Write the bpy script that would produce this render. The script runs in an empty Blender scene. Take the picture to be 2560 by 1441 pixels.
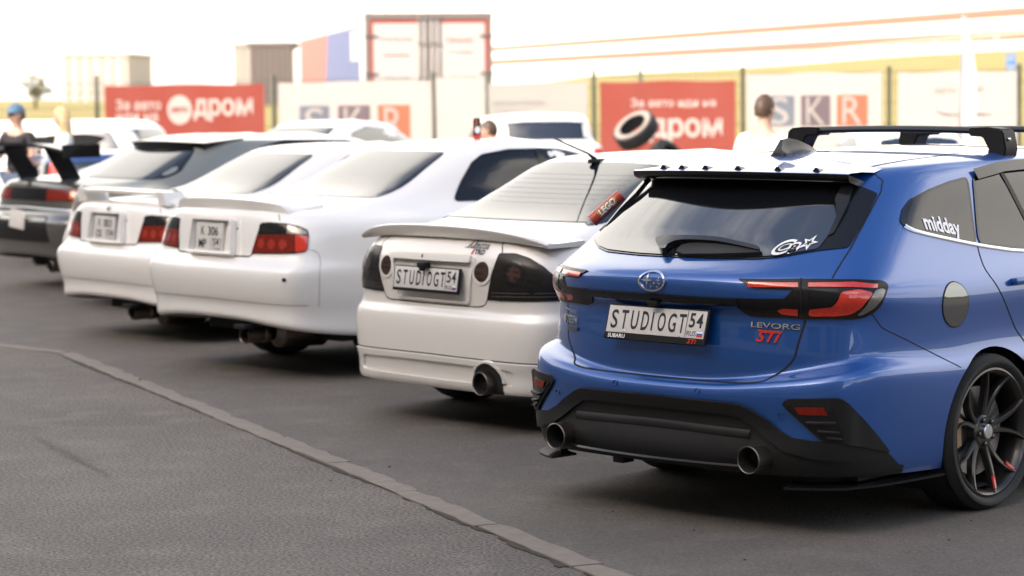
import bpy, bmesh, math, random
import numpy as np
from mathutils import Vector, Matrix
from mathutils.bvhtree import BVHTree
from mathutils.geometry import delaunay_2d_cdt

R = math.radians
random.seed(7)
SC = bpy.context.scene
COL = SC.collection

# ------------------------------------------------------------------ camera
CAM_POS = (6.391, -7.378, 1.741)
YAW, PITCH, ROLL = .772, .080, -.011
cam_d = bpy.data.cameras.new('camera')
cam = bpy.data.objects.new('camera', cam_d)
COL.objects.link(cam)
fw = Vector((-math.sin(YAW) * math.cos(PITCH), math.cos(YAW) * math.cos(PITCH), -math.sin(PITCH)))
rt = Vector((math.cos(YAW), math.sin(YAW), 0))
up = rt.cross(fw)
r2 = rt * math.cos(ROLL) + up * math.sin(ROLL)
u2 = -rt * math.sin(ROLL) + up * math.cos(ROLL)
cm = Matrix((r2, u2, -fw)).transposed().to_4x4()
cm.translation = CAM_POS
cam.matrix_world = cm
cam_d.sensor_width = 36
cam_d.lens = 36 * 6044 / 2560
cam_d.clip_start = .1
cam_d.clip_end = 3000
cam_d.dof.use_dof = True
cam_d.dof.focus_distance = 9.75
cam_d.dof.aperture_fstop = 2.7
cam_d.dof.aperture_blades = 9
SC.camera = cam

# ------------------------------------------------------------------ sky, sun, exposure
CLOUD_LOW, CLOUD_HIGH = 5.5, 7.5
SUN_EL, SUN_AZ = R(31), R(184)         # hazy sun behind the photographer, azimuth measured from +Y towards +X
w = bpy.data.worlds.new('World')
SC.world = w
w.use_nodes = True
nt = w.node_tree
nt.nodes.clear()
def _n(t, **k):
    x = nt.nodes.new(t)
    for a, b in k.items():
        setattr(x, a, b)
    return x
def _rng(f0, f1, t0, t1, src, smooth=False):
    x = _n('ShaderNodeMapRange')
    if smooth: x.interpolation_type = 'SMOOTHSTEP'
    for k_, v_ in (('From Min', f0), ('From Max', f1), ('To Min', t0), ('To Max', t1)):
        x.inputs[k_].default_value = v_
    nt.links.new(src, x.inputs['Value'])
    return x.outputs[0]
def _math(op, a, b):
    x = _n('ShaderNodeMath', operation=op)
    for i_, v_ in enumerate((a, b)):
        if isinstance(v_, (int, float)): x.inputs[i_].default_value = v_
        else: nt.links.new(v_, x.inputs[i_])
    return x.outputs[0]
out = _n('ShaderNodeOutputWorld')
bg = _n('ShaderNodeBackground')
sky = _n('ShaderNodeTexSky', sky_type='NISHITA')
sky.sun_disc = False
sky.sun_elevation = SUN_EL
sky.sun_rotation = SUN_AZ
sky.altitude = 150
sky.air_density = .8
sky.dust_density = 5.0
sky.ozone_density = .7
# fair-weather clouds on a flat ceiling, closing up towards the horizon
tc = _n('ShaderNodeTexCoord')
sep = _n('ShaderNodeSeparateXYZ')
nt.links.new(tc.outputs['Generated'], sep.inputs[0])
zz = _math('MAXIMUM', sep.outputs['Z'], 0.)
za = _math('ADD', zz, .10)
cmb = _n('ShaderNodeCombineXYZ')
nt.links.new(_math('DIVIDE', sep.outputs['X'], za), cmb.inputs[0])
nt.links.new(_math('DIVIDE', sep.outputs['Y'], za), cmb.inputs[1])
cn = _n('ShaderNodeTexNoise')
cn.inputs['Scale'].default_value = .85; cn.inputs['Detail'].default_value = 8; cn.inputs['Roughness'].default_value = .56
nt.links.new(cmb.outputs[0], cn.inputs['Vector'])
low = _rng(.01, .15, .30, -.04, zz)
# a bank of bright cloud fills the half of the sky in view; the sky to the right and behind stays broken
fdot = _n('ShaderNodeVectorMath', operation='DOT_PRODUCT'); fdot.inputs[1].default_value = (-.62, .70, .35)
nt.links.new(tc.outputs['Generated'], fdot.inputs[0])
bank_ = _math('MULTIPLY', _rng(-.2, .5, .0, .36, fdot.outputs['Value'], True), _rng(.20, .76, 1., 0., zz, True))
cover = _rng(.47, .66, 0., 1., _math('ADD', _math('ADD', cn.outputs['Fac'], low), bank_), True)
lum = _rng(.0, .6, CLOUD_LOW, CLOUD_HIGH, zz)
cc = _n('ShaderNodeVectorMath', operation='SCALE'); cc.inputs[0].default_value = (1.0, .95, .88)
nt.links.new(lum, cc.inputs['Scale'])
mx = _n('ShaderNodeMix', data_type='RGBA')
nt.links.new(cover, mx.inputs['Factor'])
nt.links.new(sky.outputs[0], mx.inputs['A']); nt.links.new(cc.outputs[0], mx.inputs['B'])
nt.links.new(mx.outputs['Result'], bg.inputs['Color'])
bg.inputs['Strength'].default_value = .15
nt.links.new(bg.outputs[0], out.inputs[0])
sdir = (math.sin(SUN_AZ) * math.cos(SUN_EL), math.cos(SUN_AZ) * math.cos(SUN_EL), math.sin(SUN_EL))

sun_d = bpy.data.lights.new('sun', 'SUN')
sun_d.energy = 2.0
sun_d.angle = R(.8)
sun_d.color = (1, .955, .89)
sun = bpy.data.objects.new('sun', sun_d)
COL.objects.link(sun)
sun.rotation_euler = (-Vector(sdir)).to_track_quat('-Z', 'Y').to_euler()
sun.location = (0, 0, 30)

vs = SC.view_settings
SC.display_settings.display_device = 'sRGB'
vs.view_transform = 'Standard'
vs.look = 'None'
vs.exposure = 1.55
vs.gamma = 1
vs.use_curve_mapping = False
SC.cycles.use_denoising = True
SC.cycles.max_bounces = 6
SC.cycles.glossy_bounces = 4
SC.cycles.sample_clamp_indirect = 8
SC.cycles.caustics_reflective = False
SC.cycles.caustics_refractive = False

# ------------------------------------------------------------------ materials
MATS = {}
def mat(name, col, rough=.5, metal=0., coat=0., coat_rough=.03, var=.06, scale=40, bump=0., spec=.5, bscale=None, ior=1.5, trans=0., lo=None, detail=3):
    """Principled surface with procedural colour variation and relief."""
    if name in MATS:
        return MATS[name]
    m = bpy.data.materials.new(name)
    m.use_nodes = True
    t = m.node_tree
    b = t.nodes['Principled BSDF']
    tcn = t.nodes.new('ShaderNodeTexCoord')
    nz = t.nodes.new('ShaderNodeTexNoise')
    nz.inputs['Scale'].default_value = scale
    nz.inputs['Detail'].default_value = detail
    t.links.new(tcn.outputs['Object'], nz.inputs['Vector'])
    mixn = t.nodes.new('ShaderNodeMix'); mixn.data_type = 'RGBA'
    c2 = lo if lo else tuple(c * (1 - var) for c in col)
    mixn.inputs['A'].default_value = (*c2, 1)
    mixn.inputs['B'].default_value = (*[min(1, c * (1 + var)) for c in col], 1)
    t.links.new(nz.outputs['Fac'], mixn.inputs['Factor'])
    t.links.new(mixn.outputs['Result'], b.inputs['Base Color'])
    b.inputs['Roughness'].default_value = rough
    b.inputs['Metallic'].default_value = metal
    b.inputs['Coat Weight'].default_value = coat
    b.inputs['Coat Roughness'].default_value = coat_rough
    b.inputs['Coat IOR'].default_value = 1.6 if coat > .95 else 1.5
    b.inputs['Specular IOR Level'].default_value = spec
    b.inputs['IOR'].default_value = ior
    if bump:
        bp = t.nodes.new('ShaderNodeBump')
        bp.inputs['Strength'].default_value = bump
        bp.inputs['Distance'].default_value = .004
        n2 = t.nodes.new('ShaderNodeTexNoise')
        n2.inputs['Scale'].default_value = bscale or scale * 3
        n2.inputs['Detail'].default_value = 4
        t.links.new(tcn.outputs['Object'], n2.inputs['Vector'])
        t.links.new(n2.outputs['Fac'], bp.inputs['Height'])
        t.links.new(bp.outputs[0], b.inputs['Normal'])
    if trans:
        tr = t.nodes.new('ShaderNodeBsdfTranslucent')
        t.links.new(mixn.outputs['Result'], tr.inputs['Color'])
        ms = t.nodes.new('ShaderNodeMixShader')
        ms.inputs[0].default_value = trans
        t.links.new(b.outputs[0], ms.inputs[1]); t.links.new(tr.outputs[0], ms.inputs[2])
        t.links.new(ms.outputs[0], t.nodes['Material Output'].inputs[0])
    MATS[name] = m
    return m

# ------------------------------------------------------------------ objects
def link(o, parent=None):
    COL.objects.link(o)
    if parent:
        o.parent = parent
    return o
def tag(o, label=None, cat=None, group=None, kind=None):
    if label: o['label'] = label
    if cat: o['category'] = cat
    if group: o['group'] = group
    if kind: o['kind'] = kind
    return o
def thing(name, label, cat, loc=(0, 0, 0), rz=0, group=None):
    o = bpy.data.objects.new(name, None)
    o.empty_display_size = .2
    link(o)
    o.location = loc
    o.rotation_euler = (0, 0, rz)
    return tag(o, label, cat, group)
def mesh_obj(name, verts, faces, m, parent=None, smooth=False, nrm=None):
    me = bpy.data.meshes.new(name)
    me.from_pydata([tuple(v) for v in verts], [], [tuple(f) for f in faces])
    if m is not None:
        for x in (m if isinstance(m, (list, tuple)) else [m]):
            me.materials.append(x)
    if smooth:
        me.polygons.foreach_set('use_smooth', [True] * len(me.polygons))
    if nrm is not None:
        me.normals_split_custom_set_from_vertices([tuple(n) for n in nrm])
    me.update()
    return link(bpy.data.objects.new(name, me), parent)
def bm_obj(name, bm, m, parent=None, smooth=True, angle=35):
    me = bpy.data.meshes.new(name)
    if smooth:
        lim = math.radians(angle)
        for e in bm.edges:
            e.smooth = not (len(e.link_faces) == 2 and e.calc_face_angle(0) > lim)
        for f in bm.faces:
            f.smooth = True
    bm.to_mesh(me)
    bm.free()
    for x in (m if isinstance(m, (list, tuple)) else [m]):
        me.materials.append(x)
    return link(bpy.data.objects.new(name, me), parent)
def box(bm, x0, x1, y0, y1, z0, z1, bev=0., M=None, seg=2):
    r = bmesh.ops.create_cube(bm, size=1)
    vs_ = r['verts']
    for v in vs_:
        v.co = Vector(((x0 + x1) / 2 + v.co.x * (x1 - x0), (y0 + y1) / 2 + v.co.y * (y1 - y0), (z0 + z1) / 2 + v.co.z * (z1 - z0)))
    if bev:
        es = list({e for v in vs_ for e in v.link_edges})
        rr = bmesh.ops.bevel(bm, geom=es, offset=bev, segments=seg, profile=.6, affect='EDGES')
        vs_ = list({v for f in rr['faces'] for v in f.verts} | {v for v in vs_ if v.is_valid})
    if M is not None:
        bmesh.ops.transform(bm, matrix=M, verts=[v for v in vs_ if v.is_valid])
    return vs_
def tube(bm, pts, rad, n=10, cap=True):
    """round bar through pts; rad a number or one per point"""
    pts = [Vector(p) for p in pts]
    rads = rad if isinstance(rad, (list, tuple)) else [rad] * len(pts)
    rings = []
    ref = None
    for i, p in enumerate(pts):
        d = (pts[min(i + 1, len(pts) - 1)] - pts[max(i - 1, 0)]).normalized()
        if ref is None:
            ref = Vector((0, 0, 1)) if abs(d.z) < .9 else Vector((1, 0, 0))
        a = (ref - d * ref.dot(d)).normalized()
        ref = a
        b = d.cross(a)
        rings.append([bm.verts.new(p + (a * math.cos(t) + b * math.sin(t)) * rads[i]) for t in [2 * math.pi * k / n for k in range(n)]])
    for A, B in zip(rings, rings[1:]):
        for k in range(n):
            bm.faces.new((A[k], A[(k + 1) % n], B[(k + 1) % n], B[k]))
    if cap:
        bm.faces.new(list(reversed(rings[0])))
        bm.faces.new(rings[-1])
    return rings
def lathe(bm, prof, axis='x', n=48, M=None, close=False):
    """prof: list of (along axis, radius)"""
    rings = []
    for a, r in prof:
        ring = []
        for k in range(n):
            t = 2 * math.pi * k / n
            c, s = math.cos(t) * r, math.sin(t) * r
            p = {'x': (a, c, s), 'y': (c, a, s), 'z': (c, s, a)}[axis]
            p = Vector(p)
            ring.append(bm.verts.new(M @ p if M else p))
        rings.append(ring)
    prs = list(zip(rings, rings[1:]))
    if close:
        prs.append((rings[-1], rings[0]))
    for A, B in prs:
        for k in range(n):
            bm.faces.new((A[k], A[(k + 1) % n], B[(k + 1) % n], B[k]))
    return rings
def text_geo(s, size=1., xs=1., shear=0., bold=0., extr=0., align='CENTER', spacing=1.):
    """flat lettering as (verts, faces) in its own XY plane"""
    cu = bpy.data.curves.new('lettering', 'FONT')
    cu.body = s
    cu.size = size
    cu.shear = shear
    cu.offset = bold
    cu.extrude = extr
    cu.space_character = spacing
    cu.align_x = align
    cu.align_y = 'CENTER'
    cu.resolution_u = 4
    o = bpy.data.objects.new('lettering', cu)
    me = bpy.data.meshes.new_from_object(o)
    v = [(p.co.x * xs, p.co.y, p.co.z) for p in me.vertices]
    f = [tuple(p.vertices) for p in me.polygons]
    bpy.data.objects.remove(o)
    bpy.data.curves.remove(cu)
    bpy.data.meshes.remove(me)
    return v, f
def split_words(v, f):
    """group the letters of a line into words by the gaps between them"""
    par = list(range(len(v)))
    def root(i):
        while par[i] != i:
            par[i] = par[par[i]]; i = par[i]
        return i
    for q in f:
        for i in q[1:]: par[root(i)] = root(q[0])
    comp = {}
    for i in range(len(v)): comp.setdefault(root(i), []).append(i)
    L = sorted(((min(v[i][0] for i in c), max(v[i][0] for i in c), c) for c in comp.values()), key=lambda t: t[0])
    if not L: return []
    hgt = max(p[1] for p in v) - min(p[1] for p in v)
    G = [[L[0][1], list(L[0][2])]]
    for a, b, c in L[1:]:
        if a - G[-1][0] > .16 * hgt: G.append([b, list(c)])
        else: G[-1][0] = max(G[-1][0], b); G[-1][1] += c
    out_ = []
    for _, ids in G:
        mp = {u: i for i, u in enumerate(ids)}
        out_.append(([v[i] for i in ids], [tuple(mp[i] for i in q) for q in f if q[0] in mp]))
    return out_
def fit_text(s, w_, h_, **k):
    """lettering scaled to an exact width and height, centred on the origin"""
    v, f = text_geo(s, **k)
    a = np.array(v)
    if len(a) == 0:
        return [], []
    lo, hi = a.min(0), a.max(0)
    a[:, 0] = (a[:, 0] - (lo[0] + hi[0]) / 2) * (w_ / max(1e-6, hi[0] - lo[0]))
    a[:, 1] = (a[:, 1] - (lo[1] + hi[1]) / 2) * (h_ / max(1e-6, hi[1] - lo[1]))
    return a.tolist(), f
# ------------------------------------------------------------------ car skin: one smooth spline surface through a grid of feature lines
def _basis(n, params):
    """uniform cubic B-spline weights on n points with one phantom point at each end"""
    B = np.zeros((len(params), n + 2))
    for r, t in enumerate(params):
        i = min(int(t), n - 2)
        s = t - i
        B[r, i:i + 4] += [(1 - s) ** 3 / 6, (3 * s ** 3 - 6 * s * s + 4) / 6, (-3 * s ** 3 + 3 * s * s + 3 * s + 1) / 6, s ** 3 / 6]
    return B
def _params(n, sub):
    p = []
    for i in range(n - 1):
        k = sub[i] if isinstance(sub, (list, tuple)) else sub
        p += [i + j / k for j in range(k)]
    return p + [n - 1.]
class Skin:
    def __init__(s, rows, usub, vsub):
        G = np.array(rows, float)                         # rows x cols x 3, half car with x >= 0
        mir = np.array([-1, 1, 1.])
        # columns: both ends lie on the centre plane
        G = np.concatenate([G[:, 1:2] * mir, G, G[:, -2:-1] * mir], 1)
        # rows: bottom runs straight on, top meets its own mirror image
        G = np.concatenate([2 * G[0:1] - G[1:2], G, G[-2:-1] * mir], 0)
        nr, nc = G.shape[0] - 2, G.shape[1] - 2
        U = _basis(nc, _params(nc, usub)); V = _basis(nr, _params(nr, vsub))
        P = np.einsum('ri,ijk->rjk', V, G)
        P = np.einsum('cj,rjk->rck', U, P)
        s.up, s.vp = _params(nc, usub), _params(nr, vsub)
        P[:, 0, 0] = 0; P[:, -1, 0] = 0; P[-1, :, 0] = 0
        s.P = P
        h, wd = P.shape[:2]
        du = np.gradient(P, axis=1); dv = np.gradient(P, axis=0)
        N = np.cross(du, dv)
        l = np.linalg.norm(N, axis=2, keepdims=True); l[l < 1e-9] = 1
        N /= l
        N[:, 0, 0] = 0; N[:, -1, 0] = 0
        l = np.linalg.norm(N, axis=2, keepdims=True); l[l < 1e-9] = 1
        N /= l
        if N[h // 2, wd // 2, 0] < 0:
            N = -N; s.flip = True
        else:
            s.flip = False
        s.N = N
        idx = np.arange(h * wd).reshape(h, wd)
        q = np.stack([idx[:-1, :-1], idx[:-1, 1:], idx[1:, 1:], idx[1:, :-1]], -1).reshape(-1, 4)
        if s.flip:
            q = q[:, ::-1]
        s.q = q
        v = P.reshape(-1, 3); n = N.reshape(-1, 3)
        # mirrored half
        k = len(v)
        vm, nm = v * mir, n * mir
        remap = np.arange(k) + k
        on = np.abs(v[:, 0]) < 1e-6
        remap[on] = np.arange(k)[on]
        s.v = np.concatenate([v, vm]); s.n = np.concatenate([n, nm])
        s.f = np.concatenate([q, remap[q][:, ::-1]])
        s.bvh = BVHTree.FromPolygons(s.v.tolist(), s.f.tolist())
    def hit(s, o, d):
        loc, nor, fi, dist = s.bvh.ray_cast(Vector(o), Vector(d))
        if loc is None:
            loc, nor, fi, dist = s.bvh.find_nearest(Vector(o) + Vector(d) * 4.5)
        ids = s.f[fi]
        dd = np.linalg.norm(s.v[ids] - np.array(loc), axis=1) + 1e-5
        w_ = 1 / dd
        n = (s.n[ids] * w_[:, None]).sum(0)
        n = Vector(n).normalized()
        if n.dot(nor) < 0:
            nor = -nor
        return loc, n
    def at(s, mode, a, b):
        if mode == 'rear':
            return s.hit((a, -5, b), (0, 1, 0))
        if mode == 'side':
            return s.hit((5, a, b), (-1, 0, 0))
        if mode == 'top':
            return s.hit((a, b, 5), (0, 0, -1))
        if mode == 'front':
            return s.hit((a, 9, b), (0, -1, 0))
        if mode == 'cyl':                                  # a = arc length (radius 1.2) from straight back towards the right side, b = height
            a /= 1.2
            return s.hit((5 * math.sin(a), 1.2 - 5 * math.cos(a), b), (-math.sin(a), math.cos(a), 0))

def dens(pts, step, closed=True):
    o = []
    n = len(pts)
    for i in range(n if closed else n - 1):
        a = np.array(pts[i], float); b = np.array(pts[(i + 1) % n], float)
        k = max(1, int(math.ceil(np.linalg.norm(b - a) / step)))
        o += [tuple(a + (b - a) * j / k) for j in range(k)]
    if not closed:
        o.append(tuple(pts[-1]))
    return o
def smooth_loop(pts, n=4, closed=True):
    """Catmull-Rom through the points"""
    o = []
    m = len(pts)
    P = [np.array(p, float) for p in pts]
    for i in range(m if closed else m - 1):
        if closed:
            a, b, c, d = P[i - 1], P[i], P[(i + 1) % m], P[(i + 2) % m]
        else:
            a, b, c, d = P[max(i - 1, 0)], P[i], P[i + 1], P[min(i + 2, m - 1)]
        for j in range(n):
            t = j / n
            o.append(tuple(.5 * (2 * b + (c - a) * t + (2 * a - 5 * b + 4 * c - d) * t * t + (3 * b - 3 * c + d - a) * t ** 3)))
    if not closed:
        o.append(tuple(P[-1]))
    return o
def rounded(pts, r, n=4):
    """cut each corner with a small arc; r one number or one per corner"""
    o = []
    m = len(pts)
    for i in range(m):
        p = np.array(pts[i], float); a = np.array(pts[i - 1], float); b = np.array(pts[(i + 1) % m], float)
        ri = r[i] if isinstance(r, (list, tuple)) else r
        da, db = a - p, b - p
        la, lb = np.linalg.norm(da), np.linalg.norm(db)
        ri = min(ri, la * .45, lb * .45)
        if ri <= 1e-5:
            o.append(tuple(p)); continue
        s0, s1 = p + da / la * ri, p + db / lb * ri
        for j in range(n + 1):
            t = j / n
            o.append(tuple((1 - t) ** 2 * s0 + 2 * t * (1 - t) * p + t * t * s1))
    return o
def pip(poly, X, Y):
    poly = np.array(poly); ins = np.zeros(len(X), bool)
    x0, y0 = poly[:, 0], poly[:, 1]; x1, y1 = np.roll(x0, -1), np.roll(y0, -1)
    for a, b, c, d in zip(x0, y0, x1, y1):
        if b == d:
            continue
        k = ((b > Y) != (d > Y)) & (X < (c - a) * (Y - b) / (d - b) + a)
        ins ^= k
    return ins
def fill2d(loops, res):
    L = [dens(l, res) for l in loops]
    pts = [p for l in L for p in l]
    edges = []
    k = 0
    for l in L:
        edges += [(k + i, k + (i + 1) % len(l)) for i in range(len(l))]
        k += len(l)
    A = np.array(L[0]); lo, hi = A.min(0), A.max(0)
    gx, gy = np.meshgrid(np.arange(lo[0] + res * .5, hi[0], res), np.arange(lo[1] + res * .5, hi[1], res))
    gx, gy = gx.ravel(), gy.ravel()
    if len(gx):
        ok = pip(L[0], gx, gy)
        for h in L[1:]:
            ok &= ~pip(h, gx, gy)
        allp = np.array(pts)
        gx, gy = gx[ok], gy[ok]
        if len(gx):
            dmin = np.array([np.min((allp[:, 0] - x) ** 2 + (allp[:, 1] - y) ** 2) for x, y in zip(gx, gy)])
            kk = dmin > (res * .4) ** 2
            pts = pts + list(zip(gx[kk], gy[kk]))
    r = delaunay_2d_cdt([Vector(p) for p in pts], edges, [], 0, 1e-7)
    V = [(p.x, p.y) for p in r[0]]
    F = [tuple(f) for f in r[2]]
    c = np.array([np.mean([V[i] for i in f], 0) for f in F])
    ok = pip(L[0], c[:, 0], c[:, 1])
    for h in L[1:]:
        ok &= ~pip(h, c[:, 0], c[:, 1])
    F = [f for f, k in zip(F, ok) if k]
    used = sorted({i for f in F for i in f}); mp = {u: i for i, u in enumerate(used)}
    return [V[u] for u in used], [tuple(mp[i] for i in f) for f in F]
def boundary(F):
    cnt = {}
    for f in F:
        for i in range(len(f)):
            a, b = f[i], f[(i + 1) % len(f)]
            cnt[(a, b)] = 1
    return [(a, b) for a, b in cnt if (b, a) not in cnt]
def panel(sk, name, loops, mode, m, parent, off=.003, res=.03, skirt=.006, mirror=False, lip=None, flat=False):
    """sheet that follows the skin inside a drawn outline, standing `off` proud with its rim turned in; mirror gives the other side"""
    if not isinstance(loops[0][0], (list, tuple, np.ndarray)):
        loops = [loops]
    V2, F = fill2d(loops, res)
    P, N = [], []
    for a, b in V2:
        p, n = sk.at(mode, a, b)
        P.append(p + n * (off(a, b) if callable(off) else off)); N.append(n)
    # orient to the surface
    f = F[0]
    nn = (P[f[1]] - P[f[0]]).cross(P[f[2]] - P[f[0]])
    if nn.dot(N[f[0]]) < 0:
        F = [t[::-1] for t in F]
    if callable(off):
        NN = [Vector() for _ in P]
        for t in F:
            x = (P[t[1]] - P[t[0]]).cross(P[t[2]] - P[t[0]])
            for i in t: NN[i] += x
        N = [x.normalized() for x in NN]
    if skirt:
        k = len(P)
        for a, b in boundary(F):
            j = len(P)
            side = (P[b] - P[a]).cross(N[a]).normalized()
            P += [P[a].copy(), P[b].copy(), P[b] - N[b] * skirt, P[a] - N[a] * skirt]
            N += [side, side, side, side]
            F.append((j + 1, j, j + 3, j + 2))
    o = mesh_obj(name, P, F, m, parent, True, N)
    if mirror:
        return o, mirror_copy(o)
    return o
def mirror_copy(o):
    me = o.data
    v = [(-p.co.x, p.co.y, p.co.z) for p in me.vertices]
    f = [tuple(reversed(p.vertices)) for p in me.polygons]
    nr = np.zeros((len(me.vertices), 3))
    for lp, cn_ in zip(me.loops, me.corner_normals):
        nr[lp.vertex_index] = cn_.vector
    nr[:, 0] *= -1
    q = mesh_obj(o.name.split('.')[0], v, f, list(me.materials), o.parent, True, nr)
    q.data.polygons.foreach_set('material_index', [p.material_index for p in me.polygons])
    q.location = (-o.location.x, o.location.y, o.location.z)
    return q
def ribbon(sk, name, pts, mode, width, m, parent, off=.002, step=.03, closed=False, mirror=False, dome=0.):
    pl = dens(pts, step, closed)
    H = [sk.at(mode, a, b) for a, b in pl]
    n = len(H)
    P, N, F = [], [], []
    for i, (p, nn) in enumerate(H):
        a = H[i - 1][0] if (i or closed) else p
        b = H[(i + 1) % n][0] if (i < n - 1 or closed) else p
        t = (b - a).normalized()
        s_ = t.cross(nn).normalized()
        wd = width(i / max(1, n - 1)) if callable(width) else width
        if dome:
            P += [p + s_ * wd / 2 - nn * .002, p + s_ * wd * .25 + nn * (off + dome), p - s_ * wd * .25 + nn * (off + dome), p - s_ * wd / 2 - nn * .002]
            N += [(nn + s_).normalized(), (nn + s_ * .3).normalized(), (nn - s_ * .3).normalized(), (nn - s_).normalized()]
        else:
            P += [p + s_ * wd / 2 + nn * off, p - s_ * wd / 2 + nn * off]
            N += [nn, nn]
    k = 4 if dome else 2
    for i in range(n if closed else n - 1):
        a, b = i * k, ((i + 1) % n) * k
        for j in range(k - 1):
            F.append((a + j, b + j, b + j + 1, a + j + 1))
    f = F[0]
    if (P[f[1]] - P[f[0]]).cross(P[f[2]] - P[f[0]]).dot(N[f[0]]) < 0:
        F = [t[::-1] for t in F]
    o = mesh_obj(name, P, F, m, parent, True, N)
    if mirror:
        return o, mirror_copy(o)
    return o
def skin_text(sk, name, s, mode, cx, cy, w_, h_, m, parent, off=.006, rot=0., mir=False, **k):
    v, f = fit_text(s, w_, h_, **k)
    c, sn = math.cos(rot), math.sin(rot)
    P = []
    for x, y, z in v:
        a, b = cx + x * c - y * sn, cy + x * sn + y * c
        p, n = sk.at(mode, a, b)
        P.append(p + n * (off + z * .12))
    if not P:
        return None
    return mesh_obj(name, P, f, m, parent)
def skin_shape(sk, name, loop, mode, m, parent, off=.006, res=.05):
    return panel(sk, name, loop, mode, m, parent, off=off, res=res, skirt=.003)

def sym(half):
    """closed outline from a right-hand half drawn bottom centre -> top centre"""
    h = [p for p in half if p[0] > .01]
    return h + [(-a, b) for a, b in reversed(h)]
def star(cx, cz, a, b, k=.2):
    """four-pointed star"""
    o = []
    for i in range(8):
        t = math.pi / 4 * i
        q = 1 if i % 2 == 0 else k
        o.append((cx + a * q * math.cos(t), cz + b * q * math.sin(t)))
    return o
def ellipse(cx, cz, a, b, n=28):
    return [(cx + a * math.cos(2 * math.pi * i / n), cz + b * math.sin(2 * math.pi * i / n)) for i in range(n)]
def region(poly, mode, gate=None):
    """signed distance of body points to an outline drawn in rear (|x|, z), side (y, z) view"""
    Q = np.array(poly, float)
    def fn(A):
        X = np.abs(A[:, 0]) if mode == 'rear' else A[:, 1]
        Y = A[:, 2]
        d = np.full(len(A), 9.)
        for a, b in zip(Q, np.roll(Q, -1, 0)):
            ab = b - a
            t = np.clip(((X - a[0]) * ab[0] + (Y - a[1]) * ab[1]) / (ab @ ab), 0, 1)
            d = np.minimum(d, np.hypot(X - a[0] - t * ab[0], Y - a[1] - t * ab[1]))
        d = np.where(pip(Q, X, Y), -d, d)
        if gate is not None:
            d = np.where(gate(A), d, np.abs(d) + 1e-3)
        return d
    return fn
def implicit_cut(bm, fn):
    """split the faces of bm along fn(co) = 0"""
    bm.verts.ensure_lookup_table()
    arr = fn(np.array([v.co[:] for v in bm.verts]))
    val = dict(zip(bm.verts, arr.tolist()))
    f1 = lambda co: float(fn(np.array([co[:]]))[0])
    new = set()
    for e in list(bm.edges):
        a, b = e.verts
        fa, fb = val[a], val[b]
        if fa * fb < 0:
            lo, hi, A, B = 0., 1., a.co.copy(), b.co.copy()
            for _ in range(12):
                t = (lo + hi) / 2
                if (f1(A.lerp(B, t)) > 0) == (fa > 0):
                    lo = t
                else:
                    hi = t
            t = min(.98, max(.02, (lo + hi) / 2))
            _, nv = bmesh.utils.edge_split(e, a, t)
            val[nv] = 0.
            new.add(nv)
    for f in list(bm.faces):
        nv = [v for v in f.verts if v in new]
        if len(nv) == 2:
            a, b = nv
            if not any(b in e.verts for e in a.link_edges):
                try:
                    bmesh.utils.face_split(f, a, b)
                except ValueError:
                    pass
def body_parts(sk, arches, parts, paint, parent, names):
    """cut the wheel openings out of the skin and part it along its shut lines.
    arches: (y, z, radius); parts: list of (name, fn, box) where fn(co) < 0 inside the piece"""
    bm = bmesh.new()
    nl = bm.verts.layers.float_vector.new('nrm')
    vs_ = [bm.verts.new(p) for p in sk.v.tolist()]
    used = set(sk.f.ravel().tolist())
    for v, n in zip(vs_, sk.n):
        v[nl] = n
    for q in sk.f.tolist():
        q2 = []
        for i in q:
            if not q2 or (vs_[i].co - q2[-1].co).length > 1e-7:
                q2.append(vs_[i])
        if len(q2) > 2 and (q2[0].co - q2[-1].co).length < 1e-7:
            q2.pop()
        if len(set(q2)) > 2:
            try:
                bm.faces.new(q2)
            except ValueError:
                pass
    for v in [v for v in bm.verts if not v.link_faces]:
        bm.verts.remove(v)
    def arch_fn(A):
        d = np.full(len(A), 9.)
        for y, z, r in arches:
            d = np.minimum(d, np.where(np.abs(A[:, 0]) > .45, np.hypot(A[:, 1] - y, A[:, 2] - z) - r, 9.))
        return d
    def inside(fn):
        fs = list(bm.faces)
        c = np.array([f.calc_center_median()[:] for f in fs])
        return [f for f, k in zip(fs, fn(c) < 0) if k]
    implicit_cut(bm, arch_fn)
    kill = inside(arch_fn)
    bmesh.ops.delete(bm, geom=kill, context='FACES')
    tagl = bm.faces.layers.int.new('part')
    for k, (nm, fn) in enumerate(parts):
        implicit_cut(bm, fn)
        for f in inside(fn):
            if f[tagl] == 0:
                f[tagl] = k + 1
    bm.normal_update()
    bm.verts.ensure_lookup_table(); bm.faces.ensure_lookup_table()
    objs = []
    for k in range(len(parts) + 1):
        F = [f for f in bm.faces if f[tagl] == k]
        if not F:
            continue
        ids = {}
        V, NN, FF = [], [], []
        for f in F:
            t = []
            for v in f.verts:
                if v not in ids:
                    ids[v] = len(V)
                    V.append(v.co.copy())
                    n = Vector(v[nl])
                    if n.length < .5:
                        n = Vector()
                        for g in v.link_faces:
                            n += g.normal
                    NN.append(n.normalized())
                t.append(ids[v])
            FF.append(t)
        objs.append(mesh_obj(names[k], V, FF, paint, parent, True, NN))
    bm.free()
    return objs
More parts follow.
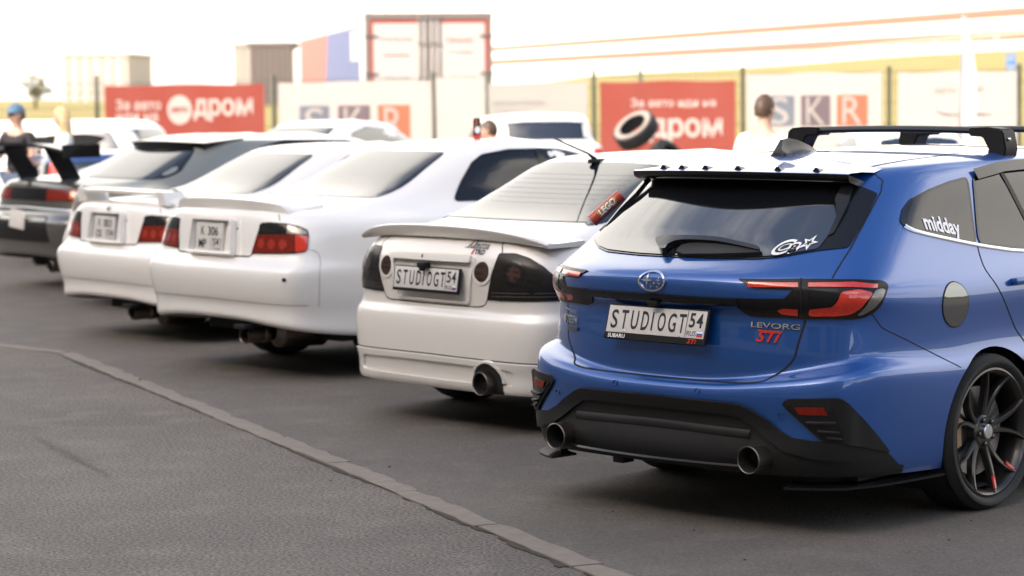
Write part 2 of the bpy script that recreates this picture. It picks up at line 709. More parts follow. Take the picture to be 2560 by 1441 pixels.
# ------------------------------------------------------------------ materials of the cars
M_BLUE = mat('blue_metallic_paint', (.006, .074, .30), .36, .38, 1., .012, var=.14, scale=1400)
M_WHITE = mat('white_paint', (.79, .77, .735), .4, 0, .9, .03, var=.015, scale=3)
M_PEARL = mat('pearl_white_paint', (.77, .74, .69), .36, .1, .9, .03, var=.02, scale=4)
M_SILVER = mat('light_silver_paint', (.21, .215, .19), .35, .35, 1., .03, var=.04, scale=600)
M_DARKPAINT = mat('dark_grey_paint', (.10, .095, .085), .3, .4, 1., .03, var=.06, scale=500)
M_GLASS = mat('tinted_glass', (.006, .007, .009), .02, 0, 0, var=.1, scale=2, ior=2.25, spec=.5)
M_BGLOSS = mat('black_gloss_trim', (.008, .008, .009), .16, 0, .1, .05, var=.1, scale=8, spec=.35)
M_BMATT = mat('black_textured_plastic', (.009, .0088, .0085), .5, 0, 0, var=.25, scale=60, spec=.3, bump=.08, bscale=900)
M_RUBBER = mat('tyre_rubber', (.012, .012, .012), .72, 0, 0, var=.3, scale=30, bump=.1, bscale=300)
M_GAP = mat('dark_gap', (.004, .004, .004), .8, 0, 0, var=.2, scale=20)
M_CHROME = mat('chrome', (.75, .75, .74), .12, 1., 0, var=.05, scale=10)
M_SATIN = mat('satin_aluminium', (.62, .64, .66), .3, 1., 0, var=.05, scale=10)
M_RED = mat('red_lamp_lens', (.62, .025, .006), .16, 0, 1., .02, var=.25, scale=70)
M_REDD = mat('dark_red_lamp_lens', (.16, .012, .006), .22, 0, .1, .05, spec=.22, var=.45, scale=45)
M_ORANGE = mat('amber_lamp_lens', (.55, .12, .01), .18, 0, 1., .02, var=.3, scale=60)
M_SMOKE = mat('smoked_lamp_lens', (.016, .0145, .013), .2, 0, 0, .03, var=.3, scale=25, spec=.22)
M_REFL = mat('lamp_reflector', (.20, .18, .16), .22, .6, .6, .03, var=.3, scale=60)
M_RIM = mat('gunmetal_rim', (.055, .052, .048), .33, .75, .3, .1, var=.1, scale=40)
M_STEEL = mat('exhaust_steel', (.17, .145, .125), .38, 1., 0, var=.2, scale=25)
M_DISC = mat('brake_disc_steel', (.42, .40, .38), .35, 1., 0, var=.15, scale=80)
M_SOOT = mat('soot', (.008, .007, .007), .9, 0, 0, var=.3, scale=30)
M_PLATE = mat('plate_white', (.62, .60, .57), .45, 0, .2, .1, var=.03, scale=30)
M_INK = mat('plate_black', (.012, .012, .012), .5, 0, 0, var=.1, scale=30)
M_DECALW = mat('white_decal', (.85, .85, .83), .4, 0, 0, var=.03, scale=30)
M_DECALR = mat('red_badge', (.60, .03, .02), .3, 0, .5, .05, var=.08, scale=30)
M_FLAGB = mat('flag_blue', (.03, .10, .45), .5, 0, 0, var=.05, scale=30)
M_UNDER = mat('underbody_black', (.01, .01, .01), .85, 0, 0, var=.4, scale=12)
M_CALIPER = mat('caliper_gold', (.30, .20, .11), .4, .4, .3, var=.1, scale=30)

M_GLASS3 = mat('rear_glass', (.006, .008, .011), .03, 0, 0, var=.1, scale=2, ior=1.72)
M_GLASS2 = mat('side_glass', (.008, .008, .009), .03, 0, 0, var=.1, scale=2, ior=1.5)
M_BADGE = mat('badge_grey', (.16, .155, .15), .3, .8, 0, var=.1, scale=20)
# ------------------------------------------------------------------ wheels
def make_wheel(parent, x, y, r, wdt, rim_r, style='five', rim_m=None, side=1, caliper=False, decal=False, turn=0., detail=True):
    """wheel > tyre, rim, spokes, hub cap, disc, caliper; side +1 = right-hand side of the car"""
    rim_m = rim_m or M_RIM
    root = bpy.data.objects.new('wheel', None)
    root.empty_display_size = .1
    link(root, parent)
    root.location = (x, y, r)
    if side < 0:
        root.rotation_euler = (0, 0, math.pi)
    xo = wdt / 2
    bm = bmesh.new()
    prof = [(-xo + .012, rim_r), (-xo + .002, rim_r + .012), (-xo, rim_r + (r - rim_r) * .45), (-xo + .006, r - .02), (-xo + .022, r - .004)]
    gro = [-.62, -.22, .22, .62]
    xs = -xo + .03
    for g in gro:
        c = g * xo
        prof += [(c - .006, r), (c - .004, r - .007), (c + .004, r - .007), (c + .006, r)]
    prof += [(xo - .022, r - .004), (xo - .006, r - .02), (xo + .004, rim_r + (r - rim_r) * .62), (xo + .006, rim_r + (r - rim_r) * .45), (xo + .001, rim_r + .016), (xo - .01, rim_r + .006), (xo - .014, rim_r)]
    lathe(bm, prof, 'x', 72)
    # cross cuts in the shoulder blocks
    if detail:
        n = 72
        bm.faces.ensure_lookup_table()
    bmesh.ops.recalc_face_normals(bm, faces=bm.faces[:])
    bm_obj('tyre', bm, M_RUBBER, root, angle=40)
    if detail:
        bm = bmesh.new()
        for k in range(64):
            t = 2 * math.pi * k / 64
            for s_ in (-1, 1):
                M = Matrix.Rotation(t, 4, 'X')
                box(bm, min(s_ * xo * .34, s_ * xo * .69), max(s_ * xo * .34, s_ * xo * .69), -.0016, .0016, r - .012, r + .0005, M=M @ Matrix.Rotation(s_ * .12, 4, 'Z'))
        o = bm_obj('tread_cut', bm, M_GAP, root, smooth=False)
        o['kind'] = 'stuff'
    # rim barrel
    bm = bmesh.new()
    lathe(bm, [(-xo + .012, rim_r), (-xo + .014, rim_r - .02), (-xo + .05, rim_r - .035), (xo - .05, rim_r - .03), (xo - .022, rim_r - .022), (xo - .012, rim_r - .014), (xo - .006, rim_r - .006), (xo - .008, rim_r + .002), (xo - .016, rim_r + .002)], 'x', 72)
    bmesh.ops.recalc_face_normals(bm, faces=bm.faces[:])
    for f in bm.faces:
        c = f.calc_center_median()
        if f.normal.dot(Vector((0, c.y, c.z))) > 0 and c.x < xo - .01:
            f.normal_flip()
    bm_obj('rim', bm, rim_m, root)
    face = xo - .03
    def spoke(bm, a0, a1, r0, r1, w0, w1, d0, d1, bend=0., nseg=10, th=.022):
        pr = None
        for i in range(nseg + 1):
            t = i / nseg
            rr = r0 + (r1 - r0) * t
            aa = a0 + (a1 - a0) * t + bend * math.sin(math.pi * t)
            ww = (w0 + (w1 - w0) * t) / 2
            dd = d0 + (d1 - d0) * t ** 1.5
            cs, sn = math.cos(aa), math.sin(aa)
            rad = Vector((0, cs, sn)); tan = Vector((0, -sn, cs)); ax = Vector((1, 0, 0))
            p = rad * rr + ax * dd
            ring = [bm.verts.new(p + tan * ww * u + ax * v) for u, v in ((-1, -th), (-1, -.004), (-.55, .003), (.55, .003), (1, -.004), (1, -th))]
            if pr:
                for k in range(6):
                    bm.faces.new((pr[k], pr[(k + 1) % 6], ring[(k + 1) % 6], ring[k]))
            pr = ring
    if style == 'split':
        for k in range(5):
            a = turn + 2 * math.pi * k / 5
            for s_ in (-1, 1):
                bm = bmesh.new()
                spoke(bm, a + s_ * .16, a + s_ * .33, .055, rim_r - .012, .029, .0145, face - .02, face + .022, bend=-s_ * .055, th=.03)
                bmesh.ops.recalc_face_normals(bm, faces=bm.faces[:])
                bm_obj('spoke', bm, rim_m, root, angle=30)
                if decal and k == decal[0] and s_ == decal[1] or decal and k == decal[2] and s_ == decal[3]:
                    bm = bmesh.new()
                    spoke(bm, a + s_ * .285, a + s_ * .325, rim_r * .70, rim_r - .03, .021, .0175, face + .0105, face + .0225, bend=-s_ * .006, th=.002, nseg=6)
                    bmesh.ops.recalc_face_normals(bm, faces=bm.faces[:])
                    bm_obj('spoke_sticker', bm, M_DECALR, root)
        bm = bmesh.new()
        lathe(bm, [(face - .06, .07), (face - .02, .072), (face - .012, .062), (face - .012, .001)], 'x', 40)
        bmesh.ops.recalc_face_normals(bm, faces=bm.faces[:])
        bm_obj('hub', bm, rim_m, root)
        for k in range(5):
            t = turn + 2 * math.pi * (k + .5) / 5
            bm = bmesh.new()
            lathe(bm, [(face - .03, .011), (face - .002, .010), (face, .006), (face, .0001)], 'x', 8, Matrix.Translation((0, math.cos(t) * .052, math.sin(t) * .052)))
            bmesh.ops.recalc_face_normals(bm, faces=bm.faces[:])
            bm_obj('wheel_nut', bm, M_RIM, root)
        bm = bmesh.new()
        lathe(bm, [(face - .02, .031), (face + .002, .031), (face + .006, .027), (face + .0065, .001)], 'x', 32)
        bmesh.ops.recalc_face_normals(bm, faces=bm.faces[:])
        bm_obj('hub_cap', bm, M_SATIN, root)
    else:
        for k in range(5):
            a = turn + 2 * math.pi * k / 5
            bm = bmesh.new()
            spoke(bm, a, a, .04, rim_r - .012, .085, .06, face - .015, face + .015, th=.03)
            bmesh.ops.recalc_face_normals(bm, faces=bm.faces[:])
            bm_obj('spoke', bm, rim_m, root, angle=30)
        bm = bmesh.new()
        lathe(bm, [(face - .05, .06), (face - .01, .06), (face + .002, .045), (face + .004, .001)], 'x', 32)
        bmesh.ops.recalc_face_normals(bm, faces=bm.faces[:])
        bm_obj('hub_cap', bm, rim_m, root)
    bm = bmesh.new()
    lathe(bm, [(face - .075, rim_r * .70), (face - .06, rim_r * .70), (face - .06, .07), (face - .05, .065), (face - .05, .001)], 'x', 48)
    bmesh.ops.recalc_face_normals(bm, faces=bm.faces[:])
    bm_obj('brake_disc', bm, M_DISC, root)
    bm = bmesh.new()
    lathe(bm, [(-xo + .03, rim_r - .03), (-xo + .031, .001)], 'x', 32)
    bm_obj('wheel_back', bm, M_UNDER, root)
    if caliper:
        bm = bmesh.new()
        for i in range(2):
            pass
        n = 8
        pr = None
        for i in range(n + 1):
            t = math.pi * (.86 + .24 * i / n)
            ring = [bm.verts.new((xx, math.cos(t) * rr, math.sin(t) * rr)) for xx, rr in ((face - .09, rim_r * .52), (face - .035, rim_r * .54), (face - .035, rim_r * .76), (face - .09, rim_r * .78))]
            if pr:
                for k in range(4):
                    bm.faces.new((pr[k], pr[(k + 1) % 4], ring[(k + 1) % 4], ring[k]))
            else:
                bm.faces.new(ring)
            pr = ring
        bm.faces.new(pr)
        bmesh.ops.recalc_face_normals(bm, faces=bm.faces[:])
        bm_obj('brake_caliper', bm, M_CALIPER, root)
    return root
def wheel_well(parent, y, z, r, xin=.5, xout=.86):
    for s_ in (-1, 1):
        bm = bmesh.new()
        lathe(bm, [(s_ * xin, .01), (s_ * xin, r), (s_ * xout, r)], 'x', 40, Matrix.Translation((0, y, z)))
        for v in list(bm.verts):
            if v.co.z < .1:
                v.co.z = .1
        bm_obj('wheel_arch_liner', bm, M_UNDER, parent)
def exhaust(parent, x, y, z, r, ln, m=None, tilt=0., collar=True):
    bm = bmesh.new()
    Mx = Matrix.Translation((x, y, z)) @ Matrix.Rotation(tilt, 4, 'X')
    lathe(bm, [(ln, r * .92), (.05, r), (.004, r), (0, r - .003), (.003, r - .006), (.05, r - .008), (ln, r - .008)], 'y', 40, Mx)
    bmesh.ops.recalc_face_normals(bm, faces=bm.faces[:])
    o = bm_obj('exhaust_tip', bm, m or M_STEEL, parent)
    bm = bmesh.new()
    lathe(bm, [(.012, r - .0065), (.05, r - .009), (ln * .9, r - .009), (ln * .9, .001)], 'y', 32, Mx)
    bm_obj('exhaust_bore', bm, M_SOOT, o)
    if collar:
        bm = bmesh.new()
        lathe(bm, [(ln - .03, r * .9), (ln - .02, r * 1.08), (ln + .02, r * 1.08), (ln + .03, r * .8), (ln + .5, r * .8)], 'y', 32, Mx)
        bmesh.ops.recalc_face_normals(bm, faces=bm.faces[:])
        bm_obj('exhaust_collar', bm, m or M_STEEL, o)
    return o
def plate_text(parent, s, cx, cz, w_, h_, M, m, **k):
    v, f = fit_text(s, w_, h_, **k)
    if not v: return
    P = [M @ Vector((x + cx, -.0032, y + cz)) for x, y, z in v]
    # lettering lies in the plate plane, reading from behind the car
    return mesh_obj('lettering', P, [tuple(t) for t in f], m, parent)
def flat_shape(name, pts, M, y, m, parent):
    P = [M @ Vector((a, y, b)) for a, b in pts]
    return mesh_obj(name, P, [tuple(range(len(P)))], m, parent)
def plate_box(name, x0, x1, z0, z1, y0, y1, M, m, parent, bev=.003):
    bm = bmesh.new()
    box(bm, x0, x1, y0, y1, z0, z1, bev, M)
    return bm_obj(name, bm, m, parent)
def strip_plate(parent, y, z, tilt, frame_name=None, badge=None):
    """long plate in a black frame: STUDIOGT | 54 RUS with the tricolour"""
    M = Matrix.Translation((0, y, z)) @ Matrix.Rotation(-tilt, 4, 'X')
    fr = plate_box('plate_frame', -.268, .268, -.083 if frame_name else -.072, .063, 0, .016, M, M_BMATT, parent)
    pl = plate_box('number_plate', -.26, .26, -.056, .056, -.002, .004, M, M_PLATE, parent, .002)
    xx = [-.222, -.168, -.113, -.056, -.017, .032, .088, .140]
    ww = [.036, .036, .038, .038, .008, .040, .040, .036]
    for c, a, b in zip('STUDIOGT', xx, ww):
        if c == 'I':
            flat_shape('lettering', [(a - .004, -.038), (a + .004, -.038), (a + .004, .038), (a - .004, .038)], M, -.0032, M_INK, pl)
        else:
            plate_text(pl, c, a, 0, b, .078, M, M_INK, bold=.012)
    flat_shape('plate_divider', [(.1625, -.054), (.1655, -.054), (.1655, .054), (.1625, .054)], M, -.0032, M_INK, pl)
    plate_text(pl, '5', .191, .016, .030, .060, M, M_INK, bold=.02)
    plate_text(pl, '4', .230, .016, .033, .060, M, M_INK, bold=.02)
    plate_text(pl, 'RUS', .195, -.037, .048, .020, M, M_INK)
    for k, m_ in enumerate((M_DECALW, M_FLAGB, M_DECALR)):
        z1 = -.028 - k * .0075
        flat_shape('flag_stripe', [(.224, z1 - .0075), (.254, z1 - .0075), (.254, z1), (.224, z1)], M, -.0034, m_, pl)
    for a in (-.16, .135):
        bm = bmesh.new()
        lathe(bm, [(-.004, .0001), (-.004, .004), (-.002, .005)], 'y', 8, M @ Matrix.Translation((a, 0, -.049)))
        bm_obj('plate_screw', bm, M_SATIN, pl)
    if frame_name:
        plate_text(fr, frame_name, -.198, -.0695, .092, .0165, M, M_DECALW, bold=.02)
        plate_text(fr, badge, .205, -.0695, .05, .018, M, M_DECALR, bold=.02, shear=.35)
    return pl

# ------------------------------------------------------------------ blue wagon
def low_row(z0, zc, zs, zf, y0, b, L, xs, W, f=0., yf=4.72, ym=None):
    """feature line of the lower body: rear centre, corner, side, front"""
    w5 = xs[4]
    bows = [.10 * b, .36 * b, b]
    P = [(0, y0, z0), (xs[0], y0 + bows[0], z0), (xs[1], y0 + bows[1], z0 + (zc - z0) * .3), (xs[2], y0 + b, z0 + (zc - z0) * .7), (xs[3], y0 + b + L * .36, zc), (w5, y0 + b + L, zc + (zs - zc) * .4)]
    ys = ym or [.80, 1.12, 1.6, 2.3, 3.05, 3.72, 4.28]
    zz = [zs] * 5 + [zs + (zf - zs) * .3, zs + (zf - zs) * .7]
    for yy, ww, z_ in zip(ys, W, zz):
        P.append((ww, yy, z_))
    wf = W[-1]
    P += [(wf * .86, yf - .12 - f, zf), (wf * .5, yf - .02 - f, zf), (0, yf - f, zf)]
    return P
def levorg_rows():
    X = lambda a: [.28, .52, a - .13, a - .035, a]
    R_ = []
    #            z0   zc   zs   zf   y0    b    L    xs       W: y .8  1.12  1.6  2.3  3.05 3.72 4.28
    R_.append(low_row(.24, .235, .21, .20, .02, .10, .34, X(.855), [.862, .86, .84, .83, .83, .86, .82], .03))
    R_.append(low_row(.315, .30, .25, .26, -.012, .105, .34, X(.872), [.880, .885, .855, .845, .845, .875, .84], .0))
    R_.append(low_row(.42, .41, .38, .40, .05, .055, .31, X(.882), [.897, .905, .872, .862, .862, .895, .86], -.03))
    R_.append(low_row(.515, .535, .50, .50, .0, .105, .31, X(.892), [.905, .914, .884, .872, .872, .905, .87], -.035))
    R_.append(low_row(.560, .625, .60, .56, .004, .110, .30, X(.896), [.905, .915, .886, .873, .873, .905, .87], -.035))
    R_.append(low_row(.580, .662, .635, .60, .026, .112, .29, X(.893), [.898, .908, .885, .872, .872, .902, .865], -.03))
    R_.append(low_row(.592, .688, .668, .64, .055, .158, .28, X(.856), [.876, .884, .876, .870, .870, .893, .86], -.03))
    R_.append(low_row(.66, .725, .73, .68, .040, .168, .27, X(.852), [.872, .875, .870, .868, .868, .888, .85], -.02))
    R_.append(low_row(.77, .79, .80, .73, .042, .180, .26, X(.852), [.874, .876, .874, .872, .872, .885, .83], .0))
    R_.append(low_row(.880, .875, .87, .77, .058, .180, .25, X(.858), [.878, .882, .880, .878, .878, .880, .80], .03))
    R_.append(low_row(.903, .915, .915, .80, .0, .190, .24, X(.858), [.876, .880, .878, .876, .874, .866, .78], .08))
    R_.append(low_row(.975, .970, .955, .83, -.012, .210, .23, X(.850), [.866, .870, .868, .866, .862, .845, .75], .16))
    R_.append(low_row(1.022, 1.015, 1.0, .86, .002, .235, .24, X(.832), [.842, .846, .846, .846, .842, .82, .72], .26))
    def up(*p):
        return list(p)
    R_.append(up((0, .15, 1.078), (.26, .165, 1.08), (.50, .23, 1.088), (.655, .335, 1.104), (.745, .445, 1.112), (.788, .62, 1.098), (.800, .86, 1.082), (.805, 1.15, 1.07), (.805, 1.6, 1.06), (.80, 2.3, 1.045), (.79, 3.05, 1.03), (.765, 3.55, 1.01), (.68, 3.82, 1.005), (.50, 3.93, 1.01), (.25, 3.98, 1.015), (0, 3.99, 1.015)))
    R_.append(up((0, .305, 1.19), (.25, .315, 1.192), (.475, .365, 1.197), (.605, .45, 1.205), (.680, .555, 1.21), (.722, .72, 1.21), (.738, .92, 1.205), (.745, 1.18, 1.20), (.748, 1.6, 1.195), (.745, 2.3, 1.185), (.735, 2.95, 1.165), (.705, 3.32, 1.15), (.62, 3.53, 1.145), (.45, 3.62, 1.15), (.22, 3.66, 1.155), (0, 3.67, 1.155)))
    R_.append(up((0, .465, 1.305), (.24, .472, 1.307), (.445, .515, 1.31), (.565, .585, 1.315), (.630, .68, 1.32), (.668, .83, 1.325), (.685, 1.0, 1.33), (.692, 1.25, 1.335), (.694, 1.65, 1.338), (.69, 2.25, 1.33), (.675, 2.75, 1.315), (.64, 3.02, 1.30), (.56, 3.18, 1.295), (.40, 3.26, 1.30), (.2, 3.29, 1.305), (0, 3.30, 1.305)))
    R_.append(up((0, .575, 1.385), (.23, .58, 1.385), (.42, .61, 1.385), (.53, .67, 1.385), (.592, .76, 1.39), (.630, .90, 1.40), (.645, 1.06, 1.408), (.652, 1.3, 1.415), (.654, 1.7, 1.42), (.648, 2.2, 1.415), (.63, 2.6, 1.40), (.59, 2.82, 1.385), (.51, 2.96, 1.38), (.37, 3.03, 1.385), (.18, 3.05, 1.39), (0, 3.06, 1.39)))
    R_.append(up((0, .615, 1.428), (.22, .62, 1.426), (.395, .65, 1.422), (.49, .71, 1.42), (.545, .80, 1.425), (.582, .94, 1.435), (.600, 1.1, 1.443), (.608, 1.35, 1.45), (.61, 1.72, 1.455), (.604, 2.15, 1.452), (.58, 2.5, 1.438), (.54, 2.68, 1.425), (.46, 2.80, 1.42), (.33, 2.86, 1.425), (.16, 2.88, 1.43), (0, 2.89, 1.43)))
    R_.append(up((0, .70, 1.455), (.19, .71, 1.453), (.32, .75, 1.45), (.385, .82, 1.452), (.420, .92, 1.456), (.445, 1.05, 1.462), (.458, 1.2, 1.468), (.464, 1.42, 1.474), (.465, 1.74, 1.479), (.46, 2.1, 1.478), (.44, 2.38, 1.468), (.40, 2.52, 1.46), (.33, 2.6, 1.455), (.24, 2.65, 1.456), (.12, 2.67, 1.458), (0, 2.68, 1.458)))
    R_.append(up((0, .86, 1.472), (.09, .87, 1.472), (.15, .91, 1.473), (.18, .97, 1.475), (.20, 1.05, 1.477), (.21, 1.15, 1.479), (.215, 1.28, 1.482), (.22, 1.48, 1.486), (.22, 1.76, 1.49), (.22, 2.05, 1.489), (.21, 2.25, 1.482), (.19, 2.35, 1.477), (.16, 2.41, 1.474), (.12, 2.44, 1.473), (.06, 2.46, 1.473), (0, 2.46, 1.473)))
    R_.append(up((0, 1.02, 1.480), (0, 1.03, 1.480), (0, 1.06, 1.481), (0, 1.10, 1.482), (0, 1.15, 1.483), (0, 1.23, 1.485), (0, 1.34, 1.487), (0, 1.52, 1.491), (0, 1.78, 1.494), (0, 2.0, 1.493), (0, 2.15, 1.488), (0, 2.22, 1.484), (0, 2.26, 1.482), (0, 2.28, 1.481), (0, 2.3, 1.48), (0, 2.3, 1.48)))
    return R_
LEV = Skin(levorg_rows(), [8, 8, 10, 10, 10, 10, 8, 8, 5, 5, 6, 6, 4, 4, 4], 5)
# ------------------------------------------------------------------ skins of the other cars
def sedan_rows(low, deck, gb, gt, roof, ridge, fr, side):
    """low: lower-body lines; deck: boot edge line; gb / gt = rear glass base / top (y, z, half width); roof (y, z, half width);
    ridge (y0, y1, z); fr = windscreen base y, z, top y; side = y of the side stations"""
    R_ = list(low)
    yb, zb, wb = gb; yt, zt, wt = gt; yr, zr, wr = roof
    cy, cz, wy = fr
    def ring(y, z, w_, ya, za, wa, sag, zside):
        """rear centre (y, z) round the pillar to the side and on to the windscreen (ya, za)"""
        P = [(0, y, z), (w_ * .38, y + .006, z), (w_ * .70, y + .035 * sag, z - .002), (w_ * .86, y + .10 * sag, z - .006), (w_ * .955, y + .24 * sag, z - .012), (w_ * 1.01, y + .46 * sag, zside)]
        n = 6
        y6 = y + .46 * sag
        for i in range(1, n):
            t = i / n
            yy = y6 + (ya - .30 - y6) * t
            P.append((w_ * (1.03 + .012 * math.sin(math.pi * t)), yy, zside + (za - .01 - zside) * t))
        P += [(wa * 1.03, ya - .28, za - .01), (wa * .92, ya - .08, za - .005), (wa * .68, ya + .02, za), (wa * .34, ya + .06, za + .004), (0, ya + .07, za + .005)]
        return P
    zs = side
    R_.append(deck)
    R_.append(ring(yb, zb, wb, cy, cz, wb * .93, 1.0, zs[0]))
    m = .5
    R_.append(ring(yb + (yt - yb) * m, zb + (zt - zb) * m + .008, wb + (wt - wb) * m + .012, cy + (wy - cy) * .42, cz + (zt - cz) * .52, wb * .80, .95, zs[1]))
    R_.append(ring(yt - .04, zt - .018, wt + .02, cy + (wy - cy) * .85, zt - .03, wt * .98, .8, zs[2]))
    R_.append(ring(yt + .05, zt + .022, wt - .012, wy + .02, zt + .02, wt * .90, .7, zs[2] + .045))
    R_.append(ring(yr, zr, wr, wy - .16, zr - .004, wr * .92, .6, zr - .004))
    R_.append(ring(yr + .16, zr + .018, wr * .45, wy - .32, zr + .012, wr * .42, .4, zr + .016))
    y0, y1, z = ridge
    n = len(R_[0])
    R_.append([(0, y0 + (y1 - y0) * i / (n - 1), z) for i in range(n)])
    return R_
def altezza_rows():
    X = lambda a: [.28, .52, a - .12, a - .035, a]
    ym = [.72, 1.03, 1.5, 2.2, 3.0, 3.65, 4.1]
    k = dict(ym=ym, yf=4.50)
    w_ = lambda a, f=0: [a, a + .008, a - .004, a - .008, a - .006, a - .004, a - .05 - f]
    L = [low_row(.215, .205, .20, .20, .135, .075, .30, X(.815), w_(.825), **k),
         low_row(.235, .222, .22, .22, .112, .075, .30, X(.826), w_(.838), **k),
         low_row(.300, .295, .29, .29, .116, .075, .30, X(.822), w_(.842), **k),
         low_row(.345, .350, .35, .34, .106, .075, .30, X(.826), w_(.846), **k),
         low_row(.375, .38, .38, .38, .098, .075, .30, X(.836), w_(.850), **k),
         low_row(.50, .50, .50, .48, .096, .075, .30, X(.846), w_(.858), **k),
         low_row(.590, .585, .58, .54, .104, .078, .30, X(.848), w_(.858), **k),
         low_row(.614, .606, .61, .57, .122, .082, .30, X(.843), w_(.855), **k),
         low_row(.632, .640, .66, .60, .140, .075, .29, X(.832), w_(.852), **k),
         low_row(.70, .705, .72, .63, .134, .080, .30, X(.832), w_(.850), **k),
         low_row(.80, .80, .80, .67, .122, .085, .33, X(.834), w_(.848), **k),
         low_row(.89, .875, .87, .71, .134, .095, .36, X(.828), w_(.842, .02), **k),
         low_row(.965, .935, .92, .74, .165, .11, .40, X(.808), w_(.826, .05), f=.08, **k)]
    deck = low_row(1.015, .985, .955, .77, .200, .12, .46, X(.775), w_(.795, .1), f=.22, **k)
    deck = [(a, b, c + (.012 if i > 3 and i < 8 else 0)) for i, (a, b, c) in enumerate(deck)]
    return sedan_rows(L, deck, (.70, 1.056, .73), (1.275, 1.335, .625), (1.42, 1.392, .54), (1.75, 2.25, 1.418), (3.30, .99, 2.50), (1.0, 1.18, 1.315))
def chaser_rows():
    X = lambda a: [.28, .52, a - .10, a - .025, a]
    ym = [.85, 1.17, 1.7, 2.4, 3.2, 3.85, 4.35]
    k = dict(ym=ym, yf=4.76)
    w_ = lambda a, f=0: [a, a + .004, a - .002, a - .004, a - .004, a - .004, a - .04 - f]
    L = [low_row(.372, .315, .25, .22, .085, .06, .28, X(.835), w_(.848), **k),
         low_row(.392, .335, .27, .24, .062, .06, .28, X(.848), w_(.862), **k),
         low_row(.430, .39, .34, .32, .066, .06, .28, X(.840), w_(.858), **k),
         low_row(.475, .455, .42, .40, .060, .06, .28, X(.842), w_(.858), **k),
         low_row(.50, .50, .48, .46, .044, .06, .28, X(.850), w_(.866), **k),
         low_row(.60, .60, .58, .55, .022, .06, .28, X(.860), w_(.872), **k),
         low_row(.665, .665, .655, .60, .022, .06, .28, X(.864), w_(.874), **k),
         low_row(.705, .70, .69, .63, .036, .062, .28, X(.862), w_(.873), **k),
         low_row(.735, .728, .72, .66, .072, .066, .27, X(.852), w_(.871), **k),
         low_row(.765, .76, .76, .69, .100, .07, .27, X(.842), w_(.870), **k),
         low_row(.87, .865, .86, .74, .108, .085, .30, X(.842), w_(.868), **k),
         low_row(.97, .955, .93, .78, .125, .10, .34, X(.832), w_(.860, .02), **k),
         low_row(1.035, 1.00, .97, .80, .140, .12, .40, X(.805), w_(.843, .06), f=.08, **k)]
    deck = low_row(1.078, 1.03, .995, .82, .175, .15, .50, X(.755), w_(.808, .10), f=.25, **k)
    return sedan_rows(L, deck, (.935, 1.092, .665), (1.535, 1.372, .555), (1.70, 1.425, .50), (2.0, 2.6, 1.448), (3.55, 1.04, 2.78), (1.04, 1.21, 1.345))
US = [6, 6, 8, 8, 8, 8, 6, 5, 4, 4, 4, 4, 3, 3, 3]
ALT = Skin(altezza_rows(), US, 4)
CH1 = Skin(chaser_rows(), US, 4)
alt_pose = (-2.735, 1.245, -.078, 0.)
ch1_pose = (-5.507, 2.048, -.097, 0.)
ch2_pose = (-7.87, 2.97, -.12, -.06)
def hatch_rows():
    """small five-door liftback"""
    X = lambda a: [.28, .52, a - .12, a - .035, a]
    ym = [.70, .95, 1.5, 2.2, 2.9, 3.5, 3.95]
    k = dict(ym=ym, yf=4.35)
    w_ = lambda a, f=0: [a, a + .006, a - .004, a - .006, a - .006, a - .004, a - .05 - f]
    L = [low_row(.25, .24, .22, .22, .05, .08, .28, X(.82), w_(.83), **k),
         low_row(.28, .27, .25, .25, .02, .08, .28, X(.835), w_(.845), **k),
         low_row(.52, .52, .50, .46, .0, .09, .28, X(.85), w_(.86), **k),
         low_row(.60, .60, .58, .54, .03, .09, .28, X(.84), w_(.858), **k),
         low_row(.70, .70, .70, .62, .06, .10, .28, X(.825), w_(.853), **k),
         low_row(.86, .86, .86, .70, .08, .12, .30, X(.815), w_(.846), **k),
         low_row(.98, .97, .95, .76, .09, .15, .32, X(.79), w_(.825, .04), f=.1, **k)]
    deck = low_row(1.04, 1.03, 1.0, .80, .12, .17, .34, X(.755), w_(.79, .1), f=.25, **k)
    return sedan_rows(L, deck, (.16, 1.07, .68), (.66, 1.345, .59), (.80, 1.40, .55), (1.2, 2.2, 1.435), (3.15, 1.03, 2.45), (1.06, 1.21, 1.335))
HAT = Skin(hatch_rows(), [4, 4, 5, 5, 5, 5, 4, 4, 3, 3, 3, 3, 3, 3, 3], 4)
def van_rows():
    """tall estate seen from behind in the second row"""
    X = lambda a: [.28, .55, a - .09, a - .025, a]
    ym = [.75, 1.1, 1.6, 2.3, 3.0, 3.7, 4.15]
    k = dict(ym=ym, yf=4.55)
    w_ = lambda a, f=0: [a, a + .006, a - .004, a - .006, a - .006, a - .004, a - .05 - f]
    L = [low_row(.28, .27, .25, .25, .05, .05, .22, X(.83), w_(.84), **k),
         low_row(.31, .30, .28, .28, .01, .05, .22, X(.845), w_(.855), **k),
         low_row(.56, .56, .55, .52, .0, .05, .22, X(.86), w_(.87), **k),
         low_row(.62, .62, .60, .56, .03, .05, .22, X(.85), w_(.868), **k),
         low_row(.80, .80, .80, .72, .05, .06, .22, X(.845), w_(.865), **k),
         low_row(.95, .95, .95, .82, .06, .07, .22, X(.835), w_(.855, .02), **k)]
    deck = low_row(1.02, 1.02, 1.02, .90, .09, .08, .24, X(.81), w_(.83, .05), f=.15, **k)
    return sedan_rows(L, deck, (.12, 1.06, .74), (.34, 1.38, .66), (.44, 1.455, .60), (.95, 2.1, 1.485), (3.35, 1.08, 2.55), (1.06, 1.21, 1.375))
VAN = Skin(van_rows(), [4, 4, 5, 5, 5, 5, 4, 4, 3, 3, 3, 3, 3, 3, 3], 4)
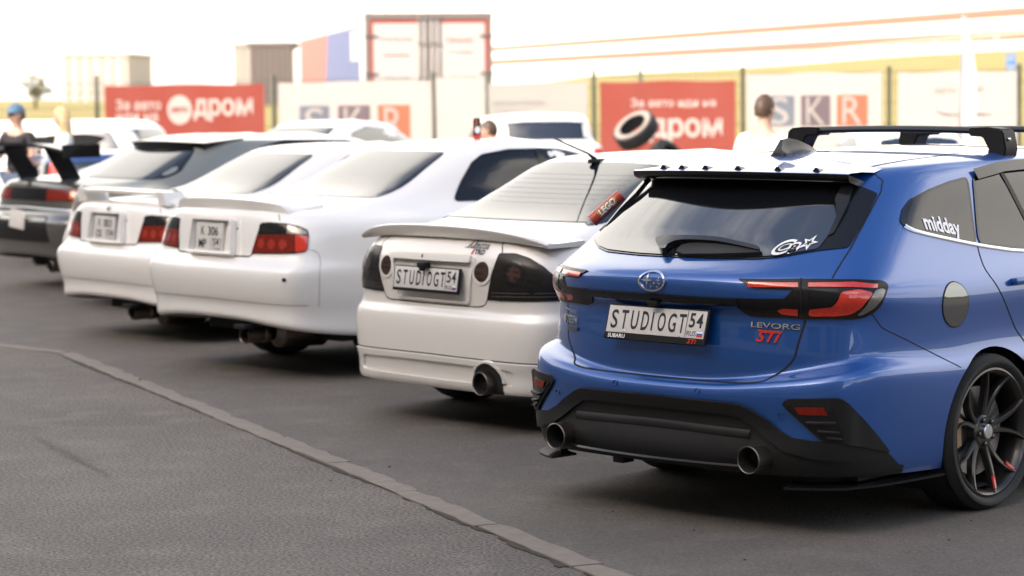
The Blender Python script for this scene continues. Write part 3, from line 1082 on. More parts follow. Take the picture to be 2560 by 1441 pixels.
# outlines of the car details in car coordinates (metres)
PK = {
    'lamp': [(0.404,1.003),(0.524,1.004),(0.651,1.006),(0.772,1.004),(0.874,1.002),(0.979,0.993),(0.999,0.981),(1.003,0.969),(0.987,0.936),(0.964,0.898),(0.93,0.87),(0.897,0.856),(0.852,0.849),(0.775,0.85),(0.666,0.85),(0.599,0.854),(0.453,0.856),(0.428,0.863),(0.402,0.886),(0.388,0.906),(0.393,0.929),(0.527,0.93),(0.591,0.933),(0.622,0.966),(0.472,0.97)],
    'lamp_strip_in': [(0.441,0.992),(0.642,0.991),(0.643,0.976),(0.527,0.975),(0.451,0.974)],
    'lamp_strip_out': [(0.681,0.991),(0.852,0.992),(0.953,0.981),(0.948,0.967),(0.851,0.974),(0.68,0.977)],
    'lamp_low_in': [(0.56,0.886),(0.582,0.895),(0.641,0.892),(0.639,0.864),(0.579,0.87)],
    'lamp_l': [(0.683,0.893),(0.772,0.902),(0.794,0.926),(0.805,0.957),(0.872,0.966),(0.929,0.952),(0.905,0.926),(0.88,0.895),(0.844,0.872),(0.795,0.864),(0.682,0.863)],
    'lamp_bright': [(0.873,0.958),(0.912,0.954),(0.927,0.948),(0.905,0.926),(0.883,0.903),(0.864,0.896),(0.859,0.92),(0.869,0.943)],
    'lamp_clear': [(0.938,0.959),(0.966,0.965),(0.987,0.959),(0.969,0.926),(0.934,0.892),(0.885,0.866),(0.865,0.865),(0.896,0.898)],
    'lamp_dark': [(0.681,0.967),(0.794,0.967),(0.787,0.929),(0.764,0.909),(0.68,0.904)],
    'lamp_split': [(0.653,1.005),(0.654,0.928),(0.652,0.85)],
    'bar': [(0.015,0.93),(0.225,0.929),(0.399,0.928),(0.385,0.902),(0.214,0.905),(0.002,0.904)],
    'glass_out': [(0.042,1.071),(0.183,1.071),(0.403,1.075),(0.496,1.086),(0.598,1.109),(0.684,1.12),(0.655,1.22),(0.619,1.323),(0.538,1.359),(0.442,1.384),(0.266,1.399),(-0.021,1.401)],
    'glass_in': [(0.04,1.072),(0.181,1.072),(0.401,1.077),(0.495,1.087),(0.595,1.11),(0.591,1.162),(0.569,1.228),(0.521,1.278),(0.468,1.331),(0.414,1.37),(0.277,1.386),(-0.009,1.389)],
    'hatch': [(0.52,1.423),(0.596,1.373),(0.621,1.329),(0.655,1.223),(0.691,1.117),(0.716,1.009)],
    'hatch_low': [(0.635,0.847),(0.614,0.75),(0.603,0.698),(0.572,0.657),(0.527,0.621),(0.486,0.6),(0.347,0.59),(-0.012,0.588)],
    'hatch_top': [(-0.024,0.786),(0.14,0.795),(0.289,0.791),(0.404,0.774),(0.49,0.767)],
    'ditch': [(0.501,0.779),(0.515,0.914),(0.522,1.106),(0.518,1.273),(0.497,1.455)],
    'ditch2': [(-0.37,1.585),(-0.12,1.487),(0.074,1.461),(0.298,1.444),(0.489,1.468)],
    'bump_seam': [(0.925,0.874),(0.976,0.81),(1.015,0.79),(1.173,0.723),(1.314,0.669),(1.452,0.618)],
    'fuel': [(0.86,0.872)],
    'qwin': [(0.704,1.21),(0.752,1.256),(0.817,1.291),(0.951,1.326),(1.102,1.354),(1.243,1.37),(1.134,1.103),(0.897,1.149),(0.753,1.18),(0.715,1.192)],
    'qchrome': [(0.705,1.186),(0.754,1.172),(0.891,1.141),(1.132,1.097),(1.295,1.073),(1.46,1.055)],
    'dwin_edge': [(1.277,1.374),(1.513,1.395),(1.706,1.406),(1.15,1.092),(1.464,1.06)],
    'dwin_pillar': [(1.463,1.329),(1.472,1.101)],
    'door_seam': [(1.14,1.091),(1.128,1.053),(1.123,0.993),(1.169,0.92),(1.244,0.824),(1.311,0.735),(1.36,0.689)],
    'handle': [(1.308,0.945),(1.36,0.921)],
    'black_low': [(0.019,0.52),(0.365,0.516),(0.421,0.512),(0.451,0.501),(0.533,0.458),(0.58,0.42),(0.63,0.393),(0.737,0.382),(0.829,0.378),(0.99,0.324),(1.079,0.238)],
    'trim': [(0.59,0.525),(0.613,0.546),(0.792,0.555),(0.814,0.543),(0.9,0.445),(1.0,0.32),(0.814,0.376),(0.737,0.384)],
    'pocket': [(0.611,0.52),(0.771,0.524),(0.809,0.387),(0.757,0.388),(0.693,0.447)],
    'reflector': [(0.641,0.518),(0.741,0.52),(0.757,0.489),(0.659,0.489)],
    'slats': [(0.686,0.457),(0.782,0.459),(0.722,0.425),(0.792,0.421),(0.754,0.4),(0.8,0.395)],
    'sensor': [(0.581,0.476)],
    'tip_low': [(1.079,0.238),(1.281,0.237),(1.273,0.272),(1.037,0.313),(0.63,0.304)],
    'wiper_arm': [(-0.134,1.109),(-0.114,1.124),(-0.019,1.129),(0.154,1.132),(0.273,1.12),(0.367,1.108),(0.39,1.094),(0.33,1.101),(0.173,1.116),(0.003,1.112),(-0.042,1.094),(-0.035,1.079),(-0.064,1.078)],
    'wiper_blade': [(0.004,1.095),(0.033,1.113),(0.174,1.115),(0.351,1.102),(0.391,1.093),(0.376,1.088),(0.059,1.073)],
    'emblem': [(-0.01,0.98)],
    'badge': [(0.529,0.821),(0.431,0.827),(0.617,0.814)],
    'badge2': [(0.508,0.778)],
    'tein': [(-0.577,0.782),(-0.663,0.777),(-0.508,0.785)],
    'tein_up': [(-0.583,0.814)],
    'tein_low': [(-0.56,0.745)],
    'decal': [(0.513,1.12),(0.445,1.107),(0.579,1.135),(0.548,1.132)],
    'midday': [(0.941,1.173),(0.832,1.194),(1.062,1.154)],
    'roofbar': [(-0.364,1.589),(0.492,1.776)],
    'a_lid': [(0.449,1.001),(0.509,0.933),(0.503,0.808),(0.472,0.721),(0.449,0.68),(0.419,0.657)],
    'a_lidbot': [(0.409,0.656),(0.005,0.651),(-0.43,0.65)],
    'a_lamp': [(0.569,0.935),(0.647,0.932),(0.73,0.908),(0.806,0.865),(0.849,0.83),(0.853,0.692),(0.673,0.694),(0.494,0.693)],
    'a_lampL': [(-0.746,0.928),(-0.746,0.912),(-0.773,0.854),(-0.767,0.765),(-0.707,0.69),(-0.527,0.694)],
    'a_recess': [(-0.339,0.878),(0.28,0.88),(0.256,0.683),(-0.268,0.675)],
    'a_grip': [(-0.35,0.905),(0.228,0.913),(0.273,0.904),(0.278,0.88),(-0.338,0.874)],
    'a_script': [(0.362,0.98),(0.267,0.983),(0.453,0.974)],
    'a_trd': [(0.366,0.934)],
    'a_glass': [(-0.608,1.04),(-0.531,1.058),(-0.009,1.065),(0.311,1.068),(0.571,1.068),(-0.53,1.308),(-0.334,1.344),(0.072,1.34)],
    'a_lip': [(-0.701,0.386),(-0.26,0.392),(0.45,0.393),(0.769,0.388)],
    'a_lip2': [(-0.63,0.267),(-0.588,0.347),(-0.267,0.358),(0.447,0.36)],
    'a_ant': [(-0.148,1.468)],
    'c_lamp': [(0.499,0.97),(0.563,0.976),(0.707,0.971),(0.792,0.953),(0.841,0.932),(0.849,0.898),(0.845,0.82),(0.832,0.802),(0.766,0.792),(0.435,0.782)],
    'c_lamp_top': [(0.465,0.9),(0.625,0.904),(0.766,0.91),(0.847,0.899)],
    'c_lamp_end': [(0.77,0.907),(0.843,0.899),(0.838,0.813),(0.789,0.802)],
    'c_recess': [(-0.233,0.972),(0.188,0.976),(0.235,0.77),(-0.204,0.763)],
    'c_plate': [(-0.085,0.964),(-0.089,0.776)],
    'c_lid': [(0.534,1.045),(0.604,0.98)],
    'c_lidlow': [(0.416,0.77),(-0.363,0.756)],
    'c_glass': [(-0.518,1.096),(0.168,1.107),(0.598,1.098),(0.462,1.367),(0.247,1.376),(-0.332,1.381)],
    'c_swin': [(1.53,1.075),(1.602,1.168),(1.728,1.293),(1.808,1.349),(1.9,1.376),(2.194,1.383),(2.898,1.335)],
    'c_dot': [(0.732,0.638)],
    'c_seam': [(0.852,0.816),(0.897,0.796),(0.917,0.724),(0.905,0.466)],
    'c_lip': [(-0.665,0.486),(0.272,0.487),(0.904,0.45)],
    'c_spoil': [(0.534,0.263)],
}
# ------------------------------------------------------------------ ground
def W(u, d, z=0.):
    """place on the site: u metres to the right along the row of banners, d metres out from the camera"""
    return Vector((CAM_POS[0] + math.cos(YAW) * u - math.sin(YAW) * d, CAM_POS[1] + math.sin(YAW) * u + math.cos(YAW) * d, z))
def asphalt(name, base, dark, light, spk, grain):
    m = bpy.data.materials.new(name)
    m.use_nodes = True
    t = m.node_tree
    b = t.nodes['Principled BSDF']
    N = lambda k: t.nodes.new(k)
    tc_ = N('ShaderNodeTexCoord')
    n1 = N('ShaderNodeTexNoise'); n1.inputs['Scale'].default_value = .55; n1.inputs['Detail'].default_value = 5; n1.inputs['Roughness'].default_value = .6
    n2 = N('ShaderNodeTexNoise'); n2.inputs['Scale'].default_value = grain; n2.inputs['Detail'].default_value = 3
    n3 = N('ShaderNodeTexVoronoi'); n3.inputs['Scale'].default_value = grain * .8
    n4 = N('ShaderNodeTexNoise'); n4.inputs['Scale'].default_value = 3.2; n4.inputs['Detail'].default_value = 4
    for n_ in (n1, n2, n3, n4):
        t.links.new(tc_.outputs['Object'], n_.inputs['Vector'])
    r1 = N('ShaderNodeMapRange'); r1.inputs['From Min'].default_value = .35; r1.inputs['From Max'].default_value = .65
    t.links.new(n1.outputs['Fac'], r1.inputs['Value'])
    m1 = N('ShaderNodeMix'); m1.data_type = 'RGBA'
    m1.inputs['A'].default_value = (*base, 1); m1.inputs['B'].default_value = (*dark, 1)
    t.links.new(r1.outputs[0], m1.inputs['Factor'])
    r4 = N('ShaderNodeMapRange'); r4.inputs['From Min'].default_value = .50; r4.inputs['From Max'].default_value = .72; r4.inputs['To Max'].default_value = .65
    t.links.new(n4.outputs['Fac'], r4.inputs['Value'])
    m2 = N('ShaderNodeMix'); m2.data_type = 'RGBA'; m2.inputs['B'].default_value = (*light, 1)
    t.links.new(m1.outputs['Result'], m2.inputs['A']); t.links.new(r4.outputs[0], m2.inputs['Factor'])
    r2_ = N('ShaderNodeMapRange'); r2_.inputs['From Min'].default_value = .3; r2_.inputs['From Max'].default_value = .7; r2_.inputs['To Min'].default_value = 1 - spk; r2_.inputs['To Max'].default_value = 1 + spk
    t.links.new(n2.outputs['Fac'], r2_.inputs['Value'])
    mu = N('ShaderNodeMix'); mu.data_type = 'RGBA'; mu.blend_type = 'MULTIPLY'; mu.inputs['Factor'].default_value = 1
    t.links.new(m2.outputs['Result'], mu.inputs['A']); t.links.new(r2_.outputs[0], mu.inputs['B'])
    t.links.new(mu.outputs['Result'], b.inputs['Base Color'])
    b.inputs['Roughness'].default_value = .82
    b.inputs['Specular IOR Level'].default_value = .35
    bp = N('ShaderNodeBump'); bp.inputs['Strength'].default_value = .35; bp.inputs['Distance'].default_value = .004
    ad = N('ShaderNodeMath'); ad.operation = 'ADD'
    t.links.new(n2.outputs['Fac'], ad.inputs[0]); t.links.new(n3.outputs['Distance'], ad.inputs[1])
    t.links.new(ad.outputs[0], bp.inputs['Height'])
    t.links.new(bp.outputs[0], b.inputs['Normal'])
    return m
M_ASPH = asphalt('coarse_asphalt', (.136, .117, .100), (.102, .088, .076), (.168, .145, .124), .75, 70)
M_LOT = asphalt('parking_asphalt', (.122, .107, .093), (.100, .088, .077), (.144, .127, .110), .32, 90)
M_CONC = mat('kerb_concrete', (.195, .167, .138), .85, var=.25, scale=14, bump=.4, bscale=120)
M_GRASS = mat('dry_grass', (.26, .19, .055), .9, var=.3, scale=.6, lo=(.17, .155, .035), bump=.3, bscale=9)
M_HILL = mat('tree_line', (.055, .06, .03), .95, var=.5, scale=.12, lo=(.03, .035, .018))
def sheet(name, pts, z, m, kind='structure'):
    o = mesh_obj(name, [(p[0], p[1], z) for p in pts], [tuple(range(len(pts)))], m)
    return tag(o, kind=kind)
sheet('ground', [(-1500, -1500), (1500, -1500), (1500, 1500), (-1500, 1500)], 0, M_ASPH)
KERB = [(-24, 2.05), (-11.0, 2.22), (-8.3, 2.27), (-7.35, 2.27), (.42, -.93), (9, -4.54), (14, -6.64)]
def lot_sheet():
    near = [(-95, 2.0)] + [(p[0] + .04, p[1] + .09) for p in KERB] + [(40, -17.4)]
    P, F = [], []
    for i, (x, y) in enumerate(near):
        P += [(x, y, .004), (x * 1.6 - 8, 70, .004)]
        if i: F.append((2 * i - 2, 2 * i, 2 * i + 1, 2 * i - 1))
    tag(mesh_obj('parking_lot', P, F, M_LOT), kind='structure')
lot_sheet()
# kerb of single concrete stones, set almost flush
kerb = bpy.data.objects.new('kerb', None); link(kerb); tag(kerb, kind='structure')
rk = random.Random(4)
def kerb_stones():
    for a, b in zip(KERB[1:], KERB[2:]):
        a, b = Vector((*a, 0)), Vector((*b, 0))
        L = (b - a).length
        d = (b - a).normalized(); n = Vector((-d.y, d.x, 0))
        k = max(1, round(L / .98))
        for i in range(k):
            s0, s1 = L * i / k + .006, L * (i + 1) / k - .006
            if d.length and (a + d * s0).x > 9: continue
            m_ = 8
            lo, hi = [], []
            off = rk.uniform(-.008, .008)
            for j in range(m_ + 1):
                s = s0 + (s1 - s0) * j / m_
                e0 = rk.uniform(-.007, .007); e1 = rk.uniform(-.013, .013)
                if j in (0, m_):
                    e1 -= rk.uniform(.0, .028)
                zz = .0075 + rk.uniform(-.001, .0015)
                lo.append(a + d * s + n * (off + e0) + Vector((0, 0, zz)))
                hi.append(a + d * s + n * (.112 + off + e1) + Vector((0, 0, zz)))
            P, F = [], []
            for p, q in zip(lo, hi):
                P += [p, q, p + n * .0 - Vector((0, 0, .02)) - n * .004, q - Vector((0, 0, .02)) + n * .006]
            for j in range(m_):
                c = j * 4
                F += [(c, c + 4, c + 5, c + 1), (c + 2, c + 6, c + 4, c), (c + 1, c + 5, c + 7, c + 3)]
            F += [(0, 1, 3, 2), (m_ * 4 + 1, m_ * 4, m_ * 4 + 2, m_ * 4 + 3)]
            mesh_obj('kerb_stone', P, F, M_CONC, kerb)
kerb_stones()
# soil and grit gathered along the joint
def joint_dirt():
    rg = random.Random(11)
    P, F = [], []
    for a, b in zip(KERB[3:], KERB[4:6]):
        a, b = Vector((*a, 0)), Vector((*b, 0))
        L = (b - a).length
        d = (b - a).normalized(); n = Vector((-d.y, d.x, 0))
        s = 0; wk = .02
        k0 = None
        while s < L:
            wk = min(.05, max(.003, wk + rg.gauss(0, .006))); wd = wk * (1.2 if s > 6.0 else .6)
            p, q = a + d * s + n * .004, a + d * s - n * wd
            P += [(p.x, p.y, .0035), (q.x, q.y, .0035)]
            if k0 is not None:
                F.append((k0, k0 + 1, len(P) - 1, len(P) - 2))
            k0 = len(P) - 2
            s += rg.uniform(.015, .04)
    o = mesh_obj('joint_dirt', P, F, mat('joint_soil', (.045, .034, .022), .95, var=.5, scale=50, bump=.5))
    tag(o, kind='stuff')
joint_dirt()
def worn_line():
    """remains of a painted line: pale flecks left in the aggregate"""
    rg = random.Random(5)
    P, F = [], []
    a, b = Vector((-4.2, -.15, .0025)), Vector((-2.6, -.78, .0025))
    d = (b - a).normalized(); n = Vector((-d.y, d.x, 0))
    for i in range(900):
        t = rg.random()
        c = a.lerp(b, t) + n * rg.gauss(0, .022)
        r = rg.uniform(.002, .006) * (.5 + math.sin(math.pi * t))
        k = len(P)
        for q in range(5):
            an = q * 1.2566 + rg.uniform(-.4, .4)
            P.append(tuple(c + Vector((math.cos(an), math.sin(an), 0)) * r * rg.uniform(.6, 1.3)))
        F.append((k, k + 1, k + 2, k + 3, k + 4))
    tag(mesh_obj('worn_line', P, F, mat('worn_paint', (.20, .18, .145), .85, var=.3, scale=60)), kind='stuff')
worn_line()
def pebbles():
    rg = random.Random(21)
    bm = bmesh.new()
    for i in range(330):
        if i < 300:
            x, y = rg.uniform(-7, 3), rg.uniform(-1.6, 2.2)
        else:
            t = rg.random(); x = -7 + 9 * t; y = 2.15 - 9 * t * .42 + rg.gauss(-.05, .12)
        r = rg.choice([.0015, .002, .002, .003, .0045]) * rg.uniform(.7, 1.2)
        M = Matrix.Translation((x, y, .004 + r * .4)) @ Matrix.Rotation(rg.random() * 6, 4, 'Z') @ Matrix.Diagonal((r * rg.uniform(1, 1.8), r, r * .6, 1))
        bmesh.ops.create_icosphere(bm, subdivisions=1, radius=1, matrix=M)
        if rg.random() < .55:
            bm.faces.ensure_lookup_table()
            for f in bm.faces[-20:]: f.material_index = 1
    o = bm_obj('grit', bm, [mat('light_grit', (.20, .18, .15), .9, var=.3, scale=90), mat('dark_grit', (.022, .02, .018), .9, var=.3, scale=90)])
    tag(o, kind='stuff')
pebbles()
# rising grass bank beyond the fence
def bank():
    us = [-3.2, -.235, -.19, -.12, -.05, .0, .04, .10, .16, .22, .30, 3.5]       # slope of the sight line, right per metre out
    zt = [1.6, 1.66, 1.66, 1.6, 1.9, 2.2, 2.75, 3.05, 3.5, 3.8, 4.2, 4.2]
    ds = [50, 54, 62, 78, 100, 128, 260]
    sd = [-.05, .05, .28, .62, .90, 1.0, 1.02]
    P, F = [], []
    for i, (u, z) in enumerate(zip(us, zt)):
        for d, s in zip(ds, sd):
            p = W(u * d if abs(u) < 1 else u * 100, d, z * s)
            P.append(tuple(p))
    k = len(ds)
    for i in range(len(us) - 1):
        for j in range(k - 1):
            F.append((i * k + j, i * k + k + j, i * k + k + j + 1, i * k + j + 1))
    o = mesh_obj('grass_bank', P, F, M_GRASS, smooth=True)
    tag(o, kind='structure')
bank()
def hill_ring():
    rg = random.Random(3)
    P, F = [], []
    n = 90
    for i in range(n + 1):
        t = -.25 + (math.pi + .9) * i / n - 2.3          # behind and beside the camera
        h = 7 + 4 * math.sin(i * .37) + 3 * math.sin(i * .9 + 1) + rg.uniform(-1, 1)
        r = 190
        x, y = CAM_POS[0] + r * math.cos(t), CAM_POS[1] + r * math.sin(t)
        P += [(x, y, -1), (x + 6 * math.cos(t), y + 6 * math.sin(t), max(3, h)), (x + 40 * math.cos(t), y + 40 * math.sin(t), max(2, h * .8))]
        if i:
            for j in range(2):
                F.append((3 * i - 3 + j, 3 * i + j, 3 * i + 1 + j, 3 * i - 2 + j))
    tag(mesh_obj('hills', P, F, M_HILL, smooth=True), kind='structure')
hill_ring()

# the tall stand is added unseen behind the photographer to shade the near cars
def shade_block():
    t = thing('unseen_shade_building', 'long tall grey building added unseen behind the photographer to shade the near cars', 'building', (-8, -17, 0), 0)
    m = mat('shade_block_panel', (.30, .285, .265), .75, var=.12, scale=.3)
    g = mat('shade_block_window', (.03, .035, .04), .08, var=.1)
    def bb(nm, mm, *a):
        bm = bmesh.new(); box(bm, *a)
        return bm_obj(nm, bm, mm, t, smooth=False)
    bb('wall', m, -48, 44, -14, 0, 0, 14.2)
    bb('roof_edge', mat('shade_block_trim', (.16, .16, .16), .6), -48.4, 44.4, -14.4, .5, 14.2, 14.7)
    bb('glare_block_wing', m, -62, -46, .002, 29, 0, 13.4)  # wing added out of view to cut bright reflections in left-hand lamps
    for k in range(3):
        for i in range(22):
            x = -46 + i * 4.1
            bb('window', g, x, x + 2.6, .003, .06, 1.6 + k * 4.2, 3.6 + k * 4.2)
shade_block()
# ------------------------------------------------------------------ fence and banners
F0 = Vector((-31.316, 20.112, 0)); FD = Vector((.954, .299, 0)).normalized(); FN = Vector((.299, -.954, 0)).normalized()
def FP(s, z, off=0.): 
    p = F0 + FD * s + FN * off
    return Vector((p.x, p.y, z))
M_POST = mat('green_grey_post', (.028, .034, .022), .6, var=.2, scale=10)
M_WIRE = mat('fence_wire', (.06, .07, .05), .6, var=.2, scale=10)
def fence():
    f = thing('mesh_fence', 'dark welded wire mesh fence on posts behind the cars, hung with banners', 'fence', tuple(FP(0, 0)))
    inv = Matrix.Translation(-f.location)
    posts = [-6.2, -3.2, 0, 3.96, 7.3, 8.34, 10.4, 11.25, 13.1, 15.61, 17.73, 20.6]
    for s in posts:
        bm = bmesh.new()
        p = FP(s, 0)
        lean = rk.uniform(-.006, .006)
        h = 2.13 + rk.uniform(-.03, .03)
        w_ = .045 if s in (8.34,) else .055
        M = inv @ Matrix.Translation(p) @ Matrix.Rotation(math.atan2(FD.y, FD.x), 4, 'Z') @ Matrix.Rotation(lean, 4, 'Y')
        box(bm, -w_ / 2, w_ / 2, -.03, .03, 0, h, .006, M)
        box(bm, -w_ / 2 - .006, w_ / 2 + .006, -.035, .035, h, h + .02, .004, M)
        bm_obj('post', bm, mat('grey_post', (.10, .10, .075), .6, var=.2, scale=10) if s in (8.34, 11.25) else M_POST, f, smooth=False)
    for a, b in zip(posts, posts[1:]):
        bm = bmesh.new()
        n = max(2, int((b - a) / .10))
        for i in range(n + 1):
            p = inv @ FP(a + (b - a) * i / n, 0)
            q = FD * .0035; r = FN * .0035
            v = [bm.verts.new(p + c + Vector((0, 0, z))) for z in (.05, 2.06) for c in (-q, r, q, -r)]
            for k in range(4):
                bm.faces.new((v[k], v[(k + 1) % 4], v[4 + (k + 1) % 4], v[4 + k]))
        for z in (.15, .5, .85, 1.2, 1.55, 1.85, 2.03):
            p, e = inv @ FP(a, z), inv @ FP(b, z)
            v = [bm.verts.new(x + c) for x in (p, e) for c in (Vector((0, 0, -.005)), FN * .006, Vector((0, 0, .005)), -FN * .006)]
            for k in range(4):
                bm.faces.new((v[k], v[(k + 1) % 4], v[4 + (k + 1) % 4], v[4 + k]))
        bm_obj('wire_panel', bm, M_WIRE, f, smooth=False)
fence()
M_BRED = mat('red_banner_vinyl', (.30, .052, .034), .6, var=.06, scale=2, trans=.45)
M_BCREAM = mat('cream_banner_vinyl', (.53, .475, .435), .6, var=.03, scale=2, trans=.5)
M_BGREY = mat('pale_banner_vinyl', (.40, .375, .34), .6, var=.03, scale=2, trans=.45)
M_BWHITE = mat('banner_print_white', (.60, .52, .47), .6, var=.02, scale=2, trans=.45)
M_BBLUE = mat('banner_print_blue', (.165, .18, .22), .6, var=.05, scale=2, trans=.4)
M_BMAUVE = mat('banner_print_mauve', (.155, .115, .13), .6, var=.05, scale=2, trans=.4)
M_BORANGE = mat('banner_print_orange', (.40, .14, .07), .6, var=.05, scale=2, trans=.4)
M_BFAINT = mat('banner_print_faint', (.31, .29, .27), .6, var=.05, scale=2, trans=.4)
M_BDARK = mat('banner_print_dark', (.09, .075, .07), .6, var=.05, scale=2, trans=.2)
def wav(s, z, k):
    return .018 * math.sin(s * 2.3 + k) + .012 * math.sin(s * 5.1 + z * 3 + k)
def banner(label, s0, s1, z0, z1, m, k, group=None):
    o0 = FP((s0 + s1) / 2, z0, .05)
    P, F = [], []
    nx = max(6, int((s1 - s0) / .15)); nz = 8
    for j in range(nz + 1):
        for i in range(nx + 1):
            s = s0 + (s1 - s0) * i / nx
            z = z0 + (z1 - z0) * j / nz
            sag = .012 * math.sin(math.pi * i / nx * 3) if j == nz else 0
            P.append(FP(s, z - sag, .06 + wav(s, z, k)) - o0)
    for j in range(nz):
        for i in range(nx):
            a = j * (nx + 1) + i
            F.append((a, a + 1, a + nx + 2, a + nx + 1))
    o = mesh_obj('banner', P, F, m, smooth=True)
    o.location = o0
    tag(o, label, 'banner', group)
    def on(s, z, off=.012):
        return FP(s, z, .06 + wav(s, z, k) + off) - o0
    def words(t, sc, zc, w_, h_, mm, off=.012, **kw):
        for v, f in split_words(*fit_text(t, w_, h_, **kw)) if ' ' in t else [fit_text(t, w_, h_, **kw)]:
            mesh_obj('lettering', [on(sc + x, zc + y, off) for x, y, z in v], f, mm, o)
    def patch(name, loop, mm, off=.008):
        V, F_ = fill2d([loop], .12)
        mesh_obj(name, [on(a, b, off) for a, b in V], [f for f in F_], mm, o)
    return o, words, patch
b1, t1, p1 = banner('red banner with a round white logo beside the blond woman', .25, 3.80, .55, 1.985, M_BRED, .3, None)
t1('За авто', 1.02, 1.62, 1.0, .20, M_BWHITE, bold=.02)
t1('иди на', .98, 1.36, .92, .20, M_BWHITE, bold=.02)
p1('round_logo', ellipse(1.93, 1.515, .27, .27, 28), M_BWHITE)
t1('авто', 1.93, 1.52, .36, .10, M_BRED, .016, bold=.02)
t1('дром', 2.90, 1.51, 1.32, .42, M_BWHITE, bold=.03)
b2, t2, p2 = banner('cream banner with three lettered squares behind the white saloons', 4.10, 7.27, .55, 1.99, M_BCREAM, 1.1)
for c, sc, mm in (('S', 4.86, M_BBLUE), ('K', 5.70, M_BMAUVE), ('R', 6.51, M_BORANGE)):
    p2('letter_square', [(sc - .325, .93), (sc + .325, .93), (sc + .325, 1.575), (sc - .325, 1.575)], mm)
    t2(c, sc, 1.25, .40, .56, M_BCREAM, .016)
b3, t3, p3 = banner('blank ivory banner between two posts below the lorry', 7.36, 8.31, .55, 2.04, M_BCREAM, 2.0)
b4, t4, p4 = banner('pale grey banner with two faint lines of print', 8.40, 10.30, .55, 1.935, M_BGREY, 2.9)
t4('автомобили', 8.98, 1.60, .95, .11, M_BFAINT)
t4('сервис', 8.90, 1.43, .7, .11, M_BFAINT)
b5, t5, p5 = banner('red banner with large white lettering behind the tyre stack', 10.54, 13.0, .55, 1.93, M_BRED, 3.4)
t5('За авто иди на', 11.88, 1.56, 1.55, .17, M_BWHITE, bold=.02)
t5('дром', 12.10, 1.10, 1.35, .42, M_BWHITE, bold=.03)
b6, t6, p6 = banner('cream banner with three lettered squares behind the blue wagon roof bar', 13.19, 15.52, .55, 2.03, M_BCREAM, 4.2)
for c, sc, mm in (('S', 13.76, M_BBLUE), ('K', 14.39, M_BMAUVE), ('R', 15.02, M_BORANGE)):
    p6('letter_square', [(sc - .26, 1.17), (sc + .26, 1.17), (sc + .26, 1.67), (sc - .26, 1.67)], mm)
    t6(c, sc, 1.42, .32, .44, M_BCREAM, .016)
b7, t7, p7 = banner('ivory banner with a dark car outline behind the feather flag', 15.78, 17.72, .55, 2.02, M_BCREAM, 5.0)
t7('МОТОРС', 17.05, 1.74, .30, .09, M_BFAINT, bold=.02)
t7('авто', 16.55, 1.72, .35, .10, M_BFAINT)
p7('car_outline', smooth_loop([(16.36, 1.43), (16.55, 1.36), (16.85, 1.345), (17.10, 1.36), (17.25, 1.35), (17.35, 1.335), (17.2, 1.325), (16.95, 1.325), (16.7, 1.325), (16.52, 1.335)], 3), M_BDARK)

# ------------------------------------------------------------------ lorry, flag, sign, buildings beyond the fence
def frame_obj(name, label, cat, u, d, face, z=0.):
    """object frame whose local -Y looks back to the camera; face = extra turn"""
    return thing(name, label, cat, tuple(W(u, d, z)), YAW + face)
def bx(name, parent, m, x0, x1, y0, y1, z0, z1, bev=.0):
    bm = bmesh.new()
    box(bm, x0, x1, y0, y1, z0, z1, bev)
    return bm_obj(name, bm, m, parent, smooth=False)
M_TWHITE = mat('lorry_white', (.52, .47, .43), .4, 0, .3, .1, var=.03, scale=2)
M_TFRAME = mat('lorry_frame_grey', (.22, .19, .17), .45, .2, var=.08, scale=6)
M_TRED = mat('lorry_red_trim', (.36, .06, .035), .4, 0, .3, .1, var=.05, scale=5)
M_TBLUE = mat('lorry_blue_print', (.09, .11, .23), .5, var=.08, scale=1.5)
M_TPINK = mat('lorry_red_print', (.38, .11, .09), .5, var=.06, scale=1.5)
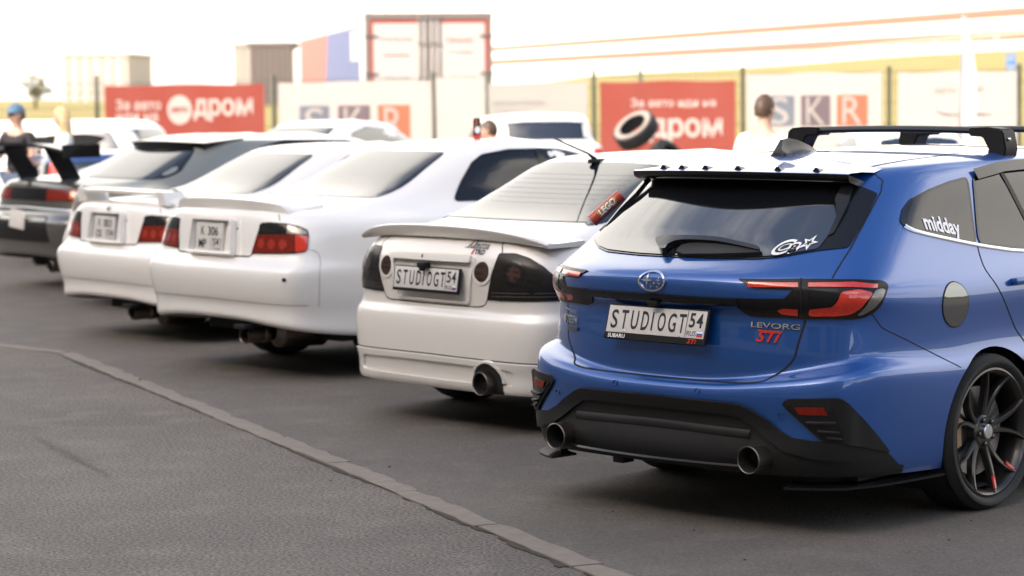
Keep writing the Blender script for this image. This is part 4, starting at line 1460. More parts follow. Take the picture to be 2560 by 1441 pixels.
def lorry():
    t = frame_obj('box_lorry', 'white box lorry with red edged rear doors standing behind the fence', 'lorry', -1.60, 48.4, .182)
    Wd, zt, zb, Ln = 1.275, 3.36, .95, 13.6
    bx('box_body', t, M_TWHITE, -Wd, Wd, .06, Ln, zb, zt - .01, .02)
    bx('rear_frame', t, M_TFRAME, -Wd - .012, Wd + .012, -.02, .058, zt - .11, zt + .02, .01)
    for s_ in (-1, 1):
        bx('corner_post', t, M_TFRAME, s_ * (Wd - .035) - .04, s_ * (Wd - .035) + .04, -.02, .058, zb, zt - .112, .008)
        d = bx('rear_door', t, M_TWHITE, min(s_ * .02, s_ * (Wd - .085)), max(s_ * .02, s_ * (Wd - .085)), -.012, .05, zb + .05, zt - .125, .008)
        bx('door_edge', d, M_TRED, min(s_ * .22, s_ * (Wd - .09)), max(s_ * .22, s_ * (Wd - .09)), -.017, -.0125, zt - .185, zt - .125)
        bx('door_edge', d, M_TRED, s_ * (Wd - .12) - .03, s_ * (Wd - .12) + .03, -.0172, -.0127, zb + .06, zt - .19)
        for x in (.07, .19):
            bm = bmesh.new()
            tube(bm, [(s_ * x, -.035, zb), (s_ * x, -.035, zt - .02)], .018, 8)
            bm_obj('lock_rod', bm, M_TFRAME, d)
            for z in (zt - .10, zt - .6, zb + .5):
                bx('rod_bracket', d, M_TFRAME, s_ * x - .035, s_ * x + .035, -.055, -.0125, z - .035, z + .035, .006)
        for z in (zt - .45, zt - 1.2):
            bx('hinge', d, mat('dark_hinge', (.09, .085, .08), .5, var=.2), min(s_ * (Wd - .25), s_ * (Wd + .02)), max(s_ * (Wd - .25), s_ * (Wd + .02)), -.032, -.02, z - .025, z + .025, .004)
        def txt(s, xc, zc, w_, h_, m):
            v, f = fit_text(s, w_, h_, bold=.01)
            mesh_obj('lettering', [(xc + a, -.0165, zc + b) for a, b, c in v], f, m, d)
        if s_ < 0:
            txt('перевозки', -.66, zt - .52, .62, .09, mat('lorry_grey_print', (.26, .24, .22), .5)); txt('грузов', -.66, zt - 1.28, .5, .08, mat('lorry_grey_print', (.26, .24, .22), .5))
            bx('print_line', d, M_TPINK, -.92, -.40, -.0165, -.0128, zt - .84, zt - .81)
        else:
            txt('ТРАНС', .62, zt - .54, .58, .11, M_TPINK); txt('сервис', .66, zt - .78, .5, .07, mat('lorry_grey_print', (.26, .24, .22), .5)); txt('доставка', .66, zt - 1.28, .5, .07, mat('lorry_grey_print', (.26, .24, .22), .5))
    # printed left side: red then blue with white fields
    def side(name, pts, m, off):
        return mesh_obj(name, [(-Wd - off, a, b) for a, b in pts], [tuple(reversed(range(len(pts))))], m, t)
    side('side_print', [(7.9, zb), (13.3, zb), (13.3, zt - .22), (7.0, zt - .22)], M_TPINK, .004)
    side('side_print', [(1.0, zb), (7.9, zb), (7.0, zt - .22), (1.0, zt - .22)], M_TBLUE, .004)
    side('side_print', [(.9, zt - .9), (2.4, zt - .9), (2.4, zt - .3), (.9, zt - .3)], M_TWHITE, .008)
    side('side_print', [(6.2, zb), (13.35, zb), (13.35, zb + 1.0), (6.2, zb + 1.0)], M_TWHITE, .008)
    bx('bumper', t, M_TFRAME, -1.15, 1.15, .1, .2, .45, .58)
    bx('chassis', t, M_UNDER, -.45, .45, .3, 13.2, .70, .945)
    for y in (2.2, 3.5, 4.8, 12.0):
        for s_ in (-1, 1):
            bm = bmesh.new()
            lathe(bm, [(s_ * .85, .30), (s_ * .86, .46), (s_ * .90, .50), (s_ * 1.16, .50), (s_ * 1.20, .46), (s_ * 1.19, .28), (s_ * 1.10, .26), (s_ * 1.10, .01)], 'x', 28, Matrix.Translation((0, y, .5)))
            bmesh.ops.recalc_face_normals(bm, faces=bm.faces[:])
            bm_obj('wheel', bm, M_RUBBER, t)
    c = bx('cab', t, M_TWHITE, -1.22, 1.22, 13.9, 16.1, .6, 3.0, .12)
    return t
lorry()
def feather_flag():
    f = frame_obj('feather_flag', 'tall white feather flag standing in front of the ivory banner', 'flag', 6.40, 34, .1)
    bm = bmesh.new()
    tube(bm, [(-.09, 0, 0), (-.085, 0, 1.6), (-.07, 0, 2.4), (-.04, 0, 2.70), (.02, 0, 2.80)], [.016, .014, .010, .007, .005], 8)
    bm_obj('flag_pole', bm, M_SATIN, f)
    P, F = [], []
    n = 14
    for i in range(n + 1):
        z = .55 + 2.22 * i / n
        wd = .245 - .05 * (i / n) - .165 * max(0, (i / n - .60) / .40) ** 1.5
        for j in range(5):
            P.append((-.078 + .05 * max(0, i / n - .7) + wd * j / 4, .02 * math.sin(i * .7 + j), z))
        if i:
            for j in range(4):
                a = (i - 1) * 5 + j
                F.append((a, a + 1, a + 6, a + 5))
    mesh_obj('sail', P, F, mat('flag_cloth', (.84, .82, .85), .7, var=.03, scale=3, trans=.45), f, smooth=True)
    bm = bmesh.new()
    lathe(bm, [(0, .22), (.05, .22), (.07, .05), (.07, .0001)], 'z', 20, Matrix.Translation((-.09, 0, 0)))
    bm_obj('flag_base', bm, M_UNDER, f)
    for i in range(5):
        v, fc = fit_text('АВТОШОУ'[i], .06, .07, bold=.02)
        mesh_obj('lettering', [(.03 + b * 0 + a, -.035, 1.75 - i * .12 + b) for a, b, c in v], fc, mat('flag_print', (.60, .57, .64), .7, trans=.3), f)
feather_flag()
def road_sign():
    s = frame_obj('road_sign', 'small blue road sign on the grass bank at right', 'sign', 14.46, 70, 0, .9)
    bm = bmesh.new()
    tube(bm, [(0, .02, 0), (0, .02, 1.8)], .03, 8)
    bm_obj('sign_pole', bm, M_SATIN, s)
    b_ = bx('sign_board', s, mat('sign_blue', (.06, .19, .50), .4, var=.05), -.13, .13, -.01, .01, 1.38, 1.84, .01)
    v, fc = fit_text('P', .13, .17, bold=.04)
    mesh_obj('lettering', [(a, -.0125, 1.70 + b) for a, b, c in v], fc, M_BWHITE, b_)
    bx('sign_print', b_, M_BWHITE, -.09, .09, -.0135, -.011, 1.43, 1.50)
road_sign()
M_BLDG = mat('dark_cladding', (.13, .105, .10), .7, var=.08, scale=.6)
M_BLDL = mat('pale_cladding', (.42, .385, .345), .7, var=.05, scale=.6)
def building(label, u, d, wd, dp, h, m, m2, face, ribs):
    t = frame_obj('industrial_building', label, 'building', u, d, face)
    w0 = bx('wall', t, m, -wd / 2, wd / 2, 0, dp, -1, h)
    bx('roof_edge', t, m2, -wd / 2 - .1, wd / 2 + .1, -.1, dp + .1, h, h + .12)
    for i in range(ribs):
        x = -wd / 2 + wd * (i + .5) / ribs
        bx('cladding_rib', t, m2, x - .05, x + .05, -.06, -.002, -1, h - .02)
    return t
building('dark grey industrial building beside the lorry', -9.35, 95, 1.65, 4, 3.75, M_BLDG, mat('cladding_rib_dark', (.17, .14, .13), .7), .0, 7)
building('light grey block adjoining the dark building', -10.52, 95.6, .70, 4, 3.75, M_BLDL, mat('cladding_rib_pale', (.38, .35, .31), .7), .0, 3)
building('wide pale block in the distance at left', -20.5, 120, 3.3, 6, 3.85, M_BLDL, mat('cladding_rib_pale', (.38, .35, .31), .7), -.05, 6)
def hall():
    """long white hall on top of the bank, seen receding to the left"""
    a, b = W(-14.0, 250, 0), W(34.0, 98, 0)
    d = (b - a); L = d.length
    t = thing('exhibition_hall', 'long white hall with two thin red stripes on top of the grass bank', 'building', tuple(a), math.atan2(d.y, d.x))
    bx('wall', t, mat('hall_white', (.84, .83, .81), .5, var=.02, scale=.2), 0, L, 0, 30, 1.5, 14)
    m = mat('hall_red_stripe', (.36, .12, .09), .5, var=.05, scale=.5)
    bx('stripe', t, m, 0, L, -.06, -.003, 5.40, 5.90)
    bx('stripe', t, m, 0, L, -.06, -.003, 4.22, 4.78)
    mj = mat('hall_joint', (.74, .71, .69), .5, var=.03)
    for i in range(1, 22):
        x = L * i / 22
        bx('wall_joint', t, mj, x - .10, x + .10, -.05, -.004, 1.5, 13.9)
hall()
def bank_rail():
    t = thing('guard_rail', 'low rail fence along the top of the grass bank', 'fence', tuple(W(6, 155, 0)))
    o = W(6, 155, 0)
    P = [W(8.0, 158, 0), W(14.4, 138, 0), W(20, 127, 0), W(27, 117, 0), W(33, 108, 0)]
    zs = [2.8, 3.0, 3.4, 3.85, 4.15]
    bm = bmesh.new()
    pts = [(p - o) + Vector((0, 0, z + .75)) for p, z in zip(P, zs)]
    tube(bm, pts, .05, 6)
    m = mat('rail_grey', (.45, .46, .40), .5, var=.1)
    bm_obj('rail', bm, m, t)
    for i in range(24):
        f = i / 23 * (len(P) - 1)
        k = min(int(f), len(P) - 2); q = f - k
        p = P[k].lerp(P[k + 1], q) - o; z = zs[k] + (zs[k + 1] - zs[k]) * q
        bx('post', t, m, p.x - .05, p.x + .05, p.y - .05, p.y + .05, z - .4, z + .74)
bank_rail()
def tree(label, u, d, h, r, seed):
    rg = random.Random(seed)
    t = frame_obj('small_tree', label, 'tree', u, d, 0, 1.2)
    bm = bmesh.new()
    tube(bm, [(0, 0, 0), (.03, .02, h * .4), (.0, .05, h * .7)], [.09, .06, .03], 7)
    for i in range(6):
        a = rg.uniform(0, 6.28)
        tube(bm, [(.02, .02, h * (.35 + .06 * i)), (math.cos(a) * r * .6, math.sin(a) * r * .6, h * (.55 + .07 * i))], [.035, .012], 5)
    bm_obj('trunk', bm, mat('bark', (.10, .075, .05), .9, var=.3), t)
    P, F = [], []
    for c in range(16):
        cx, cy, cz = rg.gauss(0, r * .45), rg.gauss(0, r * .45), h * rg.uniform(.42, .95)
        for i in range(55):
            x, y, z = cx + rg.gauss(0, r * .22), cy + rg.gauss(0, r * .22), cz + rg.gauss(0, r * .2)
            a, b_, s = rg.uniform(0, 6.28), rg.uniform(-1, 1), rg.uniform(.04, .09)
            e = Vector((math.cos(a), math.sin(a), b_)).normalized() * s
            f = Vector((-math.sin(a), math.cos(a), rg.uniform(-.6, .6))).normalized() * s * .6
            p = Vector((x, y, z)); k = len(P)
            P += [p - e, p + f, p + e, p - f]; F.append((k, k + 1, k + 2, k + 3))
    mesh_obj('crown', P, F, mat('olive_leaves', (.26, .235, .12), .7, var=.5, scale=2, trans=.3), t)
tree('small olive green tree on the dry field at far left', -18.6, 95, 1.55, .5, 3)
# ------------------------------------------------------------------ blue wagon, assembled
def fan_plate(name, sk, thetas, z, out0, out1, th, m, parent):
    """thin splitter blade standing out from the bottom edge of the skin"""
    P = []
    for a in thetas:
        p, n = sk.at('cyl', a, z + .06)
        h = Vector((n.x, n.y, 0)).normalized()
        for d, zz in ((out0, 0), (out1, -.006), (out1, -.006 - th), (out0, -th)):
            q = p + h * d
            P.append((q.x, q.y, z + zz))
    F = []
    k = len(thetas)
    for i in range(k - 1):
        for j in range(4):
            F.append((i * 4 + j, i * 4 + (j + 1) % 4, i * 4 + 4 + (j + 1) % 4, i * 4 + 4 + j))
    F += [(3, 2, 1, 0), (k * 4 - 4, k * 4 - 3, k * 4 - 2, k * 4 - 1)]
    bm = bmesh.new()
    vs_ = [bm.verts.new(p) for p in P]
    for f in F:
        bm.faces.new([vs_[i] for i in f])
    bmesh.ops.recalc_face_normals(bm, faces=bm.faces[:])
    return bm_obj(name, bm, m, parent, angle=30)

def build_levorg():
    car = thing('station_wagon', 'blue station wagon with black roof bars and dark tinted windows nearest the camera', 'car', (0, 0, 0), 0)
    S = LEV
    hatch_poly = [(-.05, .588)] + [p for p in reversed(PK['hatch_low'])][1:] + [(.672, .86), (.70, .95)] + list(reversed(PK['hatch'])) + [(.49, 1.46), (-.05, 1.47)]
    fn_h = region(hatch_poly, 'rear', lambda A: (A[:, 1] < .79 - .07 * (np.abs(A[:, 0]) / .5) ** 2 + .03))
    seam = PK['bump_seam']
    bump_poly = [(0, .1), (0, .588), (.341, .588), (.472, .598), (.574, .658), (.614, .75), (.64, .86), (.74, .87), (.85, .86)] + [(.925, .874)]
    # bumper: everything below the lamp and behind the seam to the wheel opening
    def fn_b(A):
        a = 1.2 * np.arctan2(np.abs(A[:, 0]), 1.2 - A[:, 1])
        zz = np.interp(a, [p[0] for p in seam], [p[1] for p in seam], left=.874, right=.60)
        inner = np.interp(np.abs(A[:, 0]), [0, .341, .472, .522, .574, .604, .614, .635, .66], [.588, .588, .598, .62, .658, .698, .75, .847, .874])
        zz = np.minimum(zz, np.where(A[:, 1] < .5, inner, 9))
        return np.where(A[:, 1] < 1.1, A[:, 2] - zz, 1.)
    fn_u = lambda A: np.where(A[:, 1] < .52, A[:, 2] - .262, 1.)
    door = PK['door_seam']
    door_poly = [(1.27, 1.43), (1.15, 1.10)] + door[1:] + [(1.49, .52), (1.50, .27), (2.22, .27), (2.22, 1.0), (2.20, 1.10), (2.2, 1.43)]
    fn_d = region(door_poly, 'side', lambda A: np.abs(A[:, 0]) > .5)
    fdoor = [(2.22, 1.43), (2.22, .27), (3.32, .27), (3.36, .7), (3.34, 1.02), (3.0, 1.25), (2.7, 1.43)]
    fn_f = region(fdoor, 'side', lambda A: np.abs(A[:, 0]) > .5)
    body_parts(S, [(1.112, .332, .350), (3.78, .332, .350)], [('under', fn_u), ('tailgate', fn_h), ('rear_bumper', fn_b), ('rear_door', fn_d), ('front_door', fn_f)], M_BLUE, car, ['body', 'bumper_underside', 'tailgate', 'rear_bumper', 'rear_doors', 'front_doors'])
    for o in car.children:
        if o.name.startswith('bumper_underside'): o.data.materials[0] = M_BMATT
    for o in [c for c in car.children if c.name.split('.')[0] in ('rear_doors', 'front_doors')]:
        split_sides(o, o.name.split('.')[0][:-1])
    # shut lines
    rb = lambda nm, pts, mode, wd, m=M_GAP, off=.0012, mir=True, **k: ribbon(S, nm, pts, mode, wd, m, car, off=off, mirror=mir, **k)
    hl = PK['hatch_low']
    rb('tailgate_gap', [(a, b) for a, b in PK['hatch']], 'rear', .006)
    rb('tailgate_gap', smooth_loop(hl[:-1] + [(.0, .588)], 4, False), 'rear', .008)
    rb('tailgate_gap', smooth_loop([(0, .792)] + PK['hatch_top'][1:] + [(.515, .74), (.52, .69)], 3, False), 'top', .005)
    rb('bumper_gap', PK['bump_seam'], 'cyl', .004)
    rb('roof_channel', smooth_loop([(.49, .767)] + PK['ditch'] + [(.50, 2.1), (.49, 2.55)], 3, False), 'top', .007)
    rb('door_gap', smooth_loop(door + [(1.43, .60), (1.49, .50), (1.50, .27)], 3, False), 'side', .006)
    rb('door_gap', [(2.215, 1.06), (2.22, .27)], 'side', .006)
    rb('door_gap', [(3.32, .27), (3.36, .7), (3.34, 1.0)], 'side', .006)
    # glazing
    go = sym(PK['glass_out'])
    panel(S, 'tailgate_gloss_surround', rounded(go, .012, 2), 'rear', M_BGLOSS, car, off=.004, res=.04)
    gi = sym([(a, b + .004) for a, b in PK['glass_in']])
    panel(S, 'rear_window', rounded(gi, .01, 2), 'rear', M_GLASS, car, off=.0075, res=.04)
    # side fins framing the glass
    for s_ in (1, -1):
        fin = [(.592, 1.16), (.572, 1.228), (.525, 1.285), (.51, 1.345), (.545, 1.335), (.578, 1.27), (.604, 1.17)]
        panel(S, 'window_fin', [(s_ * a, b) for a, b in fin], 'rear', M_BGLOSS, car, off=lambda a, b: .010 + .028 * max(0, b - 1.16) / .18, res=.03, skirt=.02)
    qw = PK['qwin']
    panel(S, 'quarter_window', rounded(qw, [.03, .0, 0, 0, 0, .012, .012, 0, 0, .0], 3), 'side', M_GLASS2, car, off=.004, res=.05, mirror=True)
    rb('window_seal', rounded(qw, [.03, 0, 0, 0, 0, .03, .03, 0, 0, 0], 4), 'side', .010, M_BGLOSS, .0045, closed=True)
    rd = [(1.29, 1.372), (1.513, 1.393), (1.75, 1.402), (2.15, 1.40), (2.16, 1.06), (1.8, 1.055), (1.464, 1.066), (1.158, 1.098)]
    panel(S, 'rear_door_window', rounded(rd, .012, 2), 'side', M_GLASS2, car, off=.004, res=.06, mirror=True)
    rb('window_seal', rounded(rd, .04, 4), 'side', .016, M_BGLOSS, .0045, closed=True)
    rb('window_divider', [(1.505, 1.38), (1.60, 1.07)], 'side', .028, M_BMATT, .007)
    rb('door_visor', [(1.30, 1.378), (1.513, 1.402), (1.9, 1.413), (2.15, 1.410)], 'side', .05, M_BGLOSS, .014)
    fd = [(2.24, 1.40), (2.24, 1.055), (2.9, 1.045), (3.28, 1.035), (3.05, 1.19), (2.66, 1.385)]
    panel(S, 'front_door_window', rounded(fd, .012, 2), 'side', M_GLASS2, car, off=.004, res=.06, mirror=True)
    rb('window_seal', fd, 'side', .016, M_BGLOSS, .0045, closed=True)
    rb('window_chrome', smooth_loop([(.712, 1.194)] + PK['qchrome'][1:] + [(1.8, 1.046), (2.3, 1.04), (3.28, 1.028)], 2, False), 'side', .017, M_SATIN, .006, dome=.004)
    ws = [(-.60, 1.06), (-.56, 1.20), (-.50, 1.36), (.50, 1.36), (.56, 1.20), (.60, 1.06)]
    panel(S, 'windscreen', rounded(ws, .03, 3), 'front', M_GLASS, car, off=.004, res=.06)
    for s_ in (1, -1):
        hd = [(.42, .70), (.70, .73), (.80, .80), (.76, .84), (.58, .79), (.42, .75)]
        panel(S, 'headlight', [(s_ * a, b) for a, b in hd], 'front', M_SMOKE, car, off=.004, res=.05)
    panel(S, 'front_grille', rounded([(-.40, .56), (.40, .56), (.46, .66), (.38, .74), (-.38, .74), (-.46, .66)], .02), 'front', M_BMATT, car, off=.004, res=.06)
    # tail lamps: housing > lit elements
    lp = PK['lamp']
    for s_ in (1, -1):
        mk = (lambda P: [(s_ * a, b) for a, b in P])
        q = panel(S, 'tail_lamp', rounded(mk(lp), [.004, 0, 0, 0, 0, .01, .01, 0, 0, 0, 0, 0, 0, 0, 0, 0, .01, .01, .01, 0, 0, .004, .004, .004, .004], 2), 'cyl', M_SMOKE, car, off=.006, res=.03, skirt=.010)
        for nm, key, m, off in (('lamp_strip', 'lamp_strip_in', M_RED, .0085), ('lamp_strip', 'lamp_strip_out', M_RED, .0085), ('lamp_bar', 'lamp_low_in', M_RED, .0085), ('brake_light', 'lamp_l', M_RED, .0085),
                                ('brake_light_core', 'lamp_bright', M_RED, .0105), ('side_marker', 'lamp_clear', M_REFL, .0085), ('reversing_light', 'lamp_dark', M_BGLOSS, .008)):
            pts = mk(PK[key])
            if key in ('lamp_l', 'lamp_dark', 'lamp_bright', 'lamp_clear'):
                pts = rounded(pts, .012, 3)
            o = panel(S, nm, pts, 'cyl', m, car, off=off, res=.02, skirt=.002)
            o.parent = q
        o = ribbon(S, 'lamp_gap', mk(PK['lamp_split']), 'cyl', .006, M_GAP, car, off=.0125)
        o.parent = q
    bar = PK['bar']
    b2 = [(.40, bar[2][1]), (.40, .902), (0, .904), (-.40, .902), (-.40, bar[2][1]), (0, .931)]
    panel(S, 'tailgate_trim_bar', dens(b2, .05), 'rear', M_BGLOSS, car, off=.010, res=.03, skirt=.015)
    bm = bmesh.new()
    box(bm, -.025, .025, -.004, .02, .882, .902, .004)
    bm_obj('rear_camera', bm, M_BMATT, car)
    # number plate
    strip_plate(car, .022, .815, .28, 'SUBARU', 'STi')
    # badges
    e = ellipse(0, .98, .071, .0385)
    o = panel(S, 'emblem', [e, ellipse(0, .98, .063, .0325)], 'rear', M_CHROME, car, off=.009, res=.02, skirt=.008)
    p = panel(S, 'emblem_field', ellipse(0, .98, .064, .033), 'rear', M_BLUE, car, off=.004, res=.03, skirt=.002)
    p.parent = o
    for cx, cz, a, b in ((-.025, .984, .034, .030), (.034, .985, .013, .011), (.014, .974, .012, .010), (.040, .973, .012, .010), (-.003, .961, .012, .010), (.030, .960, .012, .010)):
        q = panel(S, 'emblem_star', star(cx, cz, a, b, .22), 'rear', M_CHROME, car, off=.0065, res=.02, skirt=.003)
        q.parent = o
    skin_text(S, 'model_badge', 'LEVORG', 'rear', PK['badge'][0][0] - .004, PK['badge'][0][1], .186, .022, M_CHROME, car, off=.005, rot=-.035, bold=.01, extr=.02)
    skin_text(S, 'tuner_badge', 'STi', 'rear', PK['badge2'][0][0] - .005, PK['badge2'][0][1], .098, .044, M_DECALR, car, off=.005, rot=-.02, bold=.02, shear=.4, extr=.02)
    ribbon(S, 'badge_bar', [(.463, .801), (.556, .797)], 'rear', .006, M_DECALR, car, off=.008)
    skin_text(S, 'left_badge', 'TEIN', 'rear', -.572, .782, .098, .032, M_SATIN, car, off=.005, rot=-.02, bold=.02, extr=.02)
    o = panel(S, 'badge_mark', ellipse(-.645, .782, .017, .018, 16), 'rear', M_CHROME, car, off=.006, res=.02, skirt=.003)
    skin_text(S, 'left_badge', 'AWD', 'rear', -.562, .818, .07, .017, M_CHROME, car, off=.005, rot=-.02, shear=.3, bold=.01)
    ribbon(S, 'badge_bar', [(-.650, .826), (-.59, .823)], 'rear', .007, M_CHROME, car, off=.006)
    panel(S, 'badge_mark', [(-.60, .737), (-.515, .737), (-.515, .754), (-.60, .754)], 'rear', M_BADGE, car, off=.006, res=.02, skirt=.003)
    # stickers
    dx, dz = PK['decal'][0]
    o = skin_text(S, 'window_sticker', 'Ca', 'rear', dx - .030, dz - .004, .098, .058, M_DECALW, car, off=.010, rot=.16, shear=.25, bold=.11)
    o2 = skin_text(S, 'sticker_lettering', 'Ca', 'rear', dx - .030, dz - .004, .078, .038, M_INK, car, off=.0112, rot=.16, shear=.25, bold=.012)
    o2.parent = o
    st = [(dx + .036 + (.030 if i % 2 == 0 else .012) * math.sin(math.pi * i / 5 + .2), dz + .012 + (.030 if i % 2 == 0 else .012) * math.cos(math.pi * i / 5 + .2)) for i in range(10)]
    q = panel(S, 'sticker_star', st, 'rear', M_DECALW, car, off=.0102, res=.03, skirt=.001); q.parent = o
    st = [(dx + .036 + (.014 if i % 2 == 0 else .0055) * math.sin(math.pi * i / 5 + .2), dz + .012 + (.014 if i % 2 == 0 else .0055) * math.cos(math.pi * i / 5 + .2)) for i in range(10)]
    q = panel(S, 'sticker_star', st, 'rear', M_INK, car, off=.0115, res=.03, skirt=.001); q.parent = o
    mx_, mz = PK['midday'][0]
    skin_text(S, 'window_sticker', 'midday', 'side', mx_, mz + .003, .225, .085, M_DECALW, car, off=.0065, rot=-.16, bold=.03)
    # fuel flap, polished
    fy, fz = PK['fuel'][0]
    panel(S, 'fuel_flap', ellipse(fy, fz, .088, .089, 40), 'side', mat('polished_grey_vinyl', (.20, .21, .21), .06, .9, 0, var=.04, scale=5), car, off=.0035, res=.03)
    rb('fuel_flap_gap', ellipse(fy, fz, .091, .092, 40), 'side', .005, mir=False, closed=True)
    for s_ in (1, -1):
        bm = bmesh.new()
        box(bm, s_ * .868, s_ * .905, 1.27, 1.48, .925, .955, .011)
        bm_obj('door_handle', bm, M_BLUE, car)
        bm = bmesh.new()
        box(bm, s_ * .868, s_ * .905, 2.30, 2.51, .915, .945, .011)
        bm_obj('door_handle', bm, M_BLUE, car)
        bm = bmesh.new()
        box(bm, min(s_ * .86, s_ * 1.03), max(s_ * .86, s_ * 1.03), 3.03, 3.14, .99, 1.12, .03)
        bm_obj('door_mirror', bm, M_BLUE, car)
    # lower bumper in black plastic
    bl = PK['black_low']
    half = [(0, .521)] + bl[1:]
    top = half + [(1.083, .232)]
    bot = [(1.05, .243), (.9, .243), (.7, .243), (.45, .243), (.2, .243), (0, .243)]
    rh = top + bot
    loop = rh + [(-a, b) for a, b in reversed(rh)][1:-1]
    seen = []
    for p_ in loop:
        if not seen or math.hypot(p_[0] - seen[-1][0], p_[1] - seen[-1][1]) > .004: seen.append(p_)
    def blk(a, b):
        t = np.interp(abs(a), [q[0] for q in half], [q[1] for q in half])
        return .006 + .016 * max(0, 1 - max(0, t - .035 - b) / .02) if b < t - .004 else .004
    panel(S, 'lower_bumper_trim', seen, 'cyl', M_BMATT, car, off=.004, res=.03, skirt=.010)
    ftop = [(a, b) for a, b in half if a < .84]
    flo = [(0, .474), (.36, .470), (.415, .462), (.475, .425), (.535, .378), (.60, .338), (.70, .316), (.84, .300)]
    fl = ftop + [(.84, .379)] + list(reversed(flo))
    fl = fl + [(-a, b) for a, b in reversed(fl)][1:-1]
    fs_ = []
    for p_ in fl:
        if not fs_ or math.hypot(p_[0] - fs_[-1][0], p_[1] - fs_[-1][1]) > .004: fs_.append(p_)
    panel(S, 'bumper_flange', fs_, 'cyl', M_BMATT, car, off=.016, res=.03, skirt=.016)
    ribbon(S, 'diffuser_ledge', [(-.46, .392), (-.2, .398), (0, .40), (.2, .398), (.46, .392)], 'cyl', .05, M_BMATT, car, off=.006, dome=.005)
    for s_ in (1, -1):
        mk = (lambda P: [(s_ * a, b) for a, b in P])
        q = panel(S, 'reflector_surround', rounded(mk(PK['trim']), .014, 3), 'cyl', M_BMATT, car, off=lambda a, b: .012 + .018 * max(0, 1 - abs(abs(a) - .82) / .05), res=.018, skirt=.014)
        o = panel(S, 'reflector_pocket', rounded(mk(PK['pocket']), .012, 3), 'cyl', M_BGLOSS, car, off=lambda a, b: .016 + .016 * max(0, 1 - abs(abs(a) - .82) / .05), res=.03, skirt=.002); o.parent = q
        o = panel(S, 'reflector', rounded(mk(PK['reflector']), .006, 2), 'cyl', M_REDD, car, off=lambda a, b: .022 + .016 * max(0, 1 - abs(abs(a) - .82) / .05), res=.03, skirt=.004); o.parent = q
        sl = PK['slats']
        for i in range(3):
            o = ribbon(S, 'slat', mk(sl[2 * i:2 * i + 2]), 'cyl', .014, M_BMATT, car, off=.027, dome=.006); o.parent = q
        # splitter blades
        th = [s_ * (.60 + .06 * i) for i in range(13)]
        fan_plate('side_splitter', S, th, .205, -.10, .022, .009, M_BGLOSS, car)
    # centre diffuser blade with bolts
    bm = bmesh.new()
    pr = None
    for i in range(13):
        x = -.455 + .91 * i / 12
        y = -.052 + .05 * (x / .46) ** 2
        ring = [bm.verts.new(c) for c in ((x, y, .278), (x, y - .004, .270), (x, y + .12, .256), (x, y + .12, .268))]
        if pr:
            for k in range(4): bm.faces.new((pr[k], pr[(k + 1) % 4], ring[(k + 1) % 4], ring[k]))
        else: bm.faces.new(ring)
        pr = ring
    bm.faces.new(pr)
    bmesh.ops.recalc_face_normals(bm, faces=bm.faces[:])
    bm_obj('diffuser_blade', bm, M_BGLOSS, car, angle=30)
    bm = bmesh.new()
    box(bm, -.25, -.19, .03, .10, .215, .262, .006)
    bm_obj('tow_eye_bracket', bm, M_BMATT, car)
    for s_ in (1, -1):
        exhaust(car, s_ * .517, -.035, .305, .056, .24)
    # parking sensors
    for a, b in ((.583, .478), (-.583, .478), (.22, .55), (-.22, .55)):
        panel(S, 'parking_sensor', [ellipse(a, b, .014, .014, 16), ellipse(a, b, .010, .010, 12)], 'cyl', M_BLUE, car, off=.004, res=.02, skirt=.003)
    # wiper
    q = panel(S, 'rear_wiper', smooth_loop(PK['wiper_arm'], 3), 'rear', M_BGLOSS, car, off=lambda a, b: .036 - .03 * max(0, a) , res=.03, skirt=.024)
    o = panel(S, 'wiper_blade', smooth_loop(PK['wiper_blade'], 2), 'rear', M_RUBBER, car, off=.018, res=.03, skirt=.010); o.parent = q
    # roof spoiler: body-colour deck and black lip
    def lip(x): return .425 + .113 * (x / .56) ** 2, 1.413 - .009 * (x / .56) ** 2
    xs = [-.575 + 1.15 * i / 30 for i in range(31)]
    bm = bmesh.new(); bl_ = bmesh.new()
    pa = pb = None
    for x in xs:
        yl, zl = lip(x)
        ps, n = S.at('top', x * .96, yl + .20)
        p2, n2 = S.at('top', x * .96, yl + .27)
        zt = ps.z
        A = [(x * .96, yl + .27, p2.z + .002), (x * .97, yl + .20, zt + .006), (x * .985, yl + .10, (zt + .006) * .45 + (zl + .004) * .55 + .004), (x, yl + .012, zl + .004), (x, yl, zl)]
        B = [(x, yl - .001, zl - .001), (x, yl + .003, zl - .022), (x * .99, yl + .02, zl - .034), (x * .97, yl + .10, zl - .052), (x * .95, yl + .20, zl - .05)]
        ra = [bm.verts.new(c) for c in A]; rb_ = [bl_.verts.new(c) for c in B]
        if pa:
            for k in range(4):
                bm.faces.new((pa[k], pa[k + 1], ra[k + 1], ra[k]))
                bl_.faces.new((pb[k], pb[k + 1], rb_[k + 1], rb_[k]))
        else:
            bl_.faces.new(rb_)
        pa, pb = ra, rb_
    bl_.faces.new(pb)
    for b_ in (bm, bl_):
        bmesh.ops.recalc_face_normals(b_, faces=b_.faces[:])
    sp = bm_obj('roof_spoiler', bm, M_BLUE, car, angle=60)
    bm_obj('spoiler_lip', bl_, M_BGLOSS, sp, angle=50)
